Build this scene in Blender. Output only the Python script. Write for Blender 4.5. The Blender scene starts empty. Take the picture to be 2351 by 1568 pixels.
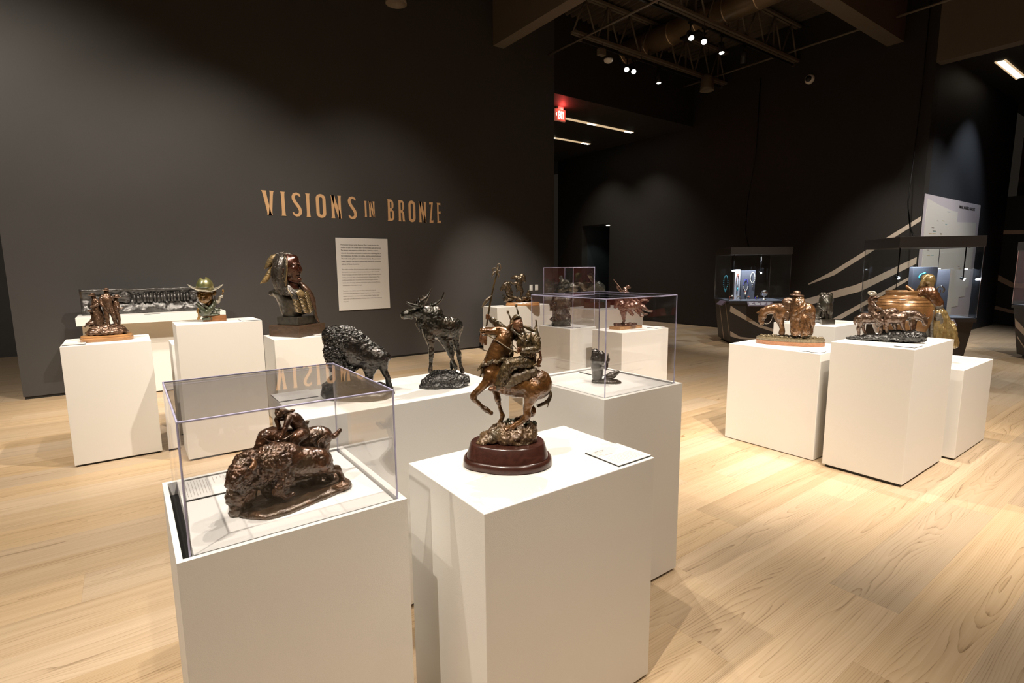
# Museum gallery with bronze sculptures on white plinths.  World axes: X runs along the title wall,
# Y runs from the viewer to that wall, Z is up, metres.
import bpy, bmesh, math, random
import numpy as np
from mathutils import Vector, Matrix, Euler

scene = bpy.context.scene
COL = scene.collection
R = math.radians

# ------------------------------------------------------------------ camera
FOCAL_PX, FRAME_W, FRAME_H = 1210.0, 2351.0, 1568.0
EYE = np.array([0.0, 0.0, 1.6])
_p, _h, _r = R(8.0), R(36.02), R(-0.507)          # pitch down, heading from +Y, roll
_fh = np.array([math.sin(_h), math.cos(_h), 0.0]); _r0 = np.array([math.cos(_h), -math.sin(_h), 0.0]); _z = np.array([0, 0, 1.0])
FWD = _fh * math.cos(_p) - _z * math.sin(_p); _u0 = _fh * math.sin(_p) + _z * math.cos(_p)
RIGHT = _r0 * math.cos(_r) + _u0 * math.sin(_r); UP = -_r0 * math.sin(_r) + _u0 * math.cos(_r)
cam = bpy.data.cameras.new('camera')
cam.sensor_width = 36.0; cam.lens = 36.0 * FOCAL_PX / FRAME_W; cam.clip_start = 0.02; cam.clip_end = 200
camo = bpy.data.objects.new('camera', cam); COL.objects.link(camo)
M = Matrix([[RIGHT[i], UP[i], -FWD[i], EYE[i]] for i in range(3)] + [[0, 0, 0, 1]])
camo.matrix_world = M
scene.camera = camo

# ------------------------------------------------------------------ world, exposure
world = bpy.data.worlds.new('world'); scene.world = world; world.use_nodes = True
world.node_tree.nodes['Background'].inputs[0].default_value = (1.0, 0.84, 0.66, 1)
world.node_tree.nodes['Background'].inputs[1].default_value = 0.010
scene.view_settings.view_transform = 'Standard'; scene.view_settings.look = 'None'
scene.view_settings.exposure = 0.22; scene.view_settings.gamma = 1.0; scene.view_settings.use_curve_mapping = False
scene.cycles.use_adaptive_sampling = True; scene.cycles.adaptive_threshold = 0.03; scene.cycles.max_bounces = 6; scene.cycles.transparent_max_bounces = 24; scene.cycles.glossy_bounces = 4
scene.cycles.diffuse_bounces = 3; scene.cycles.sample_clamp_indirect = 6.0
scene.cycles.caustics_reflective = False; scene.cycles.caustics_refractive = False

# ------------------------------------------------------------------ gallery spotlights on the ceiling tracks
WARM = (1.0, 0.895, 0.765)
def spot(loc, to, watts, angle=55, blend=0.85, size=0.035, color=WARM):
    l = bpy.data.lights.new('spot_beam', 'SPOT'); l.energy = watts; l.color = color
    l.spot_size = R(angle); l.spot_blend = blend; l.shadow_soft_size = size
    o = bpy.data.objects.new('spot_beam', l); COL.objects.link(o)
    o.location = loc; o.rotation_euler = (Vector(to) - Vector(loc)).to_track_quat('-Z', 'Y').to_euler()
    return o
TRACK_Z = 5.75
SPOTS = [  # (position, aimed at, watts, cone degrees)
    ((2.6, 3.4, TRACK_Z), (0.3, 1.7, 0.9), 440, 46),      # over the bison group
    ((-1.8, 2.2, TRACK_Z), (0.9, 1.6, 0.8), 430, 50),     # from the left on the horse plinth
    ((3.2, 1.0, TRACK_Z), (1.1, 1.5, 1.0), 300, 44),
    ((3.4, 3.6, TRACK_Z), (1.0, 2.5, 1.0), 430, 46),      # moose and bison
    ((2.2, 3.0, TRACK_Z), (-0.2, 6.0, 1.0), 900, 54),     # left wall row, lit from the right front
    ((1.0, 2.8, TRACK_Z), (1.4, 6.2, 0.9), 850, 50),
    ((-2.0, 4.0, TRACK_Z), (0.5, 6.5, 0.7), 650, 56),
    ((-2.2, 5.0, TRACK_Z), (-0.9, 8.86, 1.6), 620, 78),   # wash on the title wall
    ((1.4, 5.2, TRACK_Z), (0.9, 8.86, 0.9), 330, 70),
    ((3.6, 5.2, TRACK_Z), (3.4, 8.86, 0.7), 230, 66),
    ((4.6, 5.8, TRACK_Z), (6.1, 8.2, 0.5), 1500, 40),
    ((2.2, 0.2, TRACK_Z), (3.4, 3.6, 0.9), 1250, 50),
    ((5.6, 3.4, TRACK_Z), (3.6, 3.6, 0.9), 420, 48),
    ((2.6, -0.6, TRACK_Z), (4.9, 1.8, 0.8), 1050, 50),    # right hand group
    ((3.6, 4.4, TRACK_Z), (5.2, 2.0, 0.8), 620, 50),
    ((4.6, -0.6, TRACK_Z), (5.8, 0.6, 0.0), 800, 62),    # bright floor at the right
    ((-1.2, 0.4, TRACK_Z), (-0.5, 1.5, 0.0), 900, 58),    # bright floor at the lower left
    ((-3.4, 3.6, TRACK_Z), (-1.6, 5.6, 0.0), 560, 64),
    ((1.2, -1.2, TRACK_Z), (2.6, 0.4, 0.0), 440, 66),
    ((7.6, 4.2, TRACK_Z), (6.6, 5.0, 0.0), 260, 56),
    ((7.2, 2.0, TRACK_Z), (9.0, 2.3, 0.6), 480, 46),      # showcases and the striped wall
    ((8.0, 4.2, TRACK_Z), (10.0, 5.6, 0.4), 420, 34),
    ((9.8, 3.4, TRACK_Z), (12.35, 4.5, 1.0), 420, 36),
    ((5.4, 1.9, TRACK_Z), (5.3, 1.75, 0.9), 520, 40),
    ((9.4, 0.6, TRACK_Z), (11.9, 2.2, 0.5), 420, 50),
]
SPOT_OBJS = [spot(*s) for s in SPOTS]

# ------------------------------------------------------------------ helpers: objects
def tag(o, label=None, cat=None, group=None, kind=None):
    for k, v in (('label', label), ('category', cat), ('group', group), ('kind', kind)):
        if v: o[k] = v
    return o
def link(o, parent=None):
    COL.objects.link(o)
    if parent is not None: o.parent = parent
    return o
def thing(name, label, cat, loc=(0, 0, 0), rz=0.0, group=None):
    o = bpy.data.objects.new(name, None); o.location = loc; o.rotation_euler = (0, 0, rz); o.empty_display_size = 0.05
    return tag(link(o), label, cat, group)
def mesh_obj(name, verts, faces, mat, parent=None, loc=(0, 0, 0), rot=(0, 0, 0), smooth=False):
    me = bpy.data.meshes.new(name); me.from_pydata([tuple(map(float, v)) for v in verts], [], [tuple(f) for f in faces]); me.update()
    if mat: me.materials.append(mat)
    if smooth: me.shade_smooth()
    o = bpy.data.objects.new(name, me); o.location = loc; o.rotation_euler = rot
    return link(o, parent)
def bm_obj(name, bm, mat, parent=None, loc=(0, 0, 0), rot=(0, 0, 0), smooth=False):
    me = bpy.data.meshes.new(name); bm.normal_update(); bm.to_mesh(me); bm.free()
    if mat: me.materials.append(mat)
    if smooth: me.shade_smooth()
    o = bpy.data.objects.new(name, me); o.location = loc; o.rotation_euler = rot
    return link(o, parent)
def dup(o, parent=None, loc=None, rot=None):
    c = o.copy(); link(c, parent)
    if loc is not None: c.location = loc
    if rot is not None: c.rotation_euler = rot
    for ch in o.children: dup(ch, c)
    return c
def bm_box(bm, lo, hi, bevel=0.0, seg=1):
    x0, y0, z0 = lo; x1, y1, z1 = hi
    v = [bm.verts.new(p) for p in ((x0,y0,z0),(x1,y0,z0),(x1,y1,z0),(x0,y1,z0),(x0,y0,z1),(x1,y0,z1),(x1,y1,z1),(x0,y1,z1))]
    fs = [bm.faces.new([v[i] for i in f]) for f in ((3,2,1,0),(4,5,6,7),(0,1,5,4),(1,2,6,5),(2,3,7,6),(3,0,4,7))]
    if bevel:
        es = list({e for f in fs for e in f.edges})
        bmesh.ops.bevel(bm, geom=es, offset=bevel, segments=seg, affect='EDGES', profile=0.5)
def box(name, lo, hi, mat, parent=None, bevel=0.0, loc=(0, 0, 0), rot=(0, 0, 0), seg=1):
    bm = bmesh.new(); bm_box(bm, lo, hi, bevel, seg); return bm_obj(name, bm, mat, parent, loc, rot)
def prism(name, poly, z0, z1, mat, parent=None, loc=(0, 0, 0), rot=(0, 0, 0)):
    n = len(poly); vs = [(x, y, z0) for x, y in poly] + [(x, y, z1) for x, y in poly]
    fs = [tuple(range(n - 1, -1, -1)), tuple(range(n, 2 * n))] + [(i, (i + 1) % n, n + (i + 1) % n, n + i) for i in range(n)]
    return mesh_obj(name, vs, fs, mat, parent, loc, rot)
def frame_of(d):
    d = Vector(d).normalized(); a = Vector((0, 0, 1)) if abs(d.z) < 0.9 else Vector((1, 0, 0))
    u = d.cross(a).normalized(); return u, d.cross(u).normalized()
def bm_tube(bm, pts, radii, n=8, caps=True, closed=False):
    pts = [Vector(p) for p in pts]
    if not hasattr(radii, '__len__'): radii = [radii] * len(pts)
    rings = []; N = len(pts); u = None
    for i, p in enumerate(pts):
        if closed: d = pts[(i + 1) % N] - pts[i - 1]
        else: d = pts[min(i + 1, N - 1)] - pts[max(i - 1, 0)]
        d = d.normalized() if d.length else Vector((0, 0, 1))
        if u is None: u, w = frame_of(d)
        else:
            u = (u - d * u.dot(d)).normalized(); w = d.cross(u)
        rings.append([bm.verts.new(p + (u * math.cos(2 * math.pi * k / n) + w * math.sin(2 * math.pi * k / n)) * radii[i]) for k in range(n)])
    for i in range(N if closed else N - 1):
        a, b = rings[i], rings[(i + 1) % N]
        for k in range(n): bm.faces.new((a[k], a[(k + 1) % n], b[(k + 1) % n], b[k]))
    if caps and not closed:
        bm.faces.new(rings[0][::-1]); bm.faces.new(rings[-1])
def tube(name, pts, radii, mat, parent=None, n=8, closed=False, loc=(0, 0, 0)):
    bm = bmesh.new(); bm_tube(bm, pts, radii, n, True, closed); bmesh.ops.recalc_face_normals(bm, faces=bm.faces)
    return bm_obj(name, bm, mat, parent, loc, smooth=True)
def lathe(name, prof, mat, parent=None, loc=(0, 0, 0), rot=(0, 0, 0), n=32, smooth=True):
    vs, fs = [], []; m = len(prof)
    for k in range(n):
        a = 2 * math.pi * k / n
        for r, z in prof: vs.append((r * math.cos(a), r * math.sin(a), z))
    for k in range(n):
        k2 = (k + 1) % n
        for i in range(m - 1): fs.append((k * m + i, k2 * m + i, k2 * m + i + 1, k * m + i + 1))
    o = mesh_obj(name, vs, fs, mat, parent, loc, rot, smooth)
    bm = bmesh.new(); bm.from_mesh(o.data); bmesh.ops.remove_doubles(bm, verts=bm.verts, dist=1e-6)
    bmesh.ops.recalc_face_normals(bm, faces=bm.faces); bm.to_mesh(o.data); bm.free()
    if smooth: o.data.shade_smooth()
    return o
def loft(name, outline, levels, mat, parent=None, loc=(0, 0, 0), smooth=True):
    """outline: closed list of (x, y); levels: (scale inset in metres, z).  Mouldings and sculpture bases."""
    n = len(outline); P = np.array(outline); c = P.mean(0)
    T = np.roll(P, -1, 0) - np.roll(P, 1, 0); T /= np.linalg.norm(T, axis=1)[:, None] + 1e-9
    Nn = np.stack([T[:, 1], -T[:, 0]], 1); Nn *= np.sign(((P - c) * Nn).sum(1).mean())
    vs, fs = [], []
    for ins, z in levels: vs += [(*(P[i] - Nn[i] * ins), z) for i in range(n)]
    for l in range(len(levels) - 1):
        for i in range(n): fs.append((l * n + i, l * n + (i + 1) % n, (l + 1) * n + (i + 1) % n, (l + 1) * n + i))
    fs.append(tuple(range(n - 1, -1, -1))); fs.append(tuple(range((len(levels) - 1) * n, len(levels) * n)))
    o = mesh_obj(name, vs, fs, mat, parent, loc)
    bm = bmesh.new(); bm.from_mesh(o.data); bmesh.ops.recalc_face_normals(bm, faces=bm.faces); bm.to_mesh(o.data); bm.free()
    if smooth:
        o.data.shade_smooth()
        try: o.data.set_sharp_from_angle(angle=R(35))
        except Exception: pass
    return o
def oval(a, b, n=48, p=2.0, rz=0.0, dent=0.0, dent_at=-2.1, dent_w=0.5):
    out = []
    for i in range(n):
        t = 2 * math.pi * i / n; c, s = math.cos(t), math.sin(t)
        f = 1 - dent * math.exp(-((t - (dent_at % (2 * math.pi))) / dent_w) ** 2)
        x = a * math.copysign(abs(c) ** (2 / p), c) * f; y = b * math.copysign(abs(s) ** (2 / p), s) * f
        out.append((x * math.cos(rz) - y * math.sin(rz), x * math.sin(rz) + y * math.cos(rz)))
    return out
def text_mesh(name, body, size, mat, parent=None, loc=(0, 0, 0), rot=(0, 0, 0), extrude=0.0, sx=1.0, align='LEFT', spacing=1.0, bold=0.0):
    c = bpy.data.curves.new(name, 'FONT'); c.body = body; c.size = size; c.extrude = extrude; c.align_x = align
    c.space_line = spacing; c.offset = bold; c.resolution_u = 2
    t = bpy.data.objects.new(name, c); me = bpy.data.meshes.new_from_object(t); bpy.data.objects.remove(t); bpy.data.curves.remove(c)
    me.materials.clear(); me.materials.append(mat)
    o = bpy.data.objects.new(name, me); o.location = loc; o.rotation_euler = rot; o.scale = (sx, 1, 1)
    return link(o, parent)

# ------------------------------------------------------------------ helpers: materials
def new_mat(name):
    m = bpy.data.materials.new(name); m.use_nodes = True
    nt = m.node_tree; b = nt.nodes['Principled BSDF']; return m, nt, b
def N(nt, t, **kw):
    n = nt.nodes.new(t)
    for k, v in kw.items():
        if k in ('operation', 'blend_type', 'data_type', 'wave_type', 'noise_dimensions', 'feature', 'bands_direction', 'vector_type'): setattr(n, k, v)
        else: n.inputs[k].default_value = v
    return n
def simple(name, col, rough=0.5, metal=0.0, spec=0.5, emit=None, power=0.0, bump=0.0, bscale=200.0, vary=0.0, vscale=3.0):
    m, nt, b = new_mat(name); L = nt.links.new
    b.inputs['Base Color'].default_value = (*col, 1); b.inputs['Roughness'].default_value = rough; b.inputs['Metallic'].default_value = metal
    b.inputs['Specular IOR Level'].default_value = spec
    if emit: b.inputs['Emission Color'].default_value = (*emit, 1); b.inputs['Emission Strength'].default_value = power
    tc = N(nt, 'ShaderNodeTexCoord')
    if bump:
        n = N(nt, 'ShaderNodeTexNoise', Scale=bscale, Detail=3.0); L(tc.outputs['Object'], n.inputs['Vector'])
        bp = N(nt, 'ShaderNodeBump', Strength=bump, Distance=0.002); L(n.outputs['Fac'], bp.inputs['Height']); L(bp.outputs['Normal'], b.inputs['Normal'])
    if vary:
        n = N(nt, 'ShaderNodeTexNoise', Scale=vscale, Detail=4.0); L(tc.outputs['Object'], n.inputs['Vector'])
        mx = N(nt, 'ShaderNodeMix', data_type='RGBA'); mx.inputs['A'].default_value = (*[c * (1 - vary) for c in col], 1); mx.inputs['B'].default_value = (*[min(1, c * (1 + vary)) for c in col], 1)
        L(n.outputs['Fac'], mx.inputs['Factor']); L(mx.outputs['Result'], b.inputs['Base Color'])
    return m
def bronze(name, c1, c2, c3=None, rough=0.36, metal=0.75, scale=14.0, bump=0.35, bscale=60.0, stretch=(1, 1, 1), dk=0.66):
    """cast metal with a mottled, waxed patina: c1 ground, c2 rubbed lighter metal, c3 a second patina tone"""
    m, nt, b = new_mat(name); L = nt.links.new
    tc = N(nt, 'ShaderNodeTexCoord'); mp = N(nt, 'ShaderNodeMapping'); mp.inputs['Scale'].default_value = stretch; L(tc.outputs['Object'], mp.inputs['Vector'])
    n1 = N(nt, 'ShaderNodeTexNoise', Scale=scale * 1.6, Detail=6.0, Roughness=0.66); L(mp.outputs['Vector'], n1.inputs['Vector'])
    r1 = N(nt, 'ShaderNodeValToRGB'); e = r1.color_ramp.elements; e[0].position = 0.36; e[1].position = 0.66
    e[0].color = (*[c * dk * 0.75 for c in c1], 1); e[1].color = (*[c * dk for c in c2], 1); md = e.new(0.5); md.color = (*[(p + q) * 0.42 * dk for p, q in zip(c1, c2)], 1); L(n1.outputs['Fac'], r1.inputs['Fac'])
    out = r1.outputs['Color']
    if c3:
        n2 = N(nt, 'ShaderNodeTexNoise', Scale=scale * 0.6, Detail=4.0); n2.inputs['Distortion'].default_value = 0.6; L(mp.outputs['Vector'], n2.inputs['Vector'])
        r2 = N(nt, 'ShaderNodeValToRGB'); r2.color_ramp.elements[0].position = 0.5; r2.color_ramp.elements[1].position = 0.66; r2.color_ramp.elements[1].color = (0.75, 0.75, 0.75, 1); L(n2.outputs['Fac'], r2.inputs['Fac'])
        mx = N(nt, 'ShaderNodeMix', data_type='RGBA'); L(r2.outputs['Color'], mx.inputs['Factor']); L(out, mx.inputs['A']); mx.inputs['B'].default_value = (*[c * dk for c in c3], 1); out = mx.outputs['Result']
    L(out, b.inputs['Base Color']); b.inputs['Metallic'].default_value = metal * 0.8; b.inputs['Roughness'].default_value = rough
    b.inputs['Coat Weight'].default_value = 1.0; b.inputs['Coat Roughness'].default_value = max(0.1, rough - 0.17); b.inputs['Coat IOR'].default_value = 1.5
    n3 = N(nt, 'ShaderNodeTexNoise', Scale=bscale * 0.8, Detail=3.0, Roughness=0.55); L(mp.outputs['Vector'], n3.inputs['Vector'])
    n4 = N(nt, 'ShaderNodeTexNoise', Scale=bscale * 3.2, Detail=3.0, Roughness=0.6); L(mp.outputs['Vector'], n4.inputs['Vector'])
    bp = N(nt, 'ShaderNodeBump', Strength=min(1.0, bump * 0.28), Distance=0.012); L(n3.outputs['Fac'], bp.inputs['Height'])
    bq = N(nt, 'ShaderNodeBump', Strength=min(1.0, bump * 0.4), Distance=0.003); L(n4.outputs['Fac'], bq.inputs['Height']); L(bp.outputs['Normal'], bq.inputs['Normal'])
    L(bq.outputs['Normal'], b.inputs['Normal']); L(bq.outputs['Normal'], b.inputs['Coat Normal'])
    return m
def wood(name, c1, c2, rough=0.35, scale=6.0, axis=(1, 12, 12)):
    m, nt, b = new_mat(name); L = nt.links.new
    tc = N(nt, 'ShaderNodeTexCoord'); mp = N(nt, 'ShaderNodeMapping'); mp.inputs['Scale'].default_value = axis; L(tc.outputs['Object'], mp.inputs['Vector'])
    n1 = N(nt, 'ShaderNodeTexNoise', Scale=scale, Detail=6.0, Roughness=0.6); n1.inputs['Distortion'].default_value = 1.2; L(mp.outputs['Vector'], n1.inputs['Vector'])
    r1 = N(nt, 'ShaderNodeValToRGB'); r1.color_ramp.elements[0].position = 0.35; r1.color_ramp.elements[1].position = 0.65
    r1.color_ramp.elements[0].color = (*c1, 1); r1.color_ramp.elements[1].color = (*c2, 1); L(n1.outputs['Fac'], r1.inputs['Fac']); L(r1.outputs['Color'], b.inputs['Base Color'])
    b.inputs['Roughness'].default_value = rough; b.inputs['Coat Weight'].default_value = 0.25; b.inputs['Coat Roughness'].default_value = 0.15
    return m
def clear_glass(name, tint=(1, 1, 1), ior=1.45, boost=1.0):
    """clear sheet: light passes straight through, reflection grows at grazing angles"""
    m = bpy.data.materials.new(name); m.use_nodes = True; nt = m.node_tree; nt.nodes.clear(); L = nt.links.new
    o = N(nt, 'ShaderNodeOutputMaterial'); t = N(nt, 'ShaderNodeBsdfTransparent', Color=(*tint, 1)); g = N(nt, 'ShaderNodeBsdfGlossy', Color=(1, 1, 1, 1), Roughness=0.0)
    f = N(nt, 'ShaderNodeLayerWeight', Blend=0.5); pw = N(nt, 'ShaderNodeMath', operation='POWER'); pw.inputs[1].default_value = 4.0; L(f.outputs['Facing'], pw.inputs[0])
    mu = N(nt, 'ShaderNodeMath', operation='MULTIPLY_ADD'); mu.inputs[1].default_value = 0.9; mu.inputs[2].default_value = ((ior - 1) / (ior + 1)) ** 2 * boost; mu.use_clamp = True; L(pw.outputs[0], mu.inputs[0])
    mx = N(nt, 'ShaderNodeMixShader'); L(mu.outputs[0], mx.inputs[0]); L(t.outputs[0], mx.inputs[1]); L(g.outputs[0], mx.inputs[2]); L(mx.outputs[0], o.inputs[0])
    return m

MAT = {}
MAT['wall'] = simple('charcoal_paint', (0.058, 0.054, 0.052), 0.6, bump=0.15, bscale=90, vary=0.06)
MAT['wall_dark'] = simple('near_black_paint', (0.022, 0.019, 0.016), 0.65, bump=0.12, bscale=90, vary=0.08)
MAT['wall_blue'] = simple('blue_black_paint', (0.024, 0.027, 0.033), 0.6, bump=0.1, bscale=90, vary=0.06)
MAT['black'] = simple('black_metal', (0.012, 0.012, 0.012), 0.45)
MAT['ceiling'] = simple('brown_black_steel', (0.17, 0.14, 0.105), 0.5, vary=0.2, vscale=2)
MAT['beam'] = simple('beam_paint', (0.15, 0.12, 0.092), 0.6, vary=0.08)
MAT['duct'] = simple('duct_steel', (0.48, 0.37, 0.25), 0.3, metal=0.7, vary=0.2, vscale=5)
MAT['plinth'] = simple('white_plinth_paint', (0.80, 0.78, 0.74), 0.55, bump=0.22, bscale=420)
MAT['plinth_smooth'] = simple('white_deck_paint', (0.80, 0.78, 0.75), 0.5)
MAT['card'] = simple('card_stock', (0.74, 0.72, 0.69), 0.6)
MAT['ink'] = simple('ink', (0.03, 0.025, 0.025), 0.7)
MAT['ink_card'] = simple('card_ink', (0.40, 0.36, 0.33), 0.7)
MAT['ink_soft'] = simple('faded_ink', (0.26, 0.22, 0.19), 0.7)
MAT['white_plastic'] = simple('white_plastic', (0.8, 0.78, 0.74), 0.4)
MAT['gold'] = simple('copper_gold_paint', (0.80, 0.49, 0.25), 0.55)
MAT['glass'] = clear_glass('acrylic', (0.995, 0.995, 1.0), 1.49)
MAT['glass_edge'] = simple('acrylic_edge', (0.50, 0.48, 0.72), 0.12, vary=0.5, vscale=25)
MAT['case_glass'] = clear_glass('showcase_glass', (0.99, 1.0, 1.0), 1.4)

# ------------------------------------------------------------------ helpers: sculpting with blended solids
class Sketch:
    """A drawing board standing upright at a sculpture's own place, facing the viewer.  Points are read off the
    drawing as (u, v) plus t, the distance in front of (+) or behind (-) the board in drawing units; the result is metres
    from the sculpture's base point, so every form has its own depth."""
    def __init__(s, base, x0, y0, k):
        s.base = np.array(base, float); s.x0, s.y0, s.k = x0, y0, k
        d = s.base - EYE; s.dist = float(d @ FWD); d[2] = 0; s.n = d / np.linalg.norm(d)
        s.mpu = s.dist * k / FOCAL_PX
        s.ex = np.array([s.n[1], -s.n[0], 0.0]); s.ez = np.array([0, 0, 1.0])
    def __call__(s, u, v, t=0.0):
        r = FWD + RIGHT * ((s.x0 + u * s.k) - FRAME_W / 2) / FOCAL_PX + UP * (FRAME_H / 2 - (s.y0 + v * s.k)) / FOCAL_PX
        p0 = s.base - s.n * (t * s.mpu)
        return EYE + r * (((p0 - EYE) @ s.n) / (r @ s.n)) - s.base
    def ground(s, u, v, z=0.0):
        """point of the drawing that lies at height z above the base"""
        r = FWD + RIGHT * ((s.x0 + u * s.k) - FRAME_W / 2) / FOCAL_PX + UP * (FRAME_H / 2 - (s.y0 + v * s.k)) / FOCAL_PX
        return EYE + r * ((s.base[2] + z - EYE[2]) / r[2]) - s.base
    def front(s, u, v, z=0.0): return float(-(s.ground(u, v, z) @ s.n) / s.mpu)
    def V(s, *a): return Vector(s(*a))

_rng = np.random.RandomState(7); _PERM = _rng.rand(64, 64, 64).astype(np.float32)
def vnoise(P):
    i = np.floor(P).astype(int); f = P - i; f = f * f * (3 - 2 * f); i0 = i & 63; i1 = (i + 1) & 63
    g = lambda a, b, c: _PERM[a, b, c]
    x0, y0, z0 = i0.T; x1, y1, z1 = i1.T; fx, fy, fz = f.T
    c00 = g(x0, y0, z0) * (1 - fx) + g(x1, y0, z0) * fx; c10 = g(x0, y1, z0) * (1 - fx) + g(x1, y1, z0) * fx
    c01 = g(x0, y0, z1) * (1 - fx) + g(x1, y0, z1) * fx; c11 = g(x0, y1, z1) * (1 - fx) + g(x1, y1, z1) * fx
    return (c00 * (1 - fy) + c10 * fy) * (1 - fz) + (c01 * (1 - fy) + c11 * fy) * fz - 0.5
def fnoise(P, oct=3):
    s = 0; a = 1.0
    for o in range(oct): s = s + a * vnoise(P * (2 ** o) + 17.3 * o); a *= 0.5
    return s

def slab(name, sk, front_edge, back_edge, z_lo, z_hi, mat, parent, rough=3.0, seed=1, step=0.006):
    """irregular cast ground: outline read at the base level, bevelled and roughened"""
    pts = [sk.ground(u, v)[:2] for u, v in list(front_edge) + list(back_edge)]; P = np.array(pts)
    d = np.r_[0, np.cumsum(np.linalg.norm(np.diff(np.vstack([P, P[:1]]), axis=0), axis=1))]; n = 72; q = np.linspace(0, d[-1], n, endpoint=False); PP = np.vstack([P, P[:1]])
    O = np.stack([np.interp(q, d, PP[:, i]) for i in (0, 1)], 1); O = (np.roll(O, 1, 0) + 2 * O + np.roll(O, -1, 0)) / 4; c = O.mean(0); vs, fs = [], []
    lv = [(1.0, z_lo), (1.01, z_lo + 0.3 * (z_hi - z_lo)), (1.0, z_lo + 0.7 * (z_hi - z_lo)), (0.96, z_hi), (0.85, z_hi * 1.05), (0.7, z_hi * 1.08), (0.5, z_hi * 1.1), (0.3, z_hi * 1.1), (0.12, z_hi * 1.1)]
    for f, z in lv: vs += [(*(c + (o - c) * f), z) for o in O]
    V = np.array(vs); dn = fnoise(V / (0.02) + seed * 7.7, 3); V[n:, 2] += dn[n:] * rough * 0.004 * 1.0; V[n:, :2] += (fnoise(V[n:] / 0.03 + 3.1 + seed, 2) * rough * 0.0022)[:, None]
    V[:, 2] = np.maximum(V[:, 2], z_lo)
    for l in range(len(lv) - 1):
        for i in range(n): fs.append((l * n + i, l * n + (i + 1) % n, (l + 1) * n + (i + 1) % n, (l + 1) * n + i))
    fs.append(tuple(range((len(lv) - 1) * n, len(lv) * n))); fs.append(tuple(range(n - 1, -1, -1)))
    return mesh_obj(name, V, fs, mat, parent, smooth=True)

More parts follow.
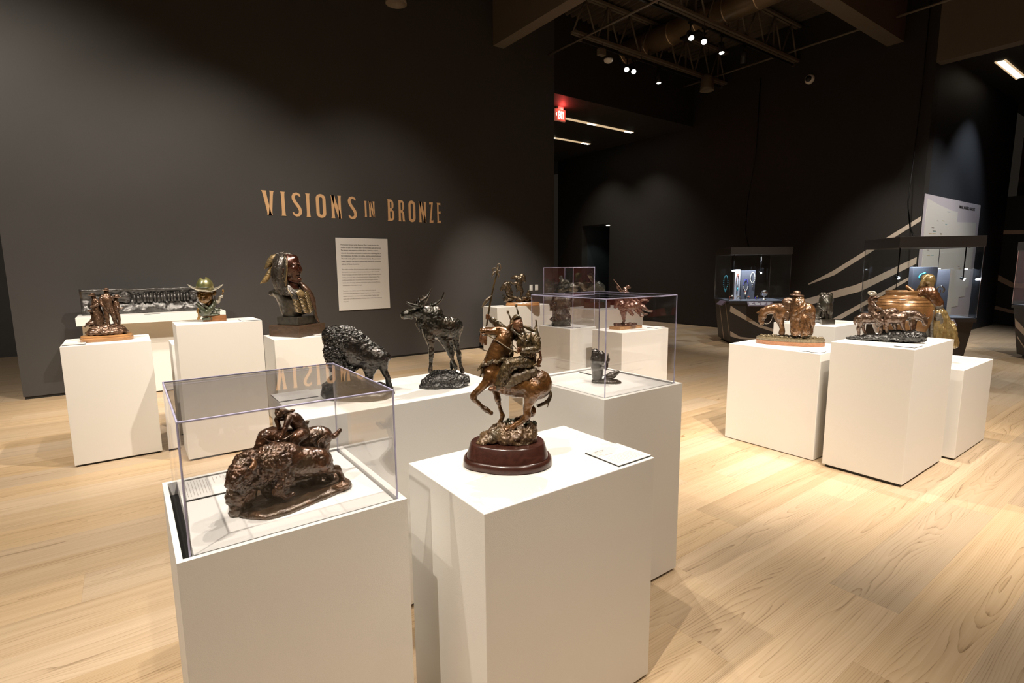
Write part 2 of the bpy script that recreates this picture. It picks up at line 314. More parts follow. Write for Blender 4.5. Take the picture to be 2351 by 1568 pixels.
class Clay:
    """soft union of tapered rods and ellipsoids, turned into one continuous mesh"""
    def __init__(s, sk, voxel=2.0, k=None):
        s.sk = sk; s.h = voxel * sk.mpu; s.k = 0.7 * (k if k is not None else 12) * sk.mpu; s.ops = []
    def rod(s, pts, k=None, smooth=True, sub=False):
        """pts: (u, v, t, r) ... along a limb"""
        P = [np.append(s.sk(p[0], p[1], p[2]), p[3] * s.sk.mpu) for p in pts]
        if smooth and len(P) > 2:
            Q = [2 * P[0] - P[1]] + P + [2 * P[-1] - P[-2]]; out = []
            for i in range(1, len(Q) - 2):
                for j in range(4):
                    t = j / 4; a, b, c, d = Q[i - 1:i + 3]
                    out.append(0.5 * (2 * b + (c - a) * t + (2 * a - 5 * b + 4 * c - d) * t * t + (3 * b - a - 3 * c + d) * t ** 3))
            out.append(P[-1]); P = out
        kk = s.k if k is None else 0.75 * k * s.sk.mpu
        for a, b in zip(P[:-1], P[1:]): s.ops.append(('c', a, b, kk, sub))
        return s
    def egg(s, c, r, rot=0.0, yaw=0.0, k=None, sub=False, e=2):
        """ellipsoid: centre (u, v, t), radii (ru, rv, rt), rot in the drawing plane (deg, clockwise on the drawing), yaw about vertical"""
        m = s.sk.mpu; C = s.sk(*c); ex, ez, ey = s.sk.ex, s.sk.ez, -s.sk.n
        a = R(-rot); A = np.array([ex * math.cos(a) + ez * math.sin(a), -ex * math.sin(a) + ez * math.cos(a), ey])
        if yaw:
            y = R(yaw); A = np.array([A[0] * math.cos(y) + A[2] * math.sin(y), A[1], -A[0] * math.sin(y) + A[2] * math.cos(y)])
        s.ops.append(('e', C, A, np.array(r) * m, s.k if k is None else 0.75 * k * m, sub, e)); return s
    def build(s, name, mat, parent, noise=(), relax=1, cut_z=0.0):
        lo = np.full(3, 1e9); hi = -lo; h = s.h
        for op in s.ops:
            if op[-2 if op[0] == 'e' else -1]: continue
            if op[0] == 'c':
                for q in op[1:3]: lo = np.minimum(lo, q[:3] - q[3]); hi = np.maximum(hi, q[:3] + q[3])
            else:
                ext = np.sqrt(((op[2] * op[3][:, None]) ** 2).sum(0)); lo = np.minimum(lo, op[1] - ext); hi = np.maximum(hi, op[1] + ext)
        lo -= 4 * h; hi += 4 * h; n = np.ceil((hi - lo) / h).astype(int) + 1
        if n.prod() > 9e6: h *= (n.prod() / 9e6) ** (1 / 3); n = np.ceil((hi - lo) / h).astype(int) + 1
        F = np.full(n, 1.0, np.float32); ax = [lo[i] + h * np.arange(n[i], dtype=np.float32) for i in range(3)]
        for op in s.ops:
            if op[0] == 'c':
                a, b, k, sub = op[1:]; blo = np.minimum(a[:3] - a[3], b[:3] - b[3]); bhi = np.maximum(a[:3] + a[3], b[:3] + b[3])
            else:
                C, A, r, k, sub, e = op[1:]; ext = np.sqrt(((A * r[:, None]) ** 2).sum(0)); blo, bhi = C - ext, C + ext
            pad = k + 3 * h; i0 = np.clip(np.floor((blo - pad - lo) / h).astype(int), 0, n - 1); i1 = np.clip(np.ceil((bhi + pad - lo) / h).astype(int) + 1, 1, n)
            sl = tuple(slice(i0[j], i1[j]) for j in range(3)); X, Y, Z = np.meshgrid(*[ax[j][sl[j]] for j in range(3)], indexing='ij', sparse=True)
            if op[0] == 'c':
                d = (b - a)[:3]; L2 = float(d @ d) + 1e-12; px, py, pz = X - a[0], Y - a[1], Z - a[2]
                t = np.clip((px * d[0] + py * d[1] + pz * d[2]) / L2, 0, 1)
                D = np.sqrt((px - t * d[0]) ** 2 + (py - t * d[1]) ** 2 + (pz - t * d[2]) ** 2) - (a[3] + t * (b[3] - a[3]))
            else:
                px, py, pz = X - C[0], Y - C[1], Z - C[2]; q = [(px * A[i][0] + py * A[i][1] + pz * A[i][2]) / r[i] for i in range(3)]
                if e == 2:
                    k0 = np.sqrt(q[0] ** 2 + q[1] ** 2 + q[2] ** 2); k1 = np.sqrt((q[0] / r[0]) ** 2 + (q[1] / r[1]) ** 2 + (q[2] / r[2]) ** 2)
                    D = k0 * (k0 - 1) / (k1 + 1e-9)
                else:
                    D = ((np.abs(q[0]) ** e + np.abs(q[1]) ** e + np.abs(q[2]) ** e) ** (1 / e) - 1) * r.min()
            G = F[sl]; k = max(k, 1e-6)
            if sub: D = -D; w = np.maximum(k - np.abs(G - D), 0) / k; F[sl] = np.maximum(G, D) + w * w * k / 4
            else: w = np.maximum(k - np.abs(G - D), 0) / k; F[sl] = np.minimum(G, D) - w * w * k / 4
        if cut_z is not None: F = np.maximum(F, (cut_z - ax[2])[None, None, :].astype(np.float32))
        V, Q, Nn = surface_nets(F, lo, h)
        for amp, freq, *st in noise:
            sc = np.array(st[0]) if st else np.ones(3); d = fnoise(V / s.sk.mpu / freq * sc, 3)
            V = V + Nn * (d * amp * s.sk.mpu)[:, None]
        if cut_z is not None: V[:, 2] = np.maximum(V[:, 2], cut_z)
        me = bpy.data.meshes.new(name); me.vertices.add(len(V)); me.vertices.foreach_set('co', V.astype(np.float32).ravel())
        me.loops.add(Q.size); me.loops.foreach_set('vertex_index', Q.ravel().astype(np.int32)); me.polygons.add(len(Q))
        me.polygons.foreach_set('loop_start', np.arange(0, Q.size, 4, dtype=np.int32)); me.update(calc_edges=True); me.validate()
        me.materials.append(mat); me.shade_smooth()
        return link(bpy.data.objects.new(name, me), parent)
def surface_nets(F, lo, h):
    inside = F < 0; n = np.array(F.shape) - 1
    c = np.zeros(n, np.int8)
    for dx in (0, 1):
        for dy in (0, 1):
            for dz in (0, 1): c += inside[dx:dx + n[0], dy:dy + n[1], dz:dz + n[2]]
    I = np.argwhere((c > 0) & (c < 8)); idx = np.full(n, -1, np.int64); idx[tuple(I.T)] = np.arange(len(I))
    acc = np.zeros((len(I), 3)); cnt = np.zeros(len(I)); corners = [np.array((a, b, d)) for a in (0, 1) for b in (0, 1) for d in (0, 1)]
    val = {tuple(q): F[tuple((I + q).T)] for q in corners}
    for q in corners:
        for axx in range(3):
            if q[axx] == 0:
                q2 = q.copy(); q2[axx] = 1; a, b = val[tuple(q)], val[tuple(q2)]; m = (a < 0) != (b < 0); t = a / (a - b + 1e-20)
                p = np.tile(q.astype(float), (len(I), 1)); p[:, axx] = t; acc[m] += p[m]; cnt[m] += 1
    V = (I + acc / np.maximum(cnt, 1)[:, None]) * h + lo
    g = np.zeros((len(I), 3))
    for q in corners: g += (2 * q - 1)[None, :] * val[tuple(q)][:, None]
    g /= np.linalg.norm(g, axis=1)[:, None] + 1e-12
    Q = []
    for axx in range(3):
        b, d = [(1, 2), (2, 0), (0, 1)][axx]; s0 = [slice(1, n[j]) for j in range(3)]; s1 = list(s0); s0[axx] = slice(0, n[axx]); s1[axx] = slice(1, n[axx] + 1)
        A, B = inside[tuple(s0)], inside[tuple(s1)]; off = np.ones(3, int); off[axx] = 0
        for flip in (False, True):
            W = np.argwhere((A & ~B) if not flip else (~A & B)) + off
            if not len(W): continue
            eb = np.zeros(3, int); eb[b] = 1; ed = np.zeros(3, int); ed[d] = 1
            q = [idx[tuple((W - o).T)] for o in (eb + ed, ed, 0 * eb, eb)]
            q = np.stack(q if not flip else q[::-1], 1); Q.append(q)
    Q = np.concatenate(Q); Q = Q[(Q >= 0).all(1)]
    return V, Q, g

# ------------------------------------------------------------------ the setting
XB, YW, TOP = 12.35, 8.86, 6.85
def struct(o): o['kind'] = 'structure'; return o
# floor: sub-floor with ash boards laid along X
def plank_mat():
    m, nt, b = new_mat('ash_boards'); L = nt.links.new
    tc = N(nt, 'ShaderNodeTexCoord'); oi = N(nt, 'ShaderNodeObjectInfo'); sp = N(nt, 'ShaderNodeSeparateXYZ'); L(tc.outputs['Object'], sp.inputs[0])
    def math_(op, a, b_=None, c=None):
        n = N(nt, 'ShaderNodeMath', operation=op)
        for i, v in enumerate((a, b_, c)):
            if v is None: continue
            if isinstance(v, (int, float)): n.inputs[i].default_value = v
            else: L(v, n.inputs[i])
        return n.outputs[0]
    rnd = oi.outputs['Random']; off = math_('MULTIPLY', rnd, 37.0)
    cb = N(nt, 'ShaderNodeCombineXYZ'); L(math_('MULTIPLY', sp.outputs[0], 0.75), cb.inputs[0]); L(math_('MULTIPLY', sp.outputs[1], 5.0), cb.inputs[1]); L(off, cb.inputs[2])
    n1 = N(nt, 'ShaderNodeTexNoise', Scale=1.2, Detail=2.0, Roughness=0.4); L(cb.outputs[0], n1.inputs['Vector'])
    # growth rings cut by the board face: arches along the board
    y2 = math_('MULTIPLY', math_('POWER', math_('ABSOLUTE', math_('ADD', sp.outputs[1], math_('MULTIPLY', math_('SUBTRACT', rnd, 0.5), 0.16))), 1.5), 120.0)
    hgt = math_('ADD', math_('ADD', y2, math_('MULTIPLY', sp.outputs[0], math_('SUBTRACT', math_('MULTIPLY', rnd, 3.0), 1.5))), math_('MULTIPLY', n1.outputs['Fac'], 9.0))
    fr = math_('FRACT', math_('MULTIPLY', hgt, 1.55))
    ring = math_('POWER', fr, 2.5)
    cb2 = N(nt, 'ShaderNodeCombineXYZ'); L(math_('MULTIPLY', sp.outputs[0], 3.0), cb2.inputs[0]); L(math_('MULTIPLY', sp.outputs[1], 160.0), cb2.inputs[1]); L(off, cb2.inputs[2])
    n2 = N(nt, 'ShaderNodeTexNoise', Scale=1.0, Detail=3.0); L(cb2.outputs[0], n2.inputs['Vector'])
    cb3 = N(nt, 'ShaderNodeCombineXYZ'); L(math_('MULTIPLY', sp.outputs[0], 0.45), cb3.inputs[0]); L(math_('MULTIPLY', sp.outputs[1], 22.0), cb3.inputs[1]); L(off, cb3.inputs[2])
    n5 = N(nt, 'ShaderNodeTexNoise', Scale=1.0, Detail=3.0); L(cb3.outputs[0], n5.inputs['Vector'])
    r1 = N(nt, 'ShaderNodeValToRGB'); e = r1.color_ramp.elements; e[0].position = 0.0; e[0].color = (0.58, 0.435, 0.285, 1); e[1].position = 1.0; e[1].color = (0.22, 0.14, 0.075, 1)
    md = e.new(0.6); md.color = (0.50, 0.36, 0.222, 1)
    L(math_('ADD', math_('ADD', math_('MULTIPLY', ring, 0.55), math_('MULTIPLY', math_('SUBTRACT', n2.outputs['Fac'], 0.4), 0.7)), math_('MULTIPLY', math_('SUBTRACT', n5.outputs['Fac'], 0.42), 1.3)), r1.inputs['Fac'])
    hs = N(nt, 'ShaderNodeHueSaturation'); L(r1.outputs['Color'], hs.inputs['Color'])
    L(math_('ADD', 0.90, math_('MULTIPLY', math_('FRACT', math_('MULTIPLY', rnd, 7.31)), 0.22)), hs.inputs['Value']); L(math_('ADD', 0.9, math_('MULTIPLY', math_('FRACT', math_('MULTIPLY', rnd, 13.7)), 0.2)), hs.inputs['Saturation'])
    L(hs.outputs['Color'], b.inputs['Base Color']); b.inputs['Roughness'].default_value = 0.42; b.inputs['Specular IOR Level'].default_value = 0.4
    bp = N(nt, 'ShaderNodeBump', Strength=0.08, Distance=0.002); L(n2.outputs['Fac'], bp.inputs['Height']); L(bp.outputs['Normal'], b.inputs['Normal'])
    return m
MAT['plank'] = plank_mat()
floor = struct(box('floor', (-9, -7, -0.20), (24, 26, -0.018), MAT['black']))
PW = 0.30
def plank_mesh(L_):
    bm = bmesh.new(); c = 0.0004; a, w = L_ / 2 - 0.0001, PW / 2 - 0.0001
    lo = [bm.verts.new((x, y, -0.018)) for x, y in ((-a, -w), (a, -w), (a, w), (-a, w))]
    mi = [bm.verts.new((x, y, -c)) for x, y in ((-a, -w), (a, -w), (a, w), (-a, w))]
    hi = [bm.verts.new((x, y, 0)) for x, y in ((-a + c, -w + c), (a - c, -w + c), (a - c, w - c), (-a + c, w - c))]
    for A, B in ((lo, mi), (mi, hi)):
        for i in range(4): bm.faces.new((A[i], A[(i + 1) % 4], B[(i + 1) % 4], B[i]))
    bm.faces.new(hi); me = bpy.data.meshes.new('plank'); bm.to_mesh(me); bm.free(); me.materials.append(MAT['plank']); return me
PM = {L_: plank_mesh(L_) for L_ in (2.4, 2.0, 1.6)}
rp = random.Random(5); rest = bmesh.new()
for r in range(-12, 62):
    y = r * PW + 0.011; x = -5.2 + rp.uniform(-1.6, 0)
    while x < 20:
        L_ = rp.choice((2.4, 2.4, 2.0, 1.6)); cx = x + L_ / 2
        near = -0.5 < y < 8.95 and x + L_ > -2.4 + 0.1 * y and x < 12.3 and cx < 2.2 + 1.9 * max(y, 0) + 6.5 and x + L_ > -1.6 + 0.0 * y
        if near and y < 8.95:
            o = bpy.data.objects.new('plank', PM[L_]); o.location = (cx, y, 0); link(o, floor)
        else:
            c = 0.0006; v = [rest.verts.new(p) for p in ((x + c, y - PW / 2 + c, 0), (x + L_ - c, y - PW / 2 + c, 0), (x + L_ - c, y + PW / 2 - c, 0), (x + c, y + PW / 2 - c, 0))]; rest.faces.new(v)
        x += L_
ro = bm_obj('far_planks', rest, MAT['plank'], floor); ro['kind'] = 'stuff'

# red mural on the wall behind the viewer; it shows only as a reflection in the acrylic
mu = thing('wall_mural', 'dark red mural with a black animal shape, mirrored in the acrylic boxes', 'mural', (11.4, -6.98, 0.1))
box('board', (-3.4, -0.02, 0), (3.4, 0.01, 2.6), simple('mural_red', (0.50, 0.055, 0.035), 0.6, vary=0.2), mu)
sh = [(0.6, 0.02), (0.8, 0.3), (1.1, 0.5), (1.5, 0.75), (2.0, 0.85), (2.4, 0.7), (2.6, 0.45), (2.5, 0.2), (2.2, 0.25), (2.1, 0.02), (1.9, 0.02), (1.8, 0.25), (1.2, 0.2), (1.0, 0.02)]
n_ = len(sh); mesh_obj('animal_shape', [(x, 0.011, z) for x, z in sh] + [(x, 0.016, z) for x, z in sh], [tuple(range(n_, 2 * n_))] + [(i, (i + 1) % n_, n_ + (i + 1) % n_, n_ + i) for i in range(n_)], simple('mural_black', (0.03, 0.028, 0.026), 0.6), mu)
for x in (10.0, 12.6): spot((x, -4.4, 5.2), (x, -7.0, 0.7), 700, 60, 0.9)  # unseen spots added to brighten the mural for its reflection
# title wall with a dark shadow gap at its foot
struct(box('wall_left', (-1.17, YW, 0.035), (7.59, YW + 0.22, TOP), MAT['wall']))
struct(box('baseboard_left', (-1.155, YW + 0.015, 0), (7.575, YW + 0.20, 0.035), MAT['black']))
struct(box('wall_far_left', (-9, 13.6, 0), (-0.2, 13.8, TOP), MAT['wall']))
struct(box('wall_outer', (-9.2, -7, 0), (-9, 26, TOP), MAT['wall']))
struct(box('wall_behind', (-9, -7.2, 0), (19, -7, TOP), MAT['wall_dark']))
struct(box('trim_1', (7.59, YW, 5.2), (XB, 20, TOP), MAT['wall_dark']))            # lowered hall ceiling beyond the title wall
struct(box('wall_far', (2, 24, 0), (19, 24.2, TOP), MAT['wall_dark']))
# back wall with a door recess
bw = bmesh.new()
for lo, hi in (((XB, 3.7, 0.03), (XB + 0.25, 11.75, TOP)), ((XB, 13.0, 0.03), (XB + 0.25, 14.2, TOP)), ((XB, 11.75, 2.93), (XB + 0.25, 13.0, TOP))): bm_box(bw, lo, hi)
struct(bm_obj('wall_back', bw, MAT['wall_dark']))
struct(box('baseboard_back', (XB + 0.01, 3.7, 0), (XB + 0.2, 11.75, 0.03), MAT['black']))
rc = bmesh.new()
bm_box(rc, (XB + 0.25, 11.55, 0), (XB + 0.31, 13.2, 2.93)) if False else None
bm_box(rc, (XB + 1.3, 11.6, 0), (XB + 1.36, 13.2, 3.0)); bm_box(rc, (XB + 0.25, 13.0, 0), (XB + 1.36, 13.06, 3.0)); bm_box(rc, (XB + 0.25, 11.69, 0), (XB + 1.36, 11.75, 3.0)); bm_box(rc, (XB + 0.25, 11.6, 2.93), (XB + 1.36, 13.2, 3.0))
struct(bm_obj('wall_recess', rc, MAT['wall_blue']))
MAT['olive'] = simple('olive_metal', (0.16, 0.14, 0.09), 0.4)
dj = struct(box('door_1', (XB + 1.0, 11.76, 0), (XB + 1.05, 12.05, 2.85), MAT['olive'])); box('door_stile', (XB + 0.97, 11.80, 0), (XB + 1.0, 11.86, 2.85), MAT['olive'], dj); box('door_glass', (XB + 0.97, 11.9, 2.35), (XB + 0.99, 12.02, 2.8), MAT['card'], dj)
# the wide opening at the right
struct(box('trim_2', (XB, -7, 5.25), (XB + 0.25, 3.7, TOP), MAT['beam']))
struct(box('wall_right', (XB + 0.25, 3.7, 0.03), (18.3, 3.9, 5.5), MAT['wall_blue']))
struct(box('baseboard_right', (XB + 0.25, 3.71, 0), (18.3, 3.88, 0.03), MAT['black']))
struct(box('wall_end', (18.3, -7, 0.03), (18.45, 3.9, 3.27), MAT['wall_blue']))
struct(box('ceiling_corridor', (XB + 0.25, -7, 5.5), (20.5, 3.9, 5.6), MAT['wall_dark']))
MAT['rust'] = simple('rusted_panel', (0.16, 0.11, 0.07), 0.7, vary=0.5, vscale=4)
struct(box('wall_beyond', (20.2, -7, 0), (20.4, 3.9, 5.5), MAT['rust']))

# ceiling: ribbed deck, painted beams, open joists
dk = bmesh.new(); xx = -9.0; pr = []
while xx < XB + 0.3:
    pr += [(xx, 6.85), (xx + 0.07, 6.85), (xx + 0.09, 6.79), (xx + 0.14, 6.79), (xx + 0.16, 6.85)]; xx += 0.16
a = [dk.verts.new((x, -7, z)) for x, z in pr]; b_ = [dk.verts.new((x, 26, z)) for x, z in pr]
for i in range(len(pr) - 1): dk.faces.new((a[i], b_[i], b_[i + 1], a[i + 1]))
MAT['deck'] = simple('deck_steel', (0.085, 0.07, 0.052), 0.55, vary=0.2, vscale=2)
dko = struct(bm_obj('ceiling', dk, MAT['deck']))
struct(box('ceiling_slab', (-9, -7, 6.87), (20.5, 26, 7.0), MAT['black']))
struct(box('trim_3', (6.06, -7, 5.785), (6.30, YW, 6.79), MAT['beam']))
struct(box('trim_4', (6.30, 4.24, 5.78), (XB, 4.52, 6.79), MAT['beam']))
def joist(y, x0, x1, label):
    t = thing('bar_joist', label, 'joist', (x0, y, 6.0), group='open web steel joists'); L_ = x1 - x0
    for z in (0.0, 0.70):
        for s in (-1, 1): box('chord', (0, s * 0.012, z), (L_, s * 0.062, z + 0.05), MAT['ceiling'], t)
    n = int(L_ / 0.62); d = L_ / n
    for i in range(n):
        xa = i * d
        tube('web', [(xa, 0, 0.02), (xa + d / 2, 0, 0.72)], 0.018, MAT['ceiling'], t, 6); tube('web', [(xa + d / 2, 0, 0.72), (xa + d, 0, 0.02)], 0.018, MAT['ceiling'], t, 6)
        if i % 2: box('web', (xa + d / 2 - 0.02, -0.01, 0.02), (xa + d / 2 + 0.02, 0.01, 0.72), MAT['ceiling'], t)
    return t
joist(7.98, 7.3, XB, 'open web steel joist nearest the lowered hall ceiling, carrying the smoke detector')
joist(6.25, 6.32, XB, 'open web steel joist carrying the row of four spotlights')
joist(4.60, 6.32, XB, 'open web steel joist alongside the painted beam at the upper right')
# lighting track under two joists
def track(y, x0, x1, label):
    t = thing('light_track', label, 'track', ((x0 + x1) / 2, y, 5.90), group='lighting tracks'); L_ = (x1 - x0) / 2
    box('rail', (-L_, -0.018, 0), (L_, 0.018, 0.035), MAT['black'], t)
    for s in (-1, 1): box('end_cap', (s * L_ - 0.02, -0.022, -0.004), (s * L_ + 0.02, 0.022, 0.039), MAT['beam'], t)
    for i in range(4): tube('hanger', [(-L_ + (i + 0.5) * L_ / 2, 0, 0.03), (-L_ + (i + 0.5) * L_ / 2, 0, 0.10)], 0.006, MAT['black'], t, 6)
track(7.98, 7.5, 12.2, 'black lighting track with the pair of glowing spotlights above the exit sign')
track(6.25, 7.0, 12.2, 'black lighting track holding four spotlights beside the round duct')
# duct
dt = thing('air_duct', 'round spiral steel air duct crossing under the ribbed ceiling', 'duct', (9.62, 8.75, 6.38))
tube('duct_pipe', [(0, 0, 0), (0, -12, 0)], 0.23, MAT['duct'], dt, 32)
for i in range(11):
    yy = -0.02 - i * 0.62; tube('seam', [(0, yy, 0), (0, yy - 0.03, 0)], 0.236, MAT['duct'], dt, 32)
box('grille', (-0.12, -2.0, -0.245), (0.12, -1.55, -0.2), MAT['black'], dt)
for z, x, lab in ((5.9, 7.42, 'thin steel conduit under the ceiling by the title wall corner'), (6.1, 11.9, 'thin steel conduit along the top of the back wall')):
    t = tube('conduit_pipe', [(x, -5, z), (x, 8.84, z)], 0.022, MAT['ceiling'], None, 8); tag(t, lab, 'pipe')

# spotlights
MAT['lens'] = simple('lamp_lens', (1, 1, 1), 0.3, emit=(1.0, 0.95, 0.86), power=30.0)
MAT['lens_dim'] = simple('lamp_lens_side', (1, 1, 1), 0.3, emit=(1.0, 0.95, 0.86), power=5.0)
def spotlight(loc, aim, label, lens='lens', drop=0.16):
    t = thing('spotlight', label, 'spotlight', loc, group='track spotlights')
    box('adapter', (-0.05, -0.02, -0.035), (0.05, 0.02, 0.0), MAT['black'], t)
    tube('stem', [(0, 0, -0.03), (0, 0, -drop)], 0.012, MAT['black'], t, 8)
    q = Vector(aim).normalized().to_track_quat('-Z', 'Y').to_euler(); c = Vector((0, 0, -drop - 0.06))
    h = lathe('housing', [(0.0, 0.1), (0.045, 0.1), (0.055, 0.08), (0.055, -0.12), (0.048, -0.12), (0.046, -0.10), (0.0, -0.10)], MAT['black'], t, c, q, 20)
    lathe('lens', [(0.0, -0.105), (0.045, -0.105)], MAT[lens], t, c, q, 20)
    for s in (-1, 1):
        tube('yoke', [(0, 0, -drop), (s * 0.06, 0, -drop), (s * 0.062, 0, -drop - 0.07)], 0.006, MAT['black'], t, 6)
    return t
spotlight((8.54, 6.25, 5.90), (-0.45, -0.55, -0.75), 'black spotlight tilted sideways, leftmost of the four under the middle joist', 'lens')
spotlight((8.95, 6.25, 5.90), (-0.75, -0.55, -0.55), 'glaring spotlight, second of the four under the middle joist')
spotlight((9.5, 6.25, 5.90), (-0.2, -0.25, -0.95), 'downward spotlight, third of the four under the middle joist', 'lens')
spotlight((10.26, 6.25, 5.90), (0.25, 0.2, -0.95), 'unlit grey spotlight, rightmost of the four under the middle joist', 'lens_dim')
spotlight((8.82, 7.98, 5.90), (-0.75, -0.6, -0.6), 'glaring spotlight, left one of the pair above the exit sign')
spotlight((9.02, 7.98, 5.90), (-0.65, -0.65, -0.6), 'bright spotlight, right one of the pair above the exit sign')
spotlight((9.84, 7.98, 5.90), (-0.1, -0.15, -1), 'slim downward spotlight hanging alone to the right of the pair', 'lens')
sm = thing('smoke_detector', 'round white detector dome hanging from a grey junction box at the joist end', 'detector', (8.15, 7.98, 5.83))
box('junction_box', (-0.16, -0.05, -0.06), (0.0, 0.05, 0.06), MAT['ceiling'], sm); lathe('dome', [(0, -0.16), (0.05, -0.155), (0.085, -0.13), (0.095, -0.1), (0.09, -0.085), (0, -0.085)], MAT['white_plastic'], sm, (0.12, 0, 0)); tube('stem', [(0.12, 0, -0.085), (0.05, 0, 0.0), (-0.05, 0, 0.0)], 0.008, MAT['black'], sm)
def pendant_speaker(loc, label):
    t = thing('pendant_speaker', label, 'speaker', loc, group='pendant loudspeakers')
    lathe('shell', [(0, 0.18), (0.08, 0.18), (0.13, 0.10), (0.15, -0.12), (0.16, -0.18), (0.14, -0.18), (0.13, -0.15), (0, -0.15)], MAT['ceiling'], t); tube('cable', [(0, 0, 0.18), (0, 0, max(0.3, 6.79 - loc[2]))], 0.006, MAT['black'], t, 6)
pendant_speaker((11.3, 7.76, 5.80), 'dark barrel shaped pendant loudspeaker near the end of the track over the hall')
pendant_speaker((3.66, 7.92, 5.72), 'dark round pendant loudspeaker cut by the top edge above the title wall')
dc = thing('dome_camera', 'small white dome camera high on the black back wall', 'camera', (XB, 5.94, 5.57))
lathe('mount_ring', [(0, 0), (0.10, 0), (0.10, 0.03), (0.085, 0.06), (0.06, 0.07), (0, 0.07)], MAT['white_plastic'], dc, rot=(0, R(-90), 0)); lathe('lens_dome', [(0.065, 0.065), (0.06, 0.09), (0.035, 0.115), (0, 0.125)], MAT['black'], dc, rot=(0, R(-90), 0))
# hanging cables
def cable(pts, label):
    o = tube('hanging_cable', pts, 0.011, MAT['black'], None, 6); tag(o, label, 'cable', 'hanging cables')
cable([(XB - 0.03, 7.05, 5.9), (XB - 0.04, 7.06, 4.2), (XB - 0.25, 7.08, 3.1), (10.9, 6.4, 2.3), (10.55, 6.1, 1.99)], 'thin black cable dropping down the back wall to the small jewellery showcase')
cable([(XB - 0.05, 3.86, 6.4), (XB - 0.06, 3.86, 5.0), (XB - 0.10, 3.88, 3.6), (11.6, 3.7, 2.7), (9.6, 3.0, 2.12), (9.0, 2.75, 1.96)], 'black cable dropping beside the wall corner to the large jewellery showcase')

# hall: recessed light slots, exit sign
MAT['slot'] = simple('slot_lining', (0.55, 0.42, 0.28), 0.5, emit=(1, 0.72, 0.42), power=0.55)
MAT['glow'] = simple('downlight_glow', (1, 1, 1), 0.3, emit=(1, 0.92, 0.8), power=9.0)
def slot_light(x0, x1, y, glows, label):
    t = thing('slot_light', label, 'ceiling light', ((x0 + x1) / 2, y, 5.2), group='hall slot lights'); hx = (x1 - x0) / 2
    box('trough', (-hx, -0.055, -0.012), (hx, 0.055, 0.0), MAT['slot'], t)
    for g in glows: box('lamp', (g - (x0 + x1) / 2 - 0.13, -0.04, -0.016), (g - (x0 + x1) / 2 + 0.13, 0.04, -0.012), MAT['glow'], t)
slot_light(8.0, 11.47, 10.14, (9.95, 11.32), 'long recessed light slot in the hall ceiling nearer to the exit sign')
slot_light(8.6, 11.47, 11.78, (11.3, 10.0), 'long recessed light slot in the hall ceiling farther from the exit sign')
MAT['exit_red'] = simple('exit_face', (0.5, 0.03, 0.02), 0.4, emit=(1.0, 0.10, 0.06), power=1.1)
MAT['exit_white'] = simple('exit_letters', (1, 0.9, 0.85), 0.4, emit=(1.0, 0.75, 0.62), power=3.2)
ex = thing('exit_sign', 'glowing red exit sign with an arrow hanging from the hall ceiling', 'exit sign', (8.33, 9.53, 5.02), R(0))
box('housing', (-0.185, -0.03, -0.15), (0.185, 0.03, 0.15), simple('exit_case', (0.55, 0.33, 0.28), 0.3, emit=(1, 0.3, 0.2), power=0.16), ex, 0.01)
box('face', (-0.115, -0.034, -0.13), (0.15, -0.03, 0.13), MAT['exit_red'], ex)
box('canopy', (-0.09, -0.04, 0.15), (0.09, 0.04, 0.208), MAT['white_plastic'], ex)
text_mesh('letters', 'EXIT', 0.27, MAT['exit_white'], ex, (0.02, -0.036, -0.095), (R(90), 0, 0), 0.002, 0.33, 'CENTER', bold=0.006)
ex.scale = (0.86, 0.86, 0.86)
text_mesh('arrow', '<', 0.13, MAT['exit_white'], ex, (-0.165, -0.036, -0.035), (R(90), 0, 0), 0.002, 0.5, bold=0.004)
el = bpy.data.lights.new('exit_glow', 'POINT'); el.energy = 6.0; el.color = (1, 0.06, 0.05); el.shadow_soft_size = 0.05
elo = bpy.data.objects.new('exit_glow', el); link(elo); elo.location = (8.36, 9.46, 5.10)
for hx, hy in ((9.95, 10.14), (11.3, 10.14), (11.3, 11.78)): spot((hx, hy, 5.17), (hx, hy, 0), 160, 100, 0.9)
# downlight over the door recess
dl = thing('downlight', 'small bright downlight in the top of the dark door recess', 'downlight', (XB + 0.45, 12.25, 2.93))
lathe('lamp', [(0, -0.012), (0.06, -0.012), (0.07, 0)], MAT['glow'], dl)
spot((XB + 0.45, 12.25, 2.9), (XB + 0.5, 12.3, 0), 14, 110, 0.5, color=(0.85, 1.0, 0.9))
# corridor ceiling light
cl = thing('troffer_light', 'recessed rectangular light panel in the corridor ceiling at the upper right', 'ceiling light', (14.95, 3.2, 5.5))
box('diffuser', (-0.8, -0.07, -0.012), (0.8, 0.07, -0.004), simple('troffer', (1, 1, 1), 0.4, emit=(1.0, 0.88, 0.68), power=1.6), cl)
for s in (-1, 1): box('frame', (-0.84, s * 0.07 - 0.012, -0.02), (0.84, s * 0.07 + 0.012, 0), MAT['slot'], cl)
spot((14.9, 2.4, 5.4), (14.6, 3.7, 1.8), 160, 80, 0.8, color=(0.85, 0.92, 1.0))
spot((11.0, 1.0, TRACK_Z), (13.6, 3.7, 1.6), 900, 44, 0.9, color=(1, 0.95, 0.9))  # unseen spot added to brighten the map panel
# things glimpsed through the gap at the end of the hall
fw = thing('glow_panel', 'self-glowing tan wall panel far away, glimpsed through the gap at the title wall corner', 'panel', (14.6, 23.95, 5.7))
box('panel', (-1.5, -0.05, -0.9), (1.5, 0, 0.9), simple('glow_tan', (0.6, 0.47, 0.3), 0.6, emit=(1, 0.78, 0.5), power=0.25), fw); box('ledge', (-1.5, -0.3, -1.1), (1.5, 0, -0.95), MAT['card'], fw)  # brightness of the far panel is put in as emission

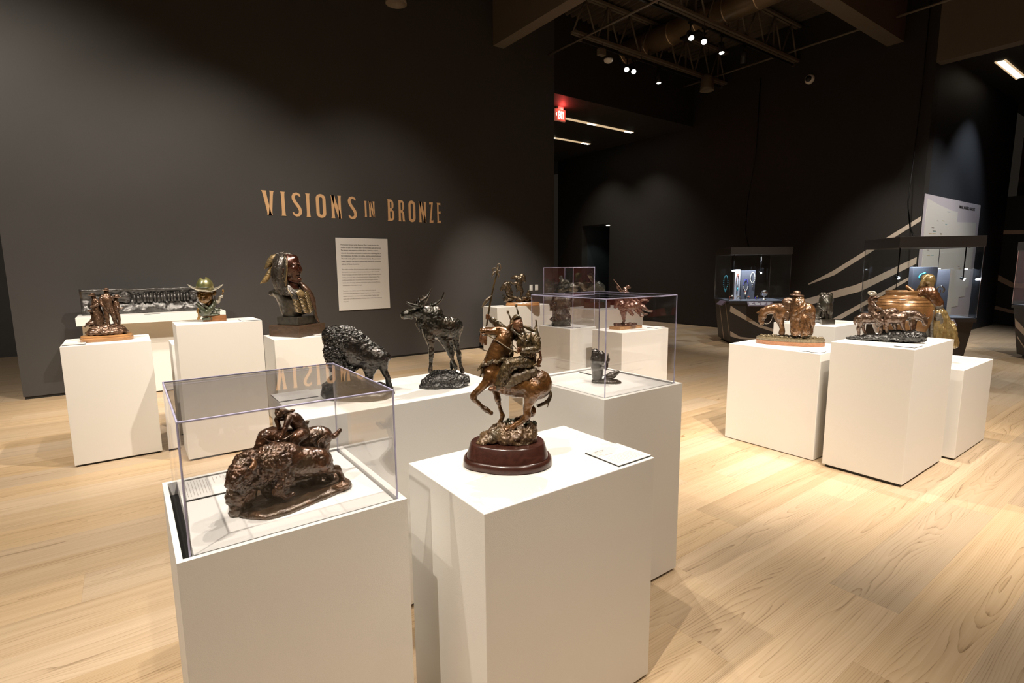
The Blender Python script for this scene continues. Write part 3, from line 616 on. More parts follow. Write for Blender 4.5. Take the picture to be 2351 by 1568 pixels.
# ------------------------------------------------------------------ title wall: lettering, text panel, switches
def letter_shape(ch):
    """outlines of flared narrow capitals in a box one unit high: list of closed polygons, later ones are holes"""
    def stem(xa, xb, w=0.13, f=0.03, z0=0.0, z1=1.0):  # slanted stem with flared ends, xa at the foot, xb at the top (left edges)
        def X(z): return xa + (xb - xa) * (z - z0) / (z1 - z0)
        L_ = [(X(z0) - f, z0), (X(z0 + .06) - f * .3, z0 + .05), (X(z0 + .2), z0 + .2), (X(z1 - .2), z1 - .2), (X(z1 - .06) - f * .3, z1 - .05), (X(z1) - f, z1)]
        R_ = [(X(z1) + w + f, z1), (X(z1 - .06) + w + f * .3, z1 - .05), (X(z1 - .2) + w, z1 - .2), (X(z0 + .2) + w, z0 + .2), (X(z0 + .06) + w + f * .3, z0 + .05), (X(z0) + w + f, z0)]
        return L_ + R_
    def ring(x0, x1, z0, z1, r, n=8):
        out = []
        for cx, cz, a0 in ((x1 - r, z1 - r, 0), (x0 + r, z1 - r, 90), (x0 + r, z0 + r, 180), (x1 - r, z0 + r, 270)):
            out += [(cx + r * math.cos(R(a0 + 90 * i / n)), cz + r * math.sin(R(a0 + 90 * i / n))) for i in range(n + 1)]
        return out
    def stroke(pts, ws):
        Lp, Rp = [], []
        for i, (x, z) in enumerate(pts):
            a = pts[max(i - 1, 0)]; b = pts[min(i + 1, len(pts) - 1)]; d = Vector((b[0] - a[0], b[1] - a[1])).normalized(); n = Vector((-d.y, d.x)) * ws[i] / 2
            Lp.append((x + n.x, z + n.y)); Rp.append((x - n.x, z - n.y))
        return Lp + Rp[::-1]
    if ch == 'I': return [[stem(0.03, 0.03)]], 0.19
    if ch == 'V': return [[stem(0.21, 0.03, 0.14, 0.03)], [stem(0.245, 0.345, 0.12, 0.03)]], 0.50
    if ch == 'O': return [[ring(0.0, 0.42, -0.015, 1.015, 0.21), ring(0.135, 0.285, 0.12, 0.88, 0.075)]], 0.42
    if ch == 'N': return [[stem(0.03, 0.03, 0.12, 0.025)], [[(0.03, 1.0), (0.18, 1.0), (0.22, 0.8), (0.42, 0.2), (0.42, 0.0), (0.33, 0.0), (0.16, 0.52), (0.1, 0.7)]], [stem(0.34, 0.34, 0.11, 0.025)]], 0.48
    if ch == 'S':
        P = [(0.36, 0.84), (0.32, 0.92), (0.22, 0.955), (0.12, 0.92), (0.075, 0.82), (0.085, 0.72), (0.14, 0.61), (0.23, 0.48), (0.31, 0.36), (0.345, 0.25), (0.335, 0.14), (0.27, 0.065), (0.18, 0.045), (0.09, 0.08), (0.035, 0.17)]
        return [[stroke(P, [0.05, 0.09, 0.115, 0.125, 0.13, 0.13, 0.13, 0.13, 0.13, 0.13, 0.13, 0.125, 0.115, 0.09, 0.05])]], 0.42
    if ch == 'B': return [[[(0.0, 0), (0.03, .05), (0.035, .95), (0.0, 1.0)] + [(0.2, 1.0), (0.3, .97), (0.36, .88), (0.375, .75), (0.36, .63), (0.27, .53), (0.37, .46), (0.40, .30), (0.385, .14), (0.33, .04), (0.24, 0.0)], ring(0.155, 0.255, 0.58, 0.89, 0.05), ring(0.155, 0.275, 0.11, 0.46, 0.06)]], 0.41
    if ch == 'R': return [[[(0.005, 0), (0.03, .06), (0.035, .95), (0.0, 1.0)] + [(0.2, 1.0), (0.3, .97), (0.36, .88), (0.375, .74), (0.36, .6), (0.28, .5), (0.345, .42), (0.365, .3), (0.375, .1), (0.42, 0), (0.27, 0), (0.255, .12), (0.245, .3), (0.22, .4), (0.155, .42), (0.155, .06), (0.185, 0)], ring(0.155, 0.255, 0.53, 0.89, 0.05)]], 0.43
    if ch == 'Z': return [[[(0.0, 0), (0.33, 0), (0.335, .14), (0.31, .115), (0.15, .11), (0.325, .97), (0.325, 1.0), (0.01, 1.0), (0.005, .87), (0.03, .895), (0.18, .895), (0.0, .03)]]], 0.335
    if ch == 'E': return [[[(0.0, 0), (0.03, .06), (0.035, .94), (0.0, 1.0), (0.325, 1.0), (0.325, .875), (0.29, .9), (0.155, .895), (0.155, .575), (0.28, .575), (0.325, .6), (0.325, .45), (0.28, .47), (0.155, .47), (0.155, .11), (0.3, .11), (0.34, .13), (0.34, 0)]]], 0.34
def letter(ch, x, z, hgt, parent, sx):
    polys, w = letter_shape(ch); bm = bmesh.new()
    for grp in polys:
        c = bpy.data.curves.new('letter', 'CURVE'); c.dimensions = '2D'; c.fill_mode = 'BOTH'; c.extrude = 0.004
        for pl in grp:
            sp = c.splines.new('POLY'); sp.points.add(len(pl) - 1); sp.use_cyclic_u = True
            for p, q in zip(sp.points, pl): p.co = (q[0] * hgt * sx, q[1] * hgt, 0, 1)
        o = bpy.data.objects.new('tmp', c); me = bpy.data.meshes.new_from_object(o); bm.from_mesh(me); bpy.data.objects.remove(o); bpy.data.curves.remove(c); bpy.data.meshes.remove(me)
    bm_obj('letter', bm, MAT['gold'], parent, (x, -0.004, z), (R(90), 0, 0))
    return w * hgt * sx
ti = thing('wall_lettering', 'large copper coloured capitals spelling VISIONS IN BRONZE on the charcoal wall', 'lettering', (3.26, YW, 2.425))
PXS = {'VISIONS': [(0, 1.768), (1, 2.030), (2, 2.180), (3, 2.398), (4, 2.557), (5, 2.800), (6, 3.072)]}
for ch, x in zip('VISIONS', (1.775, 2.045, 2.205, 2.418, 2.578, 2.812, 3.092)): letter(ch, x - 3.26, 0, 0.365, ti, 1.0)
for ch, x in zip('IN', (3.375, 3.452)): letter(ch, x - 3.26, 0.045, 0.265, ti, 0.85)
for ch, x in zip('BRONZE', (3.785, 3.985, 4.185, 4.385, 4.598, 4.768 - 0.13 + 0.0)): 
    letter(ch, (x if ch != 'E' else 4.752) - 3.26, 0, 0.365, ti, 0.86 if ch not in 'ZE' else 0.62)
pn = thing('text_panel', 'tall cream introduction panel of printed paragraphs on the charcoal wall', 'text panel', (3.305, YW - 0.008, 1.508))
box('board', (-0.453, -0.014, -0.603), (0.453, 0, 0.603), MAT['card'], pn, 0.002)
P1 = ['From ancient Greece to the American West, bronze has been the', 'medium of myth. The Greeks used it to immortalize gods and heroes.', 'The Romans cast emperors as divine figures. American sculptors', 'inherited this tradition and turned it toward a new mythology, that of', 'the frontiersman, the Indian, the cowboy, and the untamed landscape.', 'The works in this gallery are not historical records. They are visions -', 'crafted, idealized, and cast in a material long reserved for the stories', 'cultures tell about themselves.']
P2 = ["This tradition runs deep. Bronze's permanence, weight, and prestige have made it", 'the material of heroic sculpture for over five thousand years. When artists like', 'Frederic Remington and Charles Russell cast Western figures in bronze, they were', 'working consciously within a lineage stretching back to classical antiquity. Their', 'cowboys and Indians were not portraits from life but archetypes, shaped to', 'embody ideals of courage, endurance, and freedom, much as a bronze Hercules', 'once embodied Greek ideals of strength.']
P3 = ['The artists in this exhibition span more than a century and a range of', 'perspectives, from early masters of Western American art to American Indian', 'sculptors casting their own visions in this enduring medium. Together, these', 'works invite us to admire the artistry of bronze and to consider whose myths are', 'being told.']
for nm, lines, z0, sz, mt in (('lead_paragraph', P1, 0.480, 0.0318, 'ink'), ('body_text', P2, 0.075, 0.0262, 'ink_soft'), ('body_text', P3, -0.285, 0.0262, 'ink_soft')):
    text_mesh(nm, '\n'.join(lines), sz, MAT[mt], pn, (-0.375, -0.0155, z0), (R(90), 0, 0), 0.0003, 0.78, spacing=0.0457 / sz if nm[0] == 'l' else 0.0445 / sz)
for x, lab in ((6.95, 'white wall switch plate, left of the two above the plinth with fighting horses'), (7.10, 'white wall switch plate, right of the two above the plinth with fighting horses')):
    t = thing('switch_plate', lab, 'switch', (x, YW, 1.17), group='switch plates'); box('plate', (-0.04, -0.012, -0.06), (0.04, 0, 0.06), MAT['white_plastic'], t, 0.003); box('rocker', (-0.016, -0.018, -0.033), (0.016, -0.012, 0.033), MAT['white_plastic'], t, 0.002)
# painted route lines on the walls
MAT['stripe'] = simple('tan_stripe', (0.66, 0.56, 0.46), 0.6)
def wall_band(poly, label, along='y', at=XB):
    vs = []
    if along == 'y': vs = [(at - 0.003, y, z) for y, z in poly] + [(at, y, z) for y, z in poly]
    else: vs = [(x, at - 0.003, z) for x, z in poly] + [(x, at, z) for x, z in poly]
    n = len(poly); fs = [tuple(range(n)), tuple(range(2 * n - 1, n - 1, -1))] + [(i, n + i, n + (i + 1) % n, (i + 1) % n) for i in range(n)]
    o = mesh_obj('wall_stripe', vs, fs, MAT['stripe']); tag(o, label, 'wall stripe', 'painted wall stripes'); return o
wall_band([(5.69, 1.174), (5.194, 1.464), (3.70, 2.50), (3.70, 2.41), (5.161, 1.371), (5.671, 1.16)], 'highest tan stripe climbing the black back wall towards the corner')
wall_band([(5.83, 0.80), (4.749, 1.166), (4.453, 1.305), (3.71, 1.731), (3.71, 1.60), (4.634, 1.040), (5.6, 0.72)], 'broad bent tan stripe on the back wall between the two jewellery showcases')
wall_band([(5.113, 0.442), (3.71, 1.414), (3.71, 1.355), (4.965, 0.43)], 'lowest straight tan stripe on the back wall behind the large showcase')
wall_band([(3.71, 2.43), (2.6, 2.38), (2.6, 2.28), (3.71, 2.33)], 'tan stripe near the top of the far striped wall at the right edge', 'y', 18.3)
wall_band([(3.70, 1.30), (3.40, 1.10), (2.6, 1.02), (2.6, 0.92), (3.42, 0.98), (3.70, 1.15)], 'bent tan stripe halfway up the far striped wall at the right edge', 'y', 18.3)
wall_band([(3.70, 0.50), (3.2, 0.36), (3.2, 0.28), (3.70, 0.41)], 'low tan stripe on the far striped wall behind the rightmost showcase', 'y', 18.3)
# map panel on the corridor wall
MAT['lilac'] = simple('lilac_board', (0.50, 0.46, 0.49), 0.6); MAT['ivory'] = simple('ivory_board', (0.62, 0.60, 0.55), 0.6)
mp_ = thing('map_panel', 'tall lilac panel with a pale map shape behind the large showcase', 'map panel', (14.16, 3.69, 1.6))
box('board', (-1.78, -0.012, -1.35), (1.82, 0, 1.315), MAT['lilac'], mp_)
prism_pts = [(-1.645, 1.234), (-1.02, 1.158), (-0.22, 1.089), (0.222, 1.076), (0.231, 0.874), (0.45, 0.872), (1.576, 0.915), (1.615, 0.64), (1.55, -0.55), (1.35, -0.55), (1.35, -0.75), (0.9, -0.75), (0.9, -0.95), (0.45, -0.95), (0.45, -1.15), (-1.60, -1.15), (-1.62, 0.2), (-1.678, 0.767), (-1.662, 0.984)]
n_ = len(prism_pts); mesh_obj('map_shape', [(x, -0.012, z) for x, z in prism_pts] + [(x, -0.018, z) for x, z in prism_pts], [tuple(range(n_, 2 * n_))] + [(i, (i + 1) % n_, n_ + (i + 1) % n_, n_ + i) for i in range(n_)], MAT['ivory'], mp_)
text_mesh('heading', 'MINES, MAKERS, MARKETS', 0.085, MAT['ink'], mp_, (0.30, -0.0135, 1.165), (R(90), 0, 0), 0.0005, 1.12, bold=0.003)
MAT['teal_ink'] = simple('teal_ink', (0.25, 0.42, 0.42), 0.7); MAT['tan_ink'] = simple('tan_ink', (0.45, 0.36, 0.2), 0.7)
rm = random.Random(3)
for i in range(26):
    x, z = rm.choice(((-0.7, 0.85), (-0.6, 0.6), (0.9, 0.2), (0.3, 0.4), (-1.1, 0.5))); x += rm.uniform(-0.35, 0.35); z += rm.uniform(-0.35, 0.2)
    box('map_mark', (x, -0.0195, z), (x + rm.uniform(0.08, 0.2), -0.018, z + 0.012), MAT[rm.choice(('teal_ink', 'tan_ink', 'ink_soft'))], mp_)

# ------------------------------------------------------------------ white plinths
PG = 'white display plinths'
def plinth(x0, x1, y0, y1, h, label, gap=0.016):
    cx, cy = (x0 + x1) / 2, (y0 + y1) / 2; t = thing('display_plinth', label, 'plinth', (cx, cy, 0), group=PG); a, b = (x1 - x0) / 2, (y1 - y0) / 2
    box('body', (-a, -b, gap), (a, b, h), MAT['plinth'], t, 0.0025, seg=2); box('toe_recess', (-a + 0.018, -b + 0.018, 0), (a - 0.018, b - 0.018, gap), MAT['black'], t)
    return t
plinth(-0.472, 0.132, 5.475, 6.065, 1.003, 'white plinth carrying the group of men in hats, leftmost of all')
plinth(0.300, 0.75, 5.92, 6.34, 0.90, 'low white plinth mostly hidden behind the plinth of the hatted head')
plinth(0.298, 0.945, 5.06, 5.48, 1.156, 'tallest white plinth, carrying the cowboy hat head')
plinth(1.148, 1.755, 5.62, 6.13, 0.90, 'white plinth under the feathered warrior bust')
plinth(0.516, 1.545, 2.155, 2.69, 1.0, 'long white plinth shared by the standing bison and the moose')
plinth(0.773, 1.527, 1.207, 1.712, 0.898, 'nearest white plinth, under the large mounted warrior', 0.012)
plinth(5.52, 6.86, 8.05, 8.54, 0.865, 'wide white plinth against the title wall under the fighting horses')
plinth(3.445, 3.80, 3.775, 4.26, 1.0, 'narrow white plinth under the small tall acrylic box')
plinth(5.25, 6.15, 5.15, 5.9, 1.0, 'white plinth behind the small acrylic box, under the faceted bronze')
plinth(3.60, 4.262, 3.25, 3.63, 1.0, 'white plinth under the galloping rider with the lance')
plinth(4.437, 5.10, 1.909, 2.704, 0.891, 'white plinth under the horse and the man in a long coat', 0.006)
plinth(4.385, 5.235, 1.275, 1.818, 1.008, 'white plinth under the bronze riders driving cattle', 0.022)
plinth(5.353, 6.197, 1.22, 1.9, 0.752, 'low white plinth at the right under the big pot and leaning woman')
plinth(5.52, 6.25, 2.262, 2.866, 1.0, 'white plinth behind the man in the long coat, under the small bison hunt')
# relief shelf: slab on a narrower box
t = thing('display_plinth', 'wide white shelf plinth with an overhanging top under the long dark relief', 'plinth', (0.27, 8.35, 0), group=PG)
box('top_slab', (-0.79, -0.30, 0.953), (0.79, 0.30, 1.054), MAT['plinth'], t, 0.002); box('body', (-0.75, -0.05, 0.016), (0.75, 0.28, 0.953), MAT['plinth'], t, 0.002); box('toe_recess', (-0.73, -0.03, 0), (0.73, 0.26, 0.016), MAT['black'], t)
def case_plinth(x0, x1, y0, y1, h, gx0, gx1, gy0, gy1, rim, label, gap=0.016, th=0.007):
    """plinth whose top has a groove for an acrylic cover standing on (gx0..gx1, gy0..gy1)"""
    t = thing('display_plinth', label, 'plinth', ((x0 + x1) / 2, (y0 + y1) / 2, 0), group=PG); ox, oy = (x0 + x1) / 2, (y0 + y1) / 2
    a, b = (x1 - x0) / 2, (y1 - y0) / 2
    box('toe_recess', (-a + 0.018, -b + 0.018, 0), (a - 0.018, b - 0.018, gap), MAT['black'], t)
    box('body', (-a, -b, gap), (a, b, h - 0.045), MAT['plinth'], t)
    for lo, hi in (((-a, -b), (-a + rim[0], b)), ((a - rim[1], -b), (a, b)), ((-a + rim[0], -b), (a - rim[1], -b + rim[2])), ((-a + rim[0], b - rim[3]), (a - rim[1], b))):
        box('rim', (*lo, h - 0.045), (*hi, h), MAT['plinth'], t)
    box('groove_bottom', (-a + rim[0], -b + rim[2], h - 0.0449), (a - rim[1], b - rim[3], h - 0.043), MAT['black'], t)  # thin black sheet along the bottom of the groove
    box('deck', (gx0 - ox + th + 0.004, gy0 - oy + th + 0.004, h - 0.043), (gx1 - ox - th - 0.004, gy1 - oy - th - 0.004, h - 0.004), MAT['plinth_smooth'], t)
    return t
def acrylic(x0, x1, y0, y1, z0, z1, label, th=0.007):
    t = thing('acrylic_cover', label, 'acrylic case', ((x0 + x1) / 2, (y0 + y1) / 2, z0), group='clear acrylic covers'); a, b, H = (x1 - x0) / 2, (y1 - y0) / 2, z1 - z0
    def pane(lo, hi): return box('pane', lo, hi, MAT['glass'], t)
    e = 0.0045
    pane((-a + e, -b, 0), (a - e, -b + th, H - e)); pane((-a + e, b - th, 0), (a - e, b, H - e)); pane((-a, -b + e, 0), (-a + th, b - e, H - e)); pane((a - th, -b + e, 0), (a, b - e, H - e)); pane((-a + e, -b + e, H - th), (a - e, b - e, H))
    def strip(lo, hi): box('glued_edge', lo, hi, MAT['glass_edge'], t, 0.001)
    for sx in (-1, 1):
        for sy in (-1, 1): xa, ya = sx * a, sy * b; strip((min(xa, xa - sx * e), min(ya, ya - sy * e), 0), (max(xa, xa - sx * e), max(ya, ya - sy * e), H))
        xa = sx * a; strip((min(xa, xa - sx * e), -b + e, H - e), (max(xa, xa - sx * e), b - e, H))
        ya = sx * b; strip((-a + e, min(ya, ya - sx * e), H - e), (a - e, max(ya, ya - sx * e), H))
    return t
case_plinth(0.0385, 0.639, 1.434, 2.04, 0.9, 0.066, 0.618, 1.452, 2.022, (0.014, 0.02, 0.016, 0.017), 'white plinth with a grooved top holding the acrylic box over the bison hunt')
acrylic(0.066, 0.618, 1.452, 2.022, 0.865, 1.243, 'wide clear acrylic box over the bison hunt, nearest of the three')
case_plinth(1.668, 2.227, 1.602, 2.20, 1.014, 1.70, 2.20, 1.63, 2.165, (0.026, 0.02, 0.022, 0.03), 'white plinth with a grooved top holding the acrylic box over the crouching figure')
acrylic(1.70, 2.20, 1.63, 2.165, 0.985, 1.46, 'square clear acrylic box over the small crouching figure')
acrylic(3.50, 3.795, 3.80, 4.25, 1.0, 1.597, 'small tall acrylic box over the rider on a wild tree trunk')

# ------------------------------------------------------------------ label cards
def card(cx, cy, z, label, w=0.175, d=0.17, face=0.0, lines=8, glassy=False):
    t = thing('label_card', label, 'label card', (cx, cy, z), face, group='label cards')
    box('backing', (-w / 2, -d / 2, 0.0), (w / 2, d / 2, 0.0045), MAT['black'], t); box('face', (-w / 2 + 0.0004, -d / 2 + 0.0004, 0.0045), (w / 2 - 0.0004, d / 2 - 0.0004, 0.0058), MAT['card'], t)
    rc_ = random.Random(int(cx * 1000 + cy * 77)); bm = bmesh.new()
    def line(y, x1, hgt):
        x = -w / 2 + 0.015
        while x < x1:
            L_ = min(rc_.uniform(0.006, 0.02), x1 - x); 
            if L_ > 0.003: v = [bm.verts.new(p) for p in ((x, y, 0.0060), (x + L_, y, 0.0060), (x + L_, y + hgt, 0.0060), (x, y + hgt, 0.0060))]; bm.faces.new(v)
            x += L_ + 0.003
    for i in range(4): line(d / 2 - 0.035 - i * 0.0115, -w / 2 + 0.015 + (0.045, 0.02, 0.028, 0.06)[i], 0.0024)
    for i in range(lines): line(d / 2 - 0.09 - i * 0.0085, w / 2 - rc_.uniform(0.018, 0.03), 0.0019)
    bm_obj('printed_lines', bm, MAT['ink_card'], t)
    bm = bmesh.new(); line(d / 2 - 0.024, -w / 2 + 0.075, 0.0034); bm_obj('printed_title', bm, MAT['ink_soft'], t)
card(1.437, 1.306, 0.898, 'white label card at the corner of the mounted warrior plinth')
card(0.162, 1.915, 0.896, 'white label card lying inside the acrylic box beside the bison hunt', face=R(-90))
card(0.603, 2.60, 1.0, 'white label card beside the standing bison on the long plinth', face=R(180))
card(-0.388, 5.60, 1.003, 'white label card on the plinth of the group of men in hats', 0.15, 0.12)
card(0.862, 5.16, 1.156, 'white label card on the tallest plinth beside the hatted head', 0.15, 0.17)
card(1.64, 5.76, 0.90, 'white label card beside the dark wooden base of the feathered bust', 0.15, 0.17)
card(4.53, 2.015, 0.891, 'white label card at the corner of the long coat man plinth', 0.11, 0.165)
card(4.545, 1.365, 1.008, 'white label card in front of the riders driving cattle', 0.16, 0.125)
card(4.18, 3.33, 1.0, 'white label card beside the galloping rider with the lance', 0.14, 0.11)
card(3.56, 3.85, 1.0, 'white label card in front of the rough trunk inside the small acrylic box', 0.09, 0.09)
card(2.10, 2.06, 1.010, 'white label card behind the crouching figure in the square acrylic box', 0.16, 0.15)
card(0.235, 8.09, 1.054, 'white label card lying before the long dark relief', 0.17, 0.07, lines=0)
card(6.72, 8.3, 0.865, 'white label card beside the fighting horses base', 0.2, 0.15)
card(5.62, 2.70, 1.0, 'white label card beside the small bison hunt behind the long coat man', 0.16, 0.15)

# ------------------------------------------------------------------ black jewellery showcases
MAT['case_black'] = simple('showcase_laminate', (0.05, 0.044, 0.042), 0.45, vary=0.1)
MAT['case_deck'] = simple('showcase_deck', (0.09, 0.095, 0.11), 0.5); MAT['label_plum'] = simple('plum_label', (0.13, 0.09, 0.115), 0.5)
MAT['turq'] = simple('turquoise', (0.06, 0.42, 0.48), 0.35); MAT['silver'] = simple('silver', (0.75, 0.72, 0.68), 0.2, metal=1.0); MAT['lapis'] = simple('lapis', (0.05, 0.04, 0.45), 0.4); MAT['coral'] = simple('coral', (0.5, 0.12, 0.05), 0.4); MAT['shell'] = simple('shell_bead', (0.7, 0.62, 0.5), 0.4); MAT['jet'] = simple('jet', (0.02, 0.02, 0.02), 0.3); MAT['goldm'] = simple('gold_metal', (0.8, 0.55, 0.25), 0.25, metal=1.0)
MAT['led'] = simple('led_lens', (1, 1, 1), 0.3, emit=(0.85, 0.92, 1.0), power=150.0)
SG = 'black jewellery showcases'
def showcase(fx, fy, rz, w, d, label, bands, lamps):
    """(fx, fy): the near corner; local +x runs along the front right face, +y along the left face"""
    t = thing('jewellery_showcase', label, 'showcase', (fx, fy, 0), rz, group=SG); g = MAT['case_black']
    i = 0.10
    box('toe_recess', (i + 0.05, i + 0.05, 0), (w - i - 0.05, d - i - 0.05, 0.05), MAT['black'], t)
    # tapered base
    bm = bmesh.new(); lo = [(i, i), (w - i, i), (w - i, d - i), (i, d - i)]; hi = [(0.02, 0.02), (w - 0.02, 0.02), (w - 0.02, d - 0.02), (0.02, d - 0.02)]
    a = [bm.verts.new((x, y, 0.05)) for x, y in lo]; m = [bm.verts.new((x, y, 0.84)) for x, y in hi]; bm.faces.new(a[::-1]); bm.faces.new(m)
    for k in range(4): bm.faces.new((a[k], a[(k + 1) % 4], m[(k + 1) % 4], m[k]))
    bo = bm_obj('base', bm, g, t)
    box('deck_tray', (0, 0, 0.84), (w, d, 0.885), g, t); box('deck', (0.02, 0.02, 0.885), (w - 0.02, d - 0.02, 0.897), MAT['case_deck'], t)
    e = 0.010
    for lo_, hi_ in (((e, 0), (w - e, e)), ((e, d - e), (w - e, d)), ((0, e), (e, d - e)), ((w - e, e), (w, d - e))): box('pane', (*lo_, 0.90), (*hi_, 1.81), MAT['case_glass'], t)
    for x in (0, w - 0.006):
        for y in (0, d - 0.006): box('pane_edge', (x, y, 0.90), (x + 0.006, y + 0.006, 1.81), MAT['silver'], t)
    box('hood', (-0.01, -0.01, 1.81), (w + 0.01, d + 0.01, 1.95), g, t, 0.003)
    # sloping label rails
    for nm, (xa, xb) in (('label_rail', (0.30 * w, 0.72 * w)),):
        vs = [(xa, -0.015, 0.885), (xb, -0.015, 0.885), (xb, -0.10, 0.80), (xa, -0.10, 0.80), (xa, 0.01, 0.87), (xb, 0.01, 0.87), (xb, -0.085, 0.785), (xa, -0.085, 0.785)]
        lr = mesh_obj(nm, vs, [(0, 3, 2, 1), (4, 5, 6, 7), (0, 1, 5, 4), (1, 2, 6, 5), (2, 3, 7, 6), (3, 0, 4, 7)], MAT['label_plum'], t)
        for q in range(4):
            for r_ in range(3):
                x = xa + 0.03 + q * (xb - xa) / 4.2; L_ = (xb - xa) / 4.2 * (0.75, 0.5, 0.85)[(q + r_) % 3]; y, z = -0.03 - r_ * 0.02, 0.872 - r_ * 0.02
                mesh_obj('label_line', [(x, y, z), (x + L_, y, z), (x + L_, y - 0.006, z - 0.006), (x, y - 0.006, z - 0.006)], [(0, 3, 2, 1)], MAT['card'], lr)
    vs = [(-0.015, d * 0.15, 0.885), (-0.015, d * 0.5, 0.885), (-0.10, d * 0.5, 0.80), (-0.10, d * 0.15, 0.80), (0.01, d * 0.15, 0.87), (0.01, d * 0.5, 0.87), (-0.085, d * 0.5, 0.785), (-0.085, d * 0.15, 0.785)]
    mesh_obj('label_rail', vs, [(0, 1, 2, 3), (7, 6, 5, 4), (0, 4, 5, 1), (1, 5, 6, 2), (2, 6, 7, 3), (3, 7, 4, 0)], MAT['label_plum'], t)
    for face, pts, th in bands:      # painted stripes on the base: pts along the face as (fraction along, height)
        vs = []
        for off in (0.0, -0.003):
            for f, z in pts:
                s = 1 - (z - 0.05) / 0.79; ins = 0.02 + (i - 0.02) * s
                if face == 'x': vs.append((ins + f * (w - 2 * ins), ins + off, z))
                else: vs.append((ins + off, ins + f * (d - 2 * ins), z))
        n = len(pts); fs = [tuple(range(n)), tuple(range(n, 2 * n))] + [(k, (k + 1) % n, n + (k + 1) % n, n + k) for k in range(n)]
        o = mesh_obj('base_stripe', vs, fs, MAT['stripe'], t); bm = bmesh.new(); bm.from_mesh(o.data); bmesh.ops.recalc_face_normals(bm, faces=bm.faces); bm.to_mesh(o.data); bm.free()
    for (x, y, z) in lamps:
        s = thing('case_spot', 'small', 'lamp') if False else None
        st = tube('lamp_stem', [(x, y, 1.81), (x, y, z)], 0.007, MAT['black'], t, 6); lathe('lamp_head', [(0, 0.03), (0.018, 0.03), (0.018, -0.02), (0.0, -0.02)], MAT['black'], st, (x, y, z), (R(-60), R(-40), 0), 10); lathe('lamp_lens', [(0, -0.021), (0.017, -0.021)], MAT['led'], st, (x, y, z), (R(-60), R(-40), 0), 10)  # lens glow is strong and tilted to the viewer, put in as bright highlights
    return t
def cool(loc, to, w, ang=80): return spot(loc, to, w, ang, 0.7, 0.02, (0.82, 0.9, 1.0))
c1 = showcase(9.74, 5.99, R(-42), 1.15, 1.08, 'black jewellery showcase at the back wall, smallest in view',
    [('x', [(0.02, 0.80), (0.0, 0.68), (0.55, 0.36), (1.0, 0.22), (1.0, 0.27), (0.55, 0.42)], 0), ('x', [(0.0, 0.28), (0.0, 0.17), (0.18, 0.12), (0.7, 0.08), (0.7, 0.11), (0.2, 0.16)], 0), ('y', [(0.25, 0.84), (0.28, 0.84), (0.08, 0.2), (0.04, 0.2)], 0), ('y', [(0.68, 0.84), (0.70, 0.84), (0.55, 0.06), (0.50, 0.06)], 0)],
    [(0.15, 0.3, 1.5), (0.75, 0.5, 1.45), (0.3, 0.9, 1.5)])
c2 = showcase(8.2, 2.66, R(-45), 0.99, 0.90, 'largest black jewellery showcase, behind the big pot and the leaning woman',
    [('x', [(0.55, 0.50), (0.95, 0.33), (0.95, 0.16), (0.72, 0.30)], 0), ('y', [(0.3, 0.8), (0.36, 0.8), (0.3, 0.06), (0.22, 0.06)], 0)], [(0.1, 0.18, 1.42), (0.9, 0.2, 1.40)])
c3 = showcase(11.62, 1.58, R(-45), 1.1, 0.98, 'black jewellery showcase cut by the right edge of the picture',
    [('y', [(0.98, 0.66), (0.98, 0.52), (0.55, 0.25), (0.5, 0.33)], 0), ('y', [(0.95, 0.36), (0.95, 0.33), (0.65, 0.05), (0.60, 0.05)], 0)], [(0.2, 0.75, 1.5)])
def in_case(c, x, y, z): return c.matrix_basis @ Vector((x, y, z))
for c, s in ((c1, 1), (c2, 1), (c3, 1)):
    for x, y in ((0.3, 0.25), (0.75, 0.45)): cool(in_case(c, x, y, 1.78), in_case(c, x + 0.05, y + 0.2, 0.9), 40.0, 120)
# contents
def stand(c, x, y, w, h, label, mat='case_deck', rz=0.0):
    t = thing('display_block', label, 'stand', in_case(c, x, y, 0.897), c.rotation_euler.z + rz, group='display blocks in the showcases')
    box('block', (-w / 2, 0, 0), (w / 2, 0.10, h), MAT[mat], t, 0.003); box('foot', (-w / 2 - 0.01, -0.005, 0), (w / 2 + 0.01, 0.11, 0.008), MAT[mat], t); return t
MAT['pale_block'] = simple('pale_block', (0.42, 0.42, 0.46), 0.6); MAT['slate'] = simple('slate_block', (0.10, 0.105, 0.13), 0.6)
stand(c1, 0.30, 0.50, 0.11, 0.62, 'tall pale block behind the turquoise pendant in the small showcase', 'pale_block')
stand(c1, 0.52, 0.52, 0.28, 0.60, 'wide slate block behind two necklaces in the small showcase', 'slate')
stand(c2, 0.50, 0.30, 0.30, 0.66, 'dark slate block with a turquoise cuff in the large showcase', 'slate')
stand(c2, 0.80, 0.55, 0.30, 0.62, 'grey block with a cuff at the right of the large showcase', 'slate')
def necklace(c, x, y, z, w, h, mats, label, pend=None, rz=0.0):
    t = thing('necklace', label, 'necklace', in_case(c, x, y, z), c.rotation_euler.z + rz, group='necklaces in the showcases')
    n = 26
    for i in range(n):
        a = 2 * math.pi * i / n; px, pz = w / 2 * math.sin(a), h / 2 * math.cos(a); px *= 1.0 if pz > -h * 0.1 else max(0.15, 1 + (pz + h * 0.1) / (h * 0.5))
        m = mats[int(abs(math.cos(a / 2)) * len(mats) * 0.999)]
        lathe('bead', [(0, -0.010), (0.007, -0.006), (0.009, 0), (0.007, 0.006), (0, 0.010)], MAT[m], t, (px, -0.008, pz), (0, a + R(90), 0), 6)
    if pend: lathe('pendant', [(0, -0.035), (0.012, -0.03), (0.016, 0), (0.01, 0.03), (0, 0.035)], MAT[pend], t, (0, -0.01, -h / 2 - 0.03), n=10)
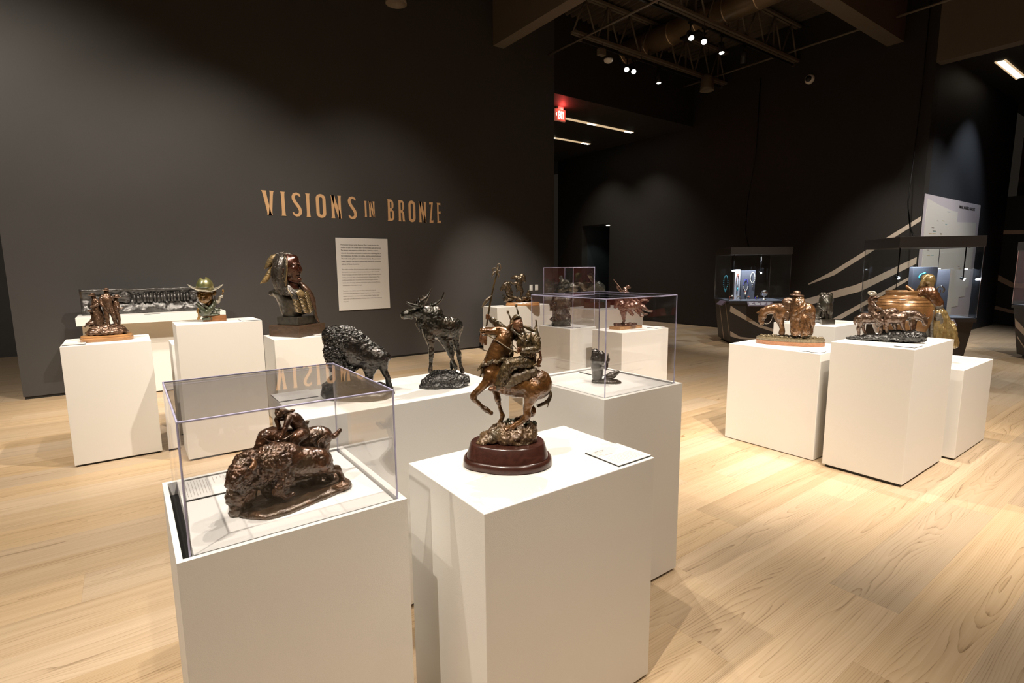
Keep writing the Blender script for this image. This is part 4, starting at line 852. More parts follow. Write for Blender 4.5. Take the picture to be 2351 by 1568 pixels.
necklace(c1, 0.30, 0.485, 1.28, 0.045, 0.28, ('jet', 'silver', 'coral'), 'slim dark necklace with a turquoise pendant on the pale block', 'turq')
necklace(c1, 0.47, 0.505, 1.18, 0.09, 0.27, ('coral', 'shell', 'lapis'), 'blue and shell necklace hanging on the slate block', 'shell')
necklace(c1, 0.60, 0.505, 1.33, 0.09, 0.24, ('jet', 'shell', 'shell'), 'black and shell necklace, higher on the slate block', 'silver')
necklace(c1, 0.12, 0.70, 1.22, 0.09, 0.34, ('turq', 'turq'), 'turquoise bead necklace hanging at the left in the small showcase')
necklace(c3, 0.12, 0.80, 1.32, 0.06, 0.32, ('goldm', 'shell'), 'gold bead necklace in the showcase at the right edge')
def cuff(c, x, y, z, r, m1, m2, label, tilt=0.0):
    t = thing('cuff_bracelet', label, 'bracelet', in_case(c, x, y, z), c.rotation_euler.z, group='cuff bracelets in the showcases')
    pts = [(r * math.cos(R(a)), 0, r * math.sin(R(a))) for a in range(-50, 231, 20)]
    bm = bmesh.new(); 
    for p, q in zip(pts[:-1], pts[1:]):
        v = [bm.verts.new((p[0], s, p[2])) for s in (-0.015, 0.015)] + [bm.verts.new((q[0], s, q[2])) for s in (0.015, -0.015)]; bm.faces.new(v)
    bmesh.ops.remove_doubles(bm, verts=bm.verts, dist=1e-5); bmesh.ops.solidify(bm, geom=bm.faces[:], thickness=0.006); bm_obj('band', bm, MAT[m1], t, rot=(0, tilt, 0))
    lathe('stone', [(0, 0.018), (0.012, 0.014), (0.018, 0.004), (0.018, 0), (0, 0)], MAT[m2], t, (0, -0.016, r * 0.9), (R(90), 0, 0), 12)
    lathe('post', [(0.006, 0), (0.006, r)], MAT['silver'], t, (0, 0, -r), n=6)
cuff(c1, 0.14, 0.30, 0.937, 0.045, 'coral', 'shell', 'coral cuff standing at the left front of the small showcase')
cuff(c1, 0.26, 0.22, 0.932, 0.045, 'goldm', 'silver', 'gold cuff next to the coral cuff in the small showcase')
cuff(c1, 0.47, 0.30, 0.932, 0.035, 'silver', 'coral', 'silver cuff with a red stone at the front of the small showcase')
cuff(c1, 0.63, 0.28, 0.935, 0.035, 'lapis', 'goldm', 'blue and gold cuff beside the silver vessel')
cuff(c2, 0.46, 0.26, 1.42, 0.055, 'turq', 'turq', 'turquoise cuff mounted high on the slate block in the large showcase')
cuff(c2, 0.52, 0.26, 1.22, 0.05, 'goldm', 'turq', 'gold cuff below the turquoise cuff in the large showcase')
cuff(c2, 0.82, 0.50, 1.24, 0.05, 'goldm', 'silver', 'gold cuff at the right of the large showcase')
vs_ = thing('silver_vessel', 'silver two handled cup standing in the small showcase', 'vessel', in_case(c1, 0.78, 0.30, 0.897))
lathe('cup', [(0, 0), (0.05, 0), (0.05, 0.006), (0.012, 0.03), (0.012, 0.07), (0.05, 0.10), (0.055, 0.17), (0.05, 0.19), (0.045, 0.17), (0, 0.10)], MAT['silver'], vs_)
for s in (-1, 1): tube('handle', [(s * 0.05, 0, 0.16), (s * 0.12, 0, 0.15), (s * 0.13, 0, 0.10), (s * 0.05, 0, 0.09)], 0.006, MAT['silver'], vs_, 8)

# ------------------------------------------------------------------ bronze: mounted warrior on a rearing horse
BR = {}
BR['horse'] = bronze('horse_patina', (0.10, 0.042, 0.013), (0.34, 0.150, 0.040), (0.06, 0.034, 0.016), rough=0.34, metal=0.6, scale=14, bump=0.25, bscale=120, dk=0.85)
BR['rider'] = bronze('rider_patina', (0.07, 0.046, 0.02), (0.25, 0.165, 0.07), (0.05, 0.044, 0.022), rough=0.36, metal=0.6, scale=36, bump=0.5, bscale=160, dk=0.85)
BR['skin'] = bronze('skin_patina', (0.16, 0.065, 0.03), (0.30, 0.14, 0.065), rough=0.35, metal=0.5, scale=60, bump=0.15, bscale=200, dk=0.95)
BR['hide'] = bronze('hide_patina', (0.13, 0.085, 0.045), (0.26, 0.19, 0.11), (0.08, 0.05, 0.025), rough=0.45, metal=0.45, scale=45, bump=0.6, bscale=140, dk=0.95)
BR['rock'] = bronze('rock_patina', (0.15, 0.075, 0.028), (0.25, 0.155, 0.075), (0.10, 0.085, 0.05), rough=0.36, metal=0.5, scale=20, bump=0.8, bscale=90, dk=0.9)
BR['green'] = bronze('sage_patina', (0.035, 0.045, 0.02), (0.12, 0.13, 0.05), (0.06, 0.045, 0.02), rough=0.45, metal=0.5, scale=50, bump=0.7, bscale=140)
MAT['mahogany'] = wood('mahogany', (0.036, 0.012, 0.008), (0.066, 0.022, 0.014), 0.28, 8, (2, 9, 9))
BG = 'bronze sculptures'
base = (1.063, 1.496, 0.898)
T = thing('bronze_sculpture', 'large bronze of a warrior with raised staff on a rearing brown horse, mahogany base', 'sculpture', base, group=BG)
S = Sketch(base, 1060, 680, 0.15306)
# base with a moulded foot
aX = math.atan2(S.ex[1], S.ex[0])
foot = [(p[0], p[1]) for p in oval(0.160, 0.125, 64, 2.3, 0.0, 0.09, R(238), 0.42)]
foot = [(x * math.cos(aX) - y * math.sin(aX), x * math.sin(aX) + y * math.cos(aX)) for x, y in foot]
lo_ = loft('wooden_base', foot, [(0.004, 0), (0.0, 0.004), (0.0, 0.020), (0.004, 0.028), (0.009, 0.031), (0.012, 0.029), (0.0135, 0.034), (0.026, 0.077), (0.030, 0.081), (0.034, 0.081)], MAT['mahogany'], T)
# rock
c = Clay(S, 14, 40)
for u, v, t, a, b, d, r in ((470, 2130, -30, 215, 130, 190, 0), (760, 2080, -20, 330, 170, 250, 0), (1010, 2080, -20, 130, 160, 170, 0), (560, 2020, -20, 190, 110, 170, -15), (330, 2190, 60, 130, 70, 110, -20), (800, 2220, 130, 250, 85, 110, 6), (930, 1960, -60, 190, 90, 150, 0)): c.egg((u, v, t), (a, b, d), r)
c.build('rock', BR['rock'], T, [(46, 100), (26, 40), (10, 14)], cut_z=0.081)
# sage on the rock
c = Clay(S, 12, 14)
rr = random.Random(4)
for i in range(34):
    u = rr.choice((rr.uniform(600, 780), rr.uniform(930, 1120))); c.egg((u, 1890 + rr.uniform(-40, 60) + (30 if u > 900 else 0), rr.uniform(-110, 40)), (rr.uniform(18, 38), rr.uniform(14, 30), 26), rr.uniform(-60, 60))
c.build('sagebrush', BR['green'], T, [(14, 22)])
# horse
c = Clay(S, 11, 46)
c.rod([(470, 1150, 0, 160), (600, 1240, 0, 185), (800, 1310, 0, 190), (980, 1320, 0, 190), (1130, 1330, 0, 212)])
c.egg((1150, 1310, 60), (185, 205, 120), 30).egg((1180, 1340, -60), (170, 190, 110), 30)
c.rod([(480, 1120, 0, 168), (500, 1000, 0, 150), (560, 850, 0, 150), (620, 700, 0, 132), (665, 590, 0, 100)])   # neck
c.egg((420, 1080, 30), (95, 130, 110), 0).egg((400, 1180, 0), (80, 90, 120), 0)
c.rod([(680, 560, 0, 82), (560, 540, 0, 74), (450, 530, 0, 60), (360, 525, 0, 50), (322, 520, 0, 48)], 26)       # head
c.egg((620, 575, 30), (75, 62, 40), 0, k=20).egg((310, 560, 0), (30, 26, 34), 20, k=14)
c.rod([(300, 525, 0, 26), (330, 470, 0, 16)], 10).rod([(700, 500, 40, 26), (735, 440, 50, 20), (760, 400, 52, 6)], 12).rod([(690, 500, -40, 26), (720, 440, -50, 20), (745, 400, -52, 6)], 12)
c.egg((300, 500, 24), (16, 10, 14), 0, k=6, sub=True).egg((315, 545, 45), (60, 5, 20), -4, k=4, sub=True)
c.egg((545, 500, 60), (18, 14, 12), 0, k=6).egg((545, 478, 62), (34, 10, 12), -8, k=8)
B = lambda u, v, t, r: (u * 1.0837, 1045.3 + v * 1.0837, t, r * 1.0837)
c.rod([B(400, 110, 110, 80), B(350, 215, 130, 62), B(270, 300, 140, 46), B(180, 395, 145, 42), B(165, 440, 145, 40), B(215, 500, 140, 25), B(290, 575, 130, 24), B(340, 605, 125, 31), B(375, 630, 122, 26)], 22)
c.rod([B(375, 625, 122, 27), B(408, 655, 120, 32)], 8)
c.rod([B(430, 180, -110, 78), B(470, 340, -100, 48), B(498, 460, -95, 40), B(515, 520, -95, 27), B(550, 640, -90, 25), B(565, 690, -90, 30), B(550, 735, -90, 26)], 20)
c.rod([B(550, 735, -88, 27), B(533, 790, -86, 38)], 8)
c.rod([B(1010, 300, 110, 130), B(960, 420, 115, 95), B(920, 540, 115, 56), B(905, 620, 115, 48), B(905, 690, 115, 50), B(850, 745, 115, 36), B(770, 800, 112, 30), B(705, 848, 110, 36), B(680, 866, 108, 30)], 22)
c.rod([B(685, 862, 108, 30), B(625, 890, 104, 42)], 8)
c.rod([B(990, 380, -100, 110), B(930, 520, -110, 55), B(985, 640, -110, 46), B(880, 700, -105, 32), B(790, 735, -100, 28), B(740, 760, -100, 34)], 20)
ho = c.build('horse', BR['horse'], T, [(10, 60), (6, 20)])
c = Clay(S, 9, 10); rr = random.Random(2)
for i in range(9):
    o = rr.uniform(-14, 14); q = rr.uniform(-25, 25)
    c.rod([B(1205 + o, 310 + o, q, 13), B(1228 + o, 400, q, 12), B(1205 + o, 470 + o, q + 10, 10), B(1140 + o, 520 + o, q + 10, 8), B(1040 + 2 * o, 560 + o * 1.2, q, 5)])
c.rod([B(1215, 480, 40, 9), B(1200, 530, 45, 8), B(1185, 575, 45, 6)])
c.build('tail', BR['rider'], T, [(5, 20)])
c = Clay(S, 9, 10)
for i in range(16):
    f = i / 15; u0, v0 = 690 + 60 * f, 520 + 300 * f; c.rod([(u0, v0, rr.uniform(-30, 50), 20), (u0 + 40 - 30 * f, v0 + 60, 30 + rr.uniform(-30, 60), 18), (u0 + 20 - 60 * f, v0 + 130, 60 + rr.uniform(-30, 50), 8)])
c.build('mane', BR['rider'], T, [(5, 20)])
# chest cloth and saddle hide
c = Clay(S, 9, 12)
for i in range(26):
    f = i / 25; c.egg((345 + 540 * f, 1010 - 50 * math.sin(f * 3) + 26 * rr.uniform(-1, 1), 128 + 44 * math.sin(f * 3.1)), (34, 22, 24), rr.uniform(-50, 50))
for u, v in ((340, 980), (330, 1010)): c.rod([(u, v, 90, 16), (u - 40, v + 50, 100, 14), (u - 90, v + 100, 100, 9)])
c.rod([(310, 1080, 90, 16), (295, 1150, 95, 12), (275, 1215, 95, 8)])
c.build('breast_collar', BR['rider'], T, [(12, 22), (6, 10)])
c = Clay(S, 10, 30)
for u, v, t, a, b, d, r in ((620, 1250, 190, 110, 40, 34, 40), (720, 1300, 196, 120, 75, 28, -25), (830, 1235, 188, 130, 80, 34, -20), (950, 1190, 170, 110, 75, 40, -25), (1060, 1150, 130, 80, 70, 50, -20), (1000, 1110, 60, 120, 40, 90, -10), (870, 1130, 120, 130, 60, 60, -20), (1070, 1110, -20, 70, 40, 100, 0)): c.egg((u, v, t), (a, b, d), r)
c.build('saddle_hide', BR['hide'], T, [(22, 44), (8, 14)])
# rider: torso, sleeves and leggings as separate cast forms
FOLD = [(16, 40, (1.6, 1.6, 0.5)), (9, 16, (1.4, 1.4, 0.6))]
c = Clay(S, 8, 24)
c.rod([(1000, 1010, 20, 104), (1005, 920, 20, 100), (985, 800, 20, 100), (965, 690, 15, 100), (935, 620, 10, 84)])
c.egg((1030, 620, 20), (88, 74, 80), 20).egg((850, 620, -40), (72, 66, 70), 0).egg((900, 700, 70), (70, 100, 50), 10)
c.rod([(880, 590, 20, 50), (860, 520, 24, 44)], 16)
for i in range(9): u = 860 + 24 * i; c.rod([(u, 640 + rr.uniform(-30, 30), 96 - 3 * abs(i - 4), 11), (u + rr.uniform(0, 30), 760, 112 - 4 * abs(i - 4), 10), (u + rr.uniform(0, 40), 880, 104, 8)], 8)
for i in range(16): c.egg((960 + rr.uniform(-130, 140), 950 + rr.uniform(-50, 90), 112 + rr.uniform(-20, 30)), (46, 20, 22), rr.uniform(-70, 70), k=12)
c.build('rider', BR['rider'], T, FOLD)
c = Clay(S, 7, 14).rod([(1080, 610, 84, 64), (1125, 700, 124, 56), (1122, 785, 146, 52), (1050, 800, 180, 44), (970, 815, 200, 36), (905, 815, 206, 31)], 12)
for i in range(14): f = i / 13; c.rod([(1130 - 190 * f, 815 + 18 * f, 160 + 40 * f, 9), (1122 - 180 * f + rr.uniform(-12, 12), 900 + 20 * f, 156 + 36 * f, 5)], 4)
c.build('sleeve', BR['rider'], T, FOLD)
c = Clay(S, 7, 14).rod([(800, 600, -80, 62), (690, 530, -110, 50), (570, 448, -95, 50), (480, 380, -80, 44), (428, 334, -75, 33)], 12)
for i in range(8): f = i / 7; c.rod([(690 - 230 * f, 560 - 150 * f, -90, 9), (700 - 230 * f, 620 - 160 * f, -80, 5)], 4)
c.build('sleeve', BR['rider'], T, FOLD)
for tt in (1, -1):
    c = Clay(S, 8, 18).rod([(1000, 1000, 90 * tt, 92), (880, 988, 160 * tt, 82), (740, 1012, 196 * tt, 72), (680, 1055, 202 * tt, 70), (620, 1170, 206 * tt, 64), (568, 1290, 206 * tt, 52), (532, 1370, 206 * tt, 42)], 16)
    for i in range(16): f = i / 15; c.rod([(720 - 150 * f, 1090 + 260 * f, (238 - 10 * f) * tt, 10), (770 - 150 * f, 1130 + 250 * f, (240 - 10 * f) * tt, 5)], 4)
    c.build('legging', BR['rider'], T, FOLD)
c = Clay(S, 6, 14)
c.egg((838, 430, 40), (76, 104, 86), 12).egg((850, 500, 62), (48, 42, 48), 10)
c.egg((868, 432, 118), (13, 40, 22), 8, k=10).egg((878, 462, 122), (19, 13, 16), 0, k=8)
c.egg((830, 402, 104), (26, 9, 14), 10, k=8).egg((898, 398, 96), (22, 9, 14), 10, k=8)
c.egg((832, 418, 122), (19, 9, 10), 8, k=6, sub=True).egg((896, 414, 112), (16, 8, 10), 8, k=6, sub=True)
c.egg((832, 420, 112), (13, 7, 9), 8, k=4).egg((896, 416, 104), (11, 6, 9), 8, k=4)
c.egg((876, 494, 114), (26, 6, 12), 6, k=5).egg((876, 508, 112), (22, 7, 12), 6, k=5).egg((876, 500, 124), (24, 3, 8), 6, k=3, sub=True)
c.egg((800, 470, 80), (20, 26, 26), 0, k=10).egg((906, 455, 74), (14, 26, 26), 0, k=10)
he = c.build('head', BR['skin'], T, [(2, 24)])
c = Clay(S, 7, 12)
for i in range(22):
    a = i / 21 * math.pi; c.egg((770 + 110 * i / 21, 345 - 42 * math.sin(a) + rr.uniform(-8, 8), 60 * math.sin(a) + rr.uniform(-20, 30)), (22, 24, 30), rr.uniform(-40, 40))
c.egg((790, 400, -20), (68, 80, 80), 0).rod([(772, 440, 66, 20), (762, 495, 84, 18), (785, 540, 104, 15)], 10)
c.rod([(770, 510, 106, 13), (830, 560, 135, 13), (892, 602, 152, 15)], 8).rod([(905, 420, 60, 16), (920, 490, 70, 14), (950, 560, 90, 14), (970, 640, 110, 14)], 8)
c.build('hair', BR['rider'], he, [(7, 14)])
for nm, pts, tip in (('feather', ((742, 365, 10), (722, 310, 10), (700, 260, 12)), (693, 238)), ('feather', ((850, 295, 20), (842, 240, 20), (822, 170, 22)), (816, 140))):
    tube(nm, [S(*p) for p in pts], [0.0026, 0.0032, 0.0022], BR['rider'], he, 8)
    k = Clay(S, 6, 6).egg((tip[0], tip[1], pts[2][2]), (20, 30, 9), -10); k.build('plume', BR['hide'], he, [(5, 12)])
c = Clay(S, 6, 8)   # near hand on the rein: palm, four curled fingers, thumb
c.egg((872, 806, 214), (36, 30, 22), -10)
for i in range(4): c.rod([(856 + 4 * i, 790 + 14 * i, 232, 12), (838 + 3 * i, 800 + 13 * i, 244, 11), (846 + 3 * i, 812 + 12 * i, 252, 9)], 3)
c.rod([(885, 785, 232, 13), (862, 772, 246, 11), (842, 778, 250, 9)], 4); c.build('hand', BR['skin'], T, [(2, 14)])
c = Clay(S, 6, 8)   # raised hand closed on the staff
c.egg((408, 318, -62), (30, 34, 26), 0)
for i in range(4): c.rod([(392, 292 + 15 * i, -38, 12), (372, 292 + 15 * i, -44, 11), (368, 294 + 15 * i, -66, 10)], 3)
c.rod([(402, 290, -44, 12), (385, 276, -40, 11), (370, 280, -46, 9)], 4); c.build('hand', BR['skin'], T, [(2, 14)])
c = Clay(S, 7, 10).egg((440, 1392, 212), (46, 34, 36), 0).egg((510, 1375, 206), (50, 42, 40), 10).egg((488, 1352, 240), (12, 12, 10)); c.build('moccasin', BR['skin'], T, [(5, 20)])
# staff with rings, feather and ribbons
K = lambda u, v, t=-60: S((u * 0.14665 + 30) / 0.15306, (v * 0.14665 - 90) / 0.15306, t)
st = tube('staff', [K(183, 1085), K(215, 880), K(262, 620), K(300, 440), K(352, 235), K(372, 140)], [0.0035, 0.0038, 0.0036, 0.0033, 0.003, 0.003], BR['rider'], T, 10)
for cu, cv, ru, rv in ((312, 205, 34, 30), (378, 165, 30, 58)): tube('hoop', [K(cu + ru * math.cos(R(a)), cv + rv * math.sin(R(a))) for a in range(0, 360, 30)], 0.0024, BR['hide'], st, 8, closed=True)
for pts in (((330, 225), (290, 260), (262, 320)), ((355, 240), (375, 290), (368, 340))): tube('ribbon', [K(*p) for p in pts], [0.0022, 0.0036, 0.0015], BR['hide'], st, 8)
Clay(S, 7, 8).rod([( (262 * 0.14665 + 30) / 0.15306, (610 * 0.14665 - 90) / 0.15306, -55, 10), ((190 * 0.14665 + 30) / 0.15306, (680 * 0.14665 - 90) / 0.15306, -50, 26), ((115 * 0.14665 + 30) / 0.15306, (785 * 0.14665 - 90) / 0.15306, -50, 8)]).build('hanging_feather', BR['hide'], st, [(5, 16)])
# bow case, lance butt and strap behind the back
c = Clay(S, 8, 12)
c.rod([(1115, 355, -20, 10), (1120, 430, -15, 12), (1112, 520, 0, 32), (1130, 620, 20, 40), (1150, 720, 30, 34), (1165, 800, 40, 24)]).rod([(1165, 640, 40, 14), (1180, 620, 42, 10)]).rod([(950, 455, -30, 26), (1010, 480, -30, 30), (1080, 520, -20, 28)])
c.build('bow_case', BR['rider'], T, [(7, 20)])
c = Clay(S, 8, 10).rod([(1160, 820, 40, 22), (1185, 900, 40, 16), (1165, 970, 50, 34), (1140, 1030, 55, 26), (1190, 1050, 55, 10)]); c.build('hanging_sash', BR['skin'], T, [(7, 22)])
tube('rein', [S(400, 590, 70), S(560, 690, 150), S(700, 780, 190), S(840, 855, 235)], 0.0022, BR['rider'], T, 8); tube('rein', [S(770, 735, 60), S(810, 780, 130), S(845, 840, 225)], 0.0016, BR['rider'], T, 6)
br = tube('bridle', [S(340, 590, 30), S(390, 585, 62), S(460, 590, 66), S(540, 592, 66)], 0.0022, BR['rider'], T, 8)
c = Clay(S, 7, 6)
for u, v, w in ((320, 600, 0), (345, 600, 10), (370, 600, 5), (290, 560, 0)): c.rod([(u, v, 40 + w, 12), (u - 6, v + 60, 46 + w, 16), (u - 10 + w, v + 125, 44 + w, 12)])
c.build('tassel', BR['skin'], br, [(5, 14)])

# ------------------------------------------------------------------ bronze: bison hunt under the acrylic box
BR['hunt'] = bronze('hunt_patina', (0.060, 0.028, 0.014), (0.155, 0.062, 0.024), (0.085, 0.062, 0.035), rough=0.30, metal=0.7, scale=22, bump=0.45, bscale=90, dk=0.95)
BR['hunt_fur'] = bronze('fur_patina', (0.055, 0.027, 0.014), (0.15, 0.066, 0.028), (0.10, 0.065, 0.032), rough=0.32, metal=0.7, scale=26, bump=1.0, bscale=70, dk=0.95)
BR['hunt_ground'] = bronze('ground_patina', (0.075, 0.040, 0.02), (0.15, 0.10, 0.06), (0.17, 0.07, 0.025), rough=0.36, metal=0.6, scale=18, bump=0.8, bscale=60, dk=0.95)
BR['horn'] = bronze('horn_patina', (0.22, 0.095, 0.035), (0.33, 0.15, 0.055), rough=0.3, metal=0.6, scale=30, bump=0.2)
base = (0.375, 1.735, 0.896)
T = thing('bronze_sculpture', 'brown bronze of a charging bison and a bare backed rider inside the acrylic box', 'sculpture', base, group=BG)
S = Sketch(base, 510, 920, 0.18497); rr = random.Random(11)
slab('ground', S, [(85, 1370), (180, 1440), (350, 1480), (600, 1478), (850, 1410), (1050, 1320), (1300, 1215), (1500, 1130), (1615, 1085)], [(1600, 1020), (1350, 880), (1000, 850), (600, 930), (250, 1150), (110, 1270)], 0.0, 0.016, BR['hunt_ground'], T, 2.6)
tF, tH = S.front(800, 1200, 0.018), S.front(1480, 1015, 0.018)
tb = lambda u: tF - 90 + (tH - tF) * (u - 800) / 680
c = Clay(S, 12, 40)     # rocks and brush under the bison
for u, v, a, b, d in ((1150, 1010, 130, 60, 80), (1330, 960, 120, 70, 90), (1040, 1060, 80, 40, 60), (1450, 1060, 120, 45, 70), (980, 1040, 70, 45, 60), (700, 1180, 90, 55, 70), (250, 1330, 110, 50, 70), (1230, 930, 110, 60, 80)): c.egg((u, v, S.front(u, v, 0.02) - 30), (a, b, d), rr.uniform(-20, 20))
c.build('rocks', BR['hunt_ground'], T, [(26, 60), (14, 24)])
c = Clay(S, 12, 40)
for u, v, a, b, d in ((200, 1170, 130, 110, 90), (150, 1240, 80, 70, 70), (290, 1200, 110, 80, 80), (130, 1130, 50, 70, 50), (120, 1210, 50, 22, 40), (350, 1110, 80, 60, 70)): c.egg((u, v, tb(200) + 20), (a, b, d), 0)
c.rod([(230, 1250, tb(200), 70), (200, 1330, tb(200) + 20, 80), (180, 1390, tb(200) + 30, 60)], 30)
c.build('sagebrush', BR['hunt_ground'], T, [(20, 50), (16, 20)])
# bison: haunches smooth
c = Clay(S, 10, 46)
c.rod([(820, 780, tb(820), 190), (1000, 770, tb(1000), 178), (1140, 760, tb(1140), 158), (1235, 740, tb(1235), 125)]).egg((760, 760, tb(760)), (240, 235, 190), 10)
c.egg((1200, 760, tb(1200) + 60), (130, 150, 90), 20).rod([(1220, 770, tb(1220) + 70, 120), (1310, 840, tb(1310) + 60, 70), (1390, 850, tb(1390) + 55, 44), (1430, 850, tb(1430) + 52, 38), (1465, 905, tb(1465) + 40, 26), (1490, 960, tb(1480) + 40, 28), (1475, 1010, tb(1480) + 45, 34)], 26)
c.rod([(1180, 780, tb(1200) - 60, 110), (1250, 880, tb(1250) - 60, 60), (1330, 910, tb(1330) - 70, 36), (1360, 970, tb(1360) - 60, 26)], 26)
c.rod([(1210, 650, tb(1200), 22), (1150, 655, tb(1150) + 90, 26), (1110, 690, tb(1120) + 120, 20), (1130, 650, tb(1130) + 130, 12)], 12)
c.build('bison', BR['hunt'], T, [(10, 70), (9, 22)])
c = Clay(S, 10, 40)     # shaggy fore part and head
c.egg((690, 760, tb(690) + 30), (215, 225, 195), 12).egg((560, 800, tb(560) + 60), (170, 230, 175), 0).egg((430, 880, tb(430) + 70), (150, 200, 150), 0).egg((470, 1000, tb(470) + 60), (130, 90, 110), 0)
c.egg((305, 800, tb(300) + 120), (135, 165, 135), 20).rod([(290, 830, tb(300) + 150, 140), (220, 920, tb(220) + 190, 112), (165, 990, tb(165) + 210, 74), (140, 1020, tb(140) + 215, 58)], 40)
c.egg((290, 1010, tb(290) + 120), (130, 100, 110), 0).rod([(300, 1040, tb(300) + 130, 80), (270, 1110, tb(270) + 150, 46), (275, 1140, tb(270) + 150, 20)], 24)
c.rod([(770, 900, tb(770) + 130, 110), (770, 990, tb(770) + 160, 92), (720, 1080, tb(720) + 185, 70), (690, 1120, tb(690) + 190, 48)], 30)
c.rod([(540, 1000, tb(540), 90), (560, 1120, tb(560), 50), (600, 1190, tb(600) + 20, 30)], 24)
fb = c.build('shaggy_mane', BR['hunt_fur'], T, [(24, 60), (26, 24, (1, 1, 0.6)), (10, 9)])
c = Clay(S, 8, 12)
c.rod([(690, 1115, tb(690) + 192, 40), (740, 1160, tb(740) + 205, 30), (790, 1200, tb(790) + 205, 27), (840, 1175, tb(840) + 205, 30), (880, 1158, tb(870) + 205, 26)], 14); c.build('foreleg', BR['hunt'], T, [(4, 20)])
c = Clay(S, 7, 12).rod([(345, 850, tb(345) + 255, 44), (385, 815, tb(385) + 260, 36), (395, 760, tb(395) + 245, 24), (375, 710, tb(375) + 230, 8)]); c.build('horn', BR['horn'], T, [(3, 30)])
c = Clay(S, 7, 12).rod([(200, 770, tb(200) + 60, 40), (165, 760, tb(165) + 60, 30), (158, 720, tb(158) + 50, 10)]); c.build('horn', BR['hunt'], T, [(3, 30)])
c = Clay(S, 6, 8).egg((300, 905, tb(300) + 268), (30, 22, 18)).egg((300, 882, tb(300) + 268), (48, 12, 18), 8).egg((300, 930, tb(300) + 266), (44, 10, 16), -4); c.build('eye', BR['hunt_fur'], T)
c = Clay(S, 6, 8).egg((138, 1020, tb(140) + 262), (30, 22, 20), 20).egg((138, 1020, tb(140) + 284), (14, 9, 8), 20, k=4, sub=True).rod([(120, 1050, tb(140) + 240, 14), (190, 1065, tb(190) + 245, 14), (250, 1060, tb(250) + 240, 12)], 8); c.build('muzzle', BR['hunt'], T, [(3, 14)])
# far horse
th = lambda u: tb(u) - 330
c = Clay(S, 11, 34)
c.rod([(700, 470, th(700), 110), (850, 480, th(850), 125), (1050, 460, th(1050), 120), (1200, 440, th(1200), 120), (1270, 440, th(1270), 95)])
c.rod([(760, 470, th(760), 120), (640, 440, th(640), 105), (560, 440, th(560), 80), (520, 470, th(520) + 30, 72)]).rod([(540, 440, th(540) + 30, 75), (490, 520, th(490) + 50, 60), (440, 590, th(440) + 60, 40), (420, 620, th(420) + 60, 34)], 20)
c.rod([(540, 390, th(540), 26), (525, 360, th(525), 10)], 10).rod([(625, 370, th(625), 24), (622, 335, th(622), 8)], 10)
c.rod([(1250, 500, th(1250), 100), (1260, 620, th(1260), 60), (1300, 740, th(1300), 40), (1250, 880, th(1250), 28), (1240, 960, th(1240), 30)], 24).rod([(1180, 520, th(1180), 80), (1120, 700, th(1120), 45), (1140, 900, th(1140), 28)], 24).rod([(760, 560, th(760), 70), (700, 760, th(700), 36), (720, 930, th(720), 26)], 20)
c.build('horse', BR['hunt'], T, [(12, 60), (8, 20)])
c = Clay(S, 9, 12).rod([(1310, 420, th(1310), 36), (1370, 440, th(1370), 34), (1410, 430, th(1410), 32), (1445, 385, th(1445), 26), (1465, 360, th(1465), 22)]); c.build('tail', BR['hunt'], T, [(8, 20)])
# rider, bent over his bow
c = Clay(S, 8, 18); tr = lambda u: th(u) + 40
c.rod([(1010, 390, tr(1010), 76), (960, 310, tr(960) + 10, 78), (900, 235, tr(900) + 20, 78), (840, 210, tr(840) + 30, 62)])
c.rod([(830, 210, tr(830) + 70, 48), (800, 290, tr(800) + 120, 34), (770, 370, tr(770) + 150, 28), (740, 440, tr(740) + 170, 24), (725, 468, tr(725) + 180, 27)], 10)
c.rod([(800, 200, tr(800) - 40, 44), (690, 225, tr(690) - 20, 34), (690, 270, tr(690) + 10, 28), (712, 340, tr(712) + 20, 26)], 10)
c.rod([(800, 190, tr(800) + 20, 34), (760, 190, tr(760) + 30, 32)], 12)
c.egg((718, 165, tr(720) + 40), (52, 62, 54), 25).egg((690, 190, tr(700) + 70), (22, 26, 20), 20).egg((672, 182, tr(680) + 80), (14, 10, 12), 30, k=8)
c.rod([(1010, 420, tr(1010) + 60, 78), (930, 450, tr(930) + 130, 74), (900, 530, tr(900) + 150, 50), (940, 640, tr(940) + 140, 34)], 16)
rd = c.build('rider', BR['hunt'], T, [(4, 30), (3, 12)])
c = Clay(S, 7, 8)
for i in range(12): c.egg((700 + rr.uniform(-35, 60), 125 + rr.uniform(-25, 30), tr(720) + 40 + rr.uniform(-30, 40)), (28, 20, 26), rr.uniform(-50, 30))
c.rod([(760, 130, tr(760) + 20, 26), (830, 135, tr(830), 20), (890, 120, tr(890), 18)]); c.build('hair', BR['hunt'], rd, [(6, 14)])
c = Clay(S, 9, 18)
for u, v, a, b, r in ((1000, 460, 110, 40, -10), (930, 470, 70, 50, 20), (1080, 470, 80, 44, 10), (1160, 440, 60, 30, -40), (1040, 520, 120, 30, 5)): c.egg((u, v, th(u) + 130), (a, b, 34), r)
c.build('saddle_hide', BR['hunt_fur'], T, [(14, 30), (8, 12)])
bo = tube('bow', [S(u, v, tr(720) + 190 - abs(u - 720) * 0.15) for u, v in ((525, 470), (570, 500), (640, 512), (720, 495), (800, 465), (870, 420), (910, 380))], [0.0012, 0.0024, 0.0028, 0.0028, 0.0028, 0.0024, 0.0012], BR['hunt'], T, 8)
for u0, v0, u1, v1 in ((700, 405, 680, 530), (645, 450, 660, 530)): tube('arrow', [S(u0, v0, tr(700) + 160), S(u1, v1, tr(700) + 190)], 0.0011, BR['hunt'], bo, 6)
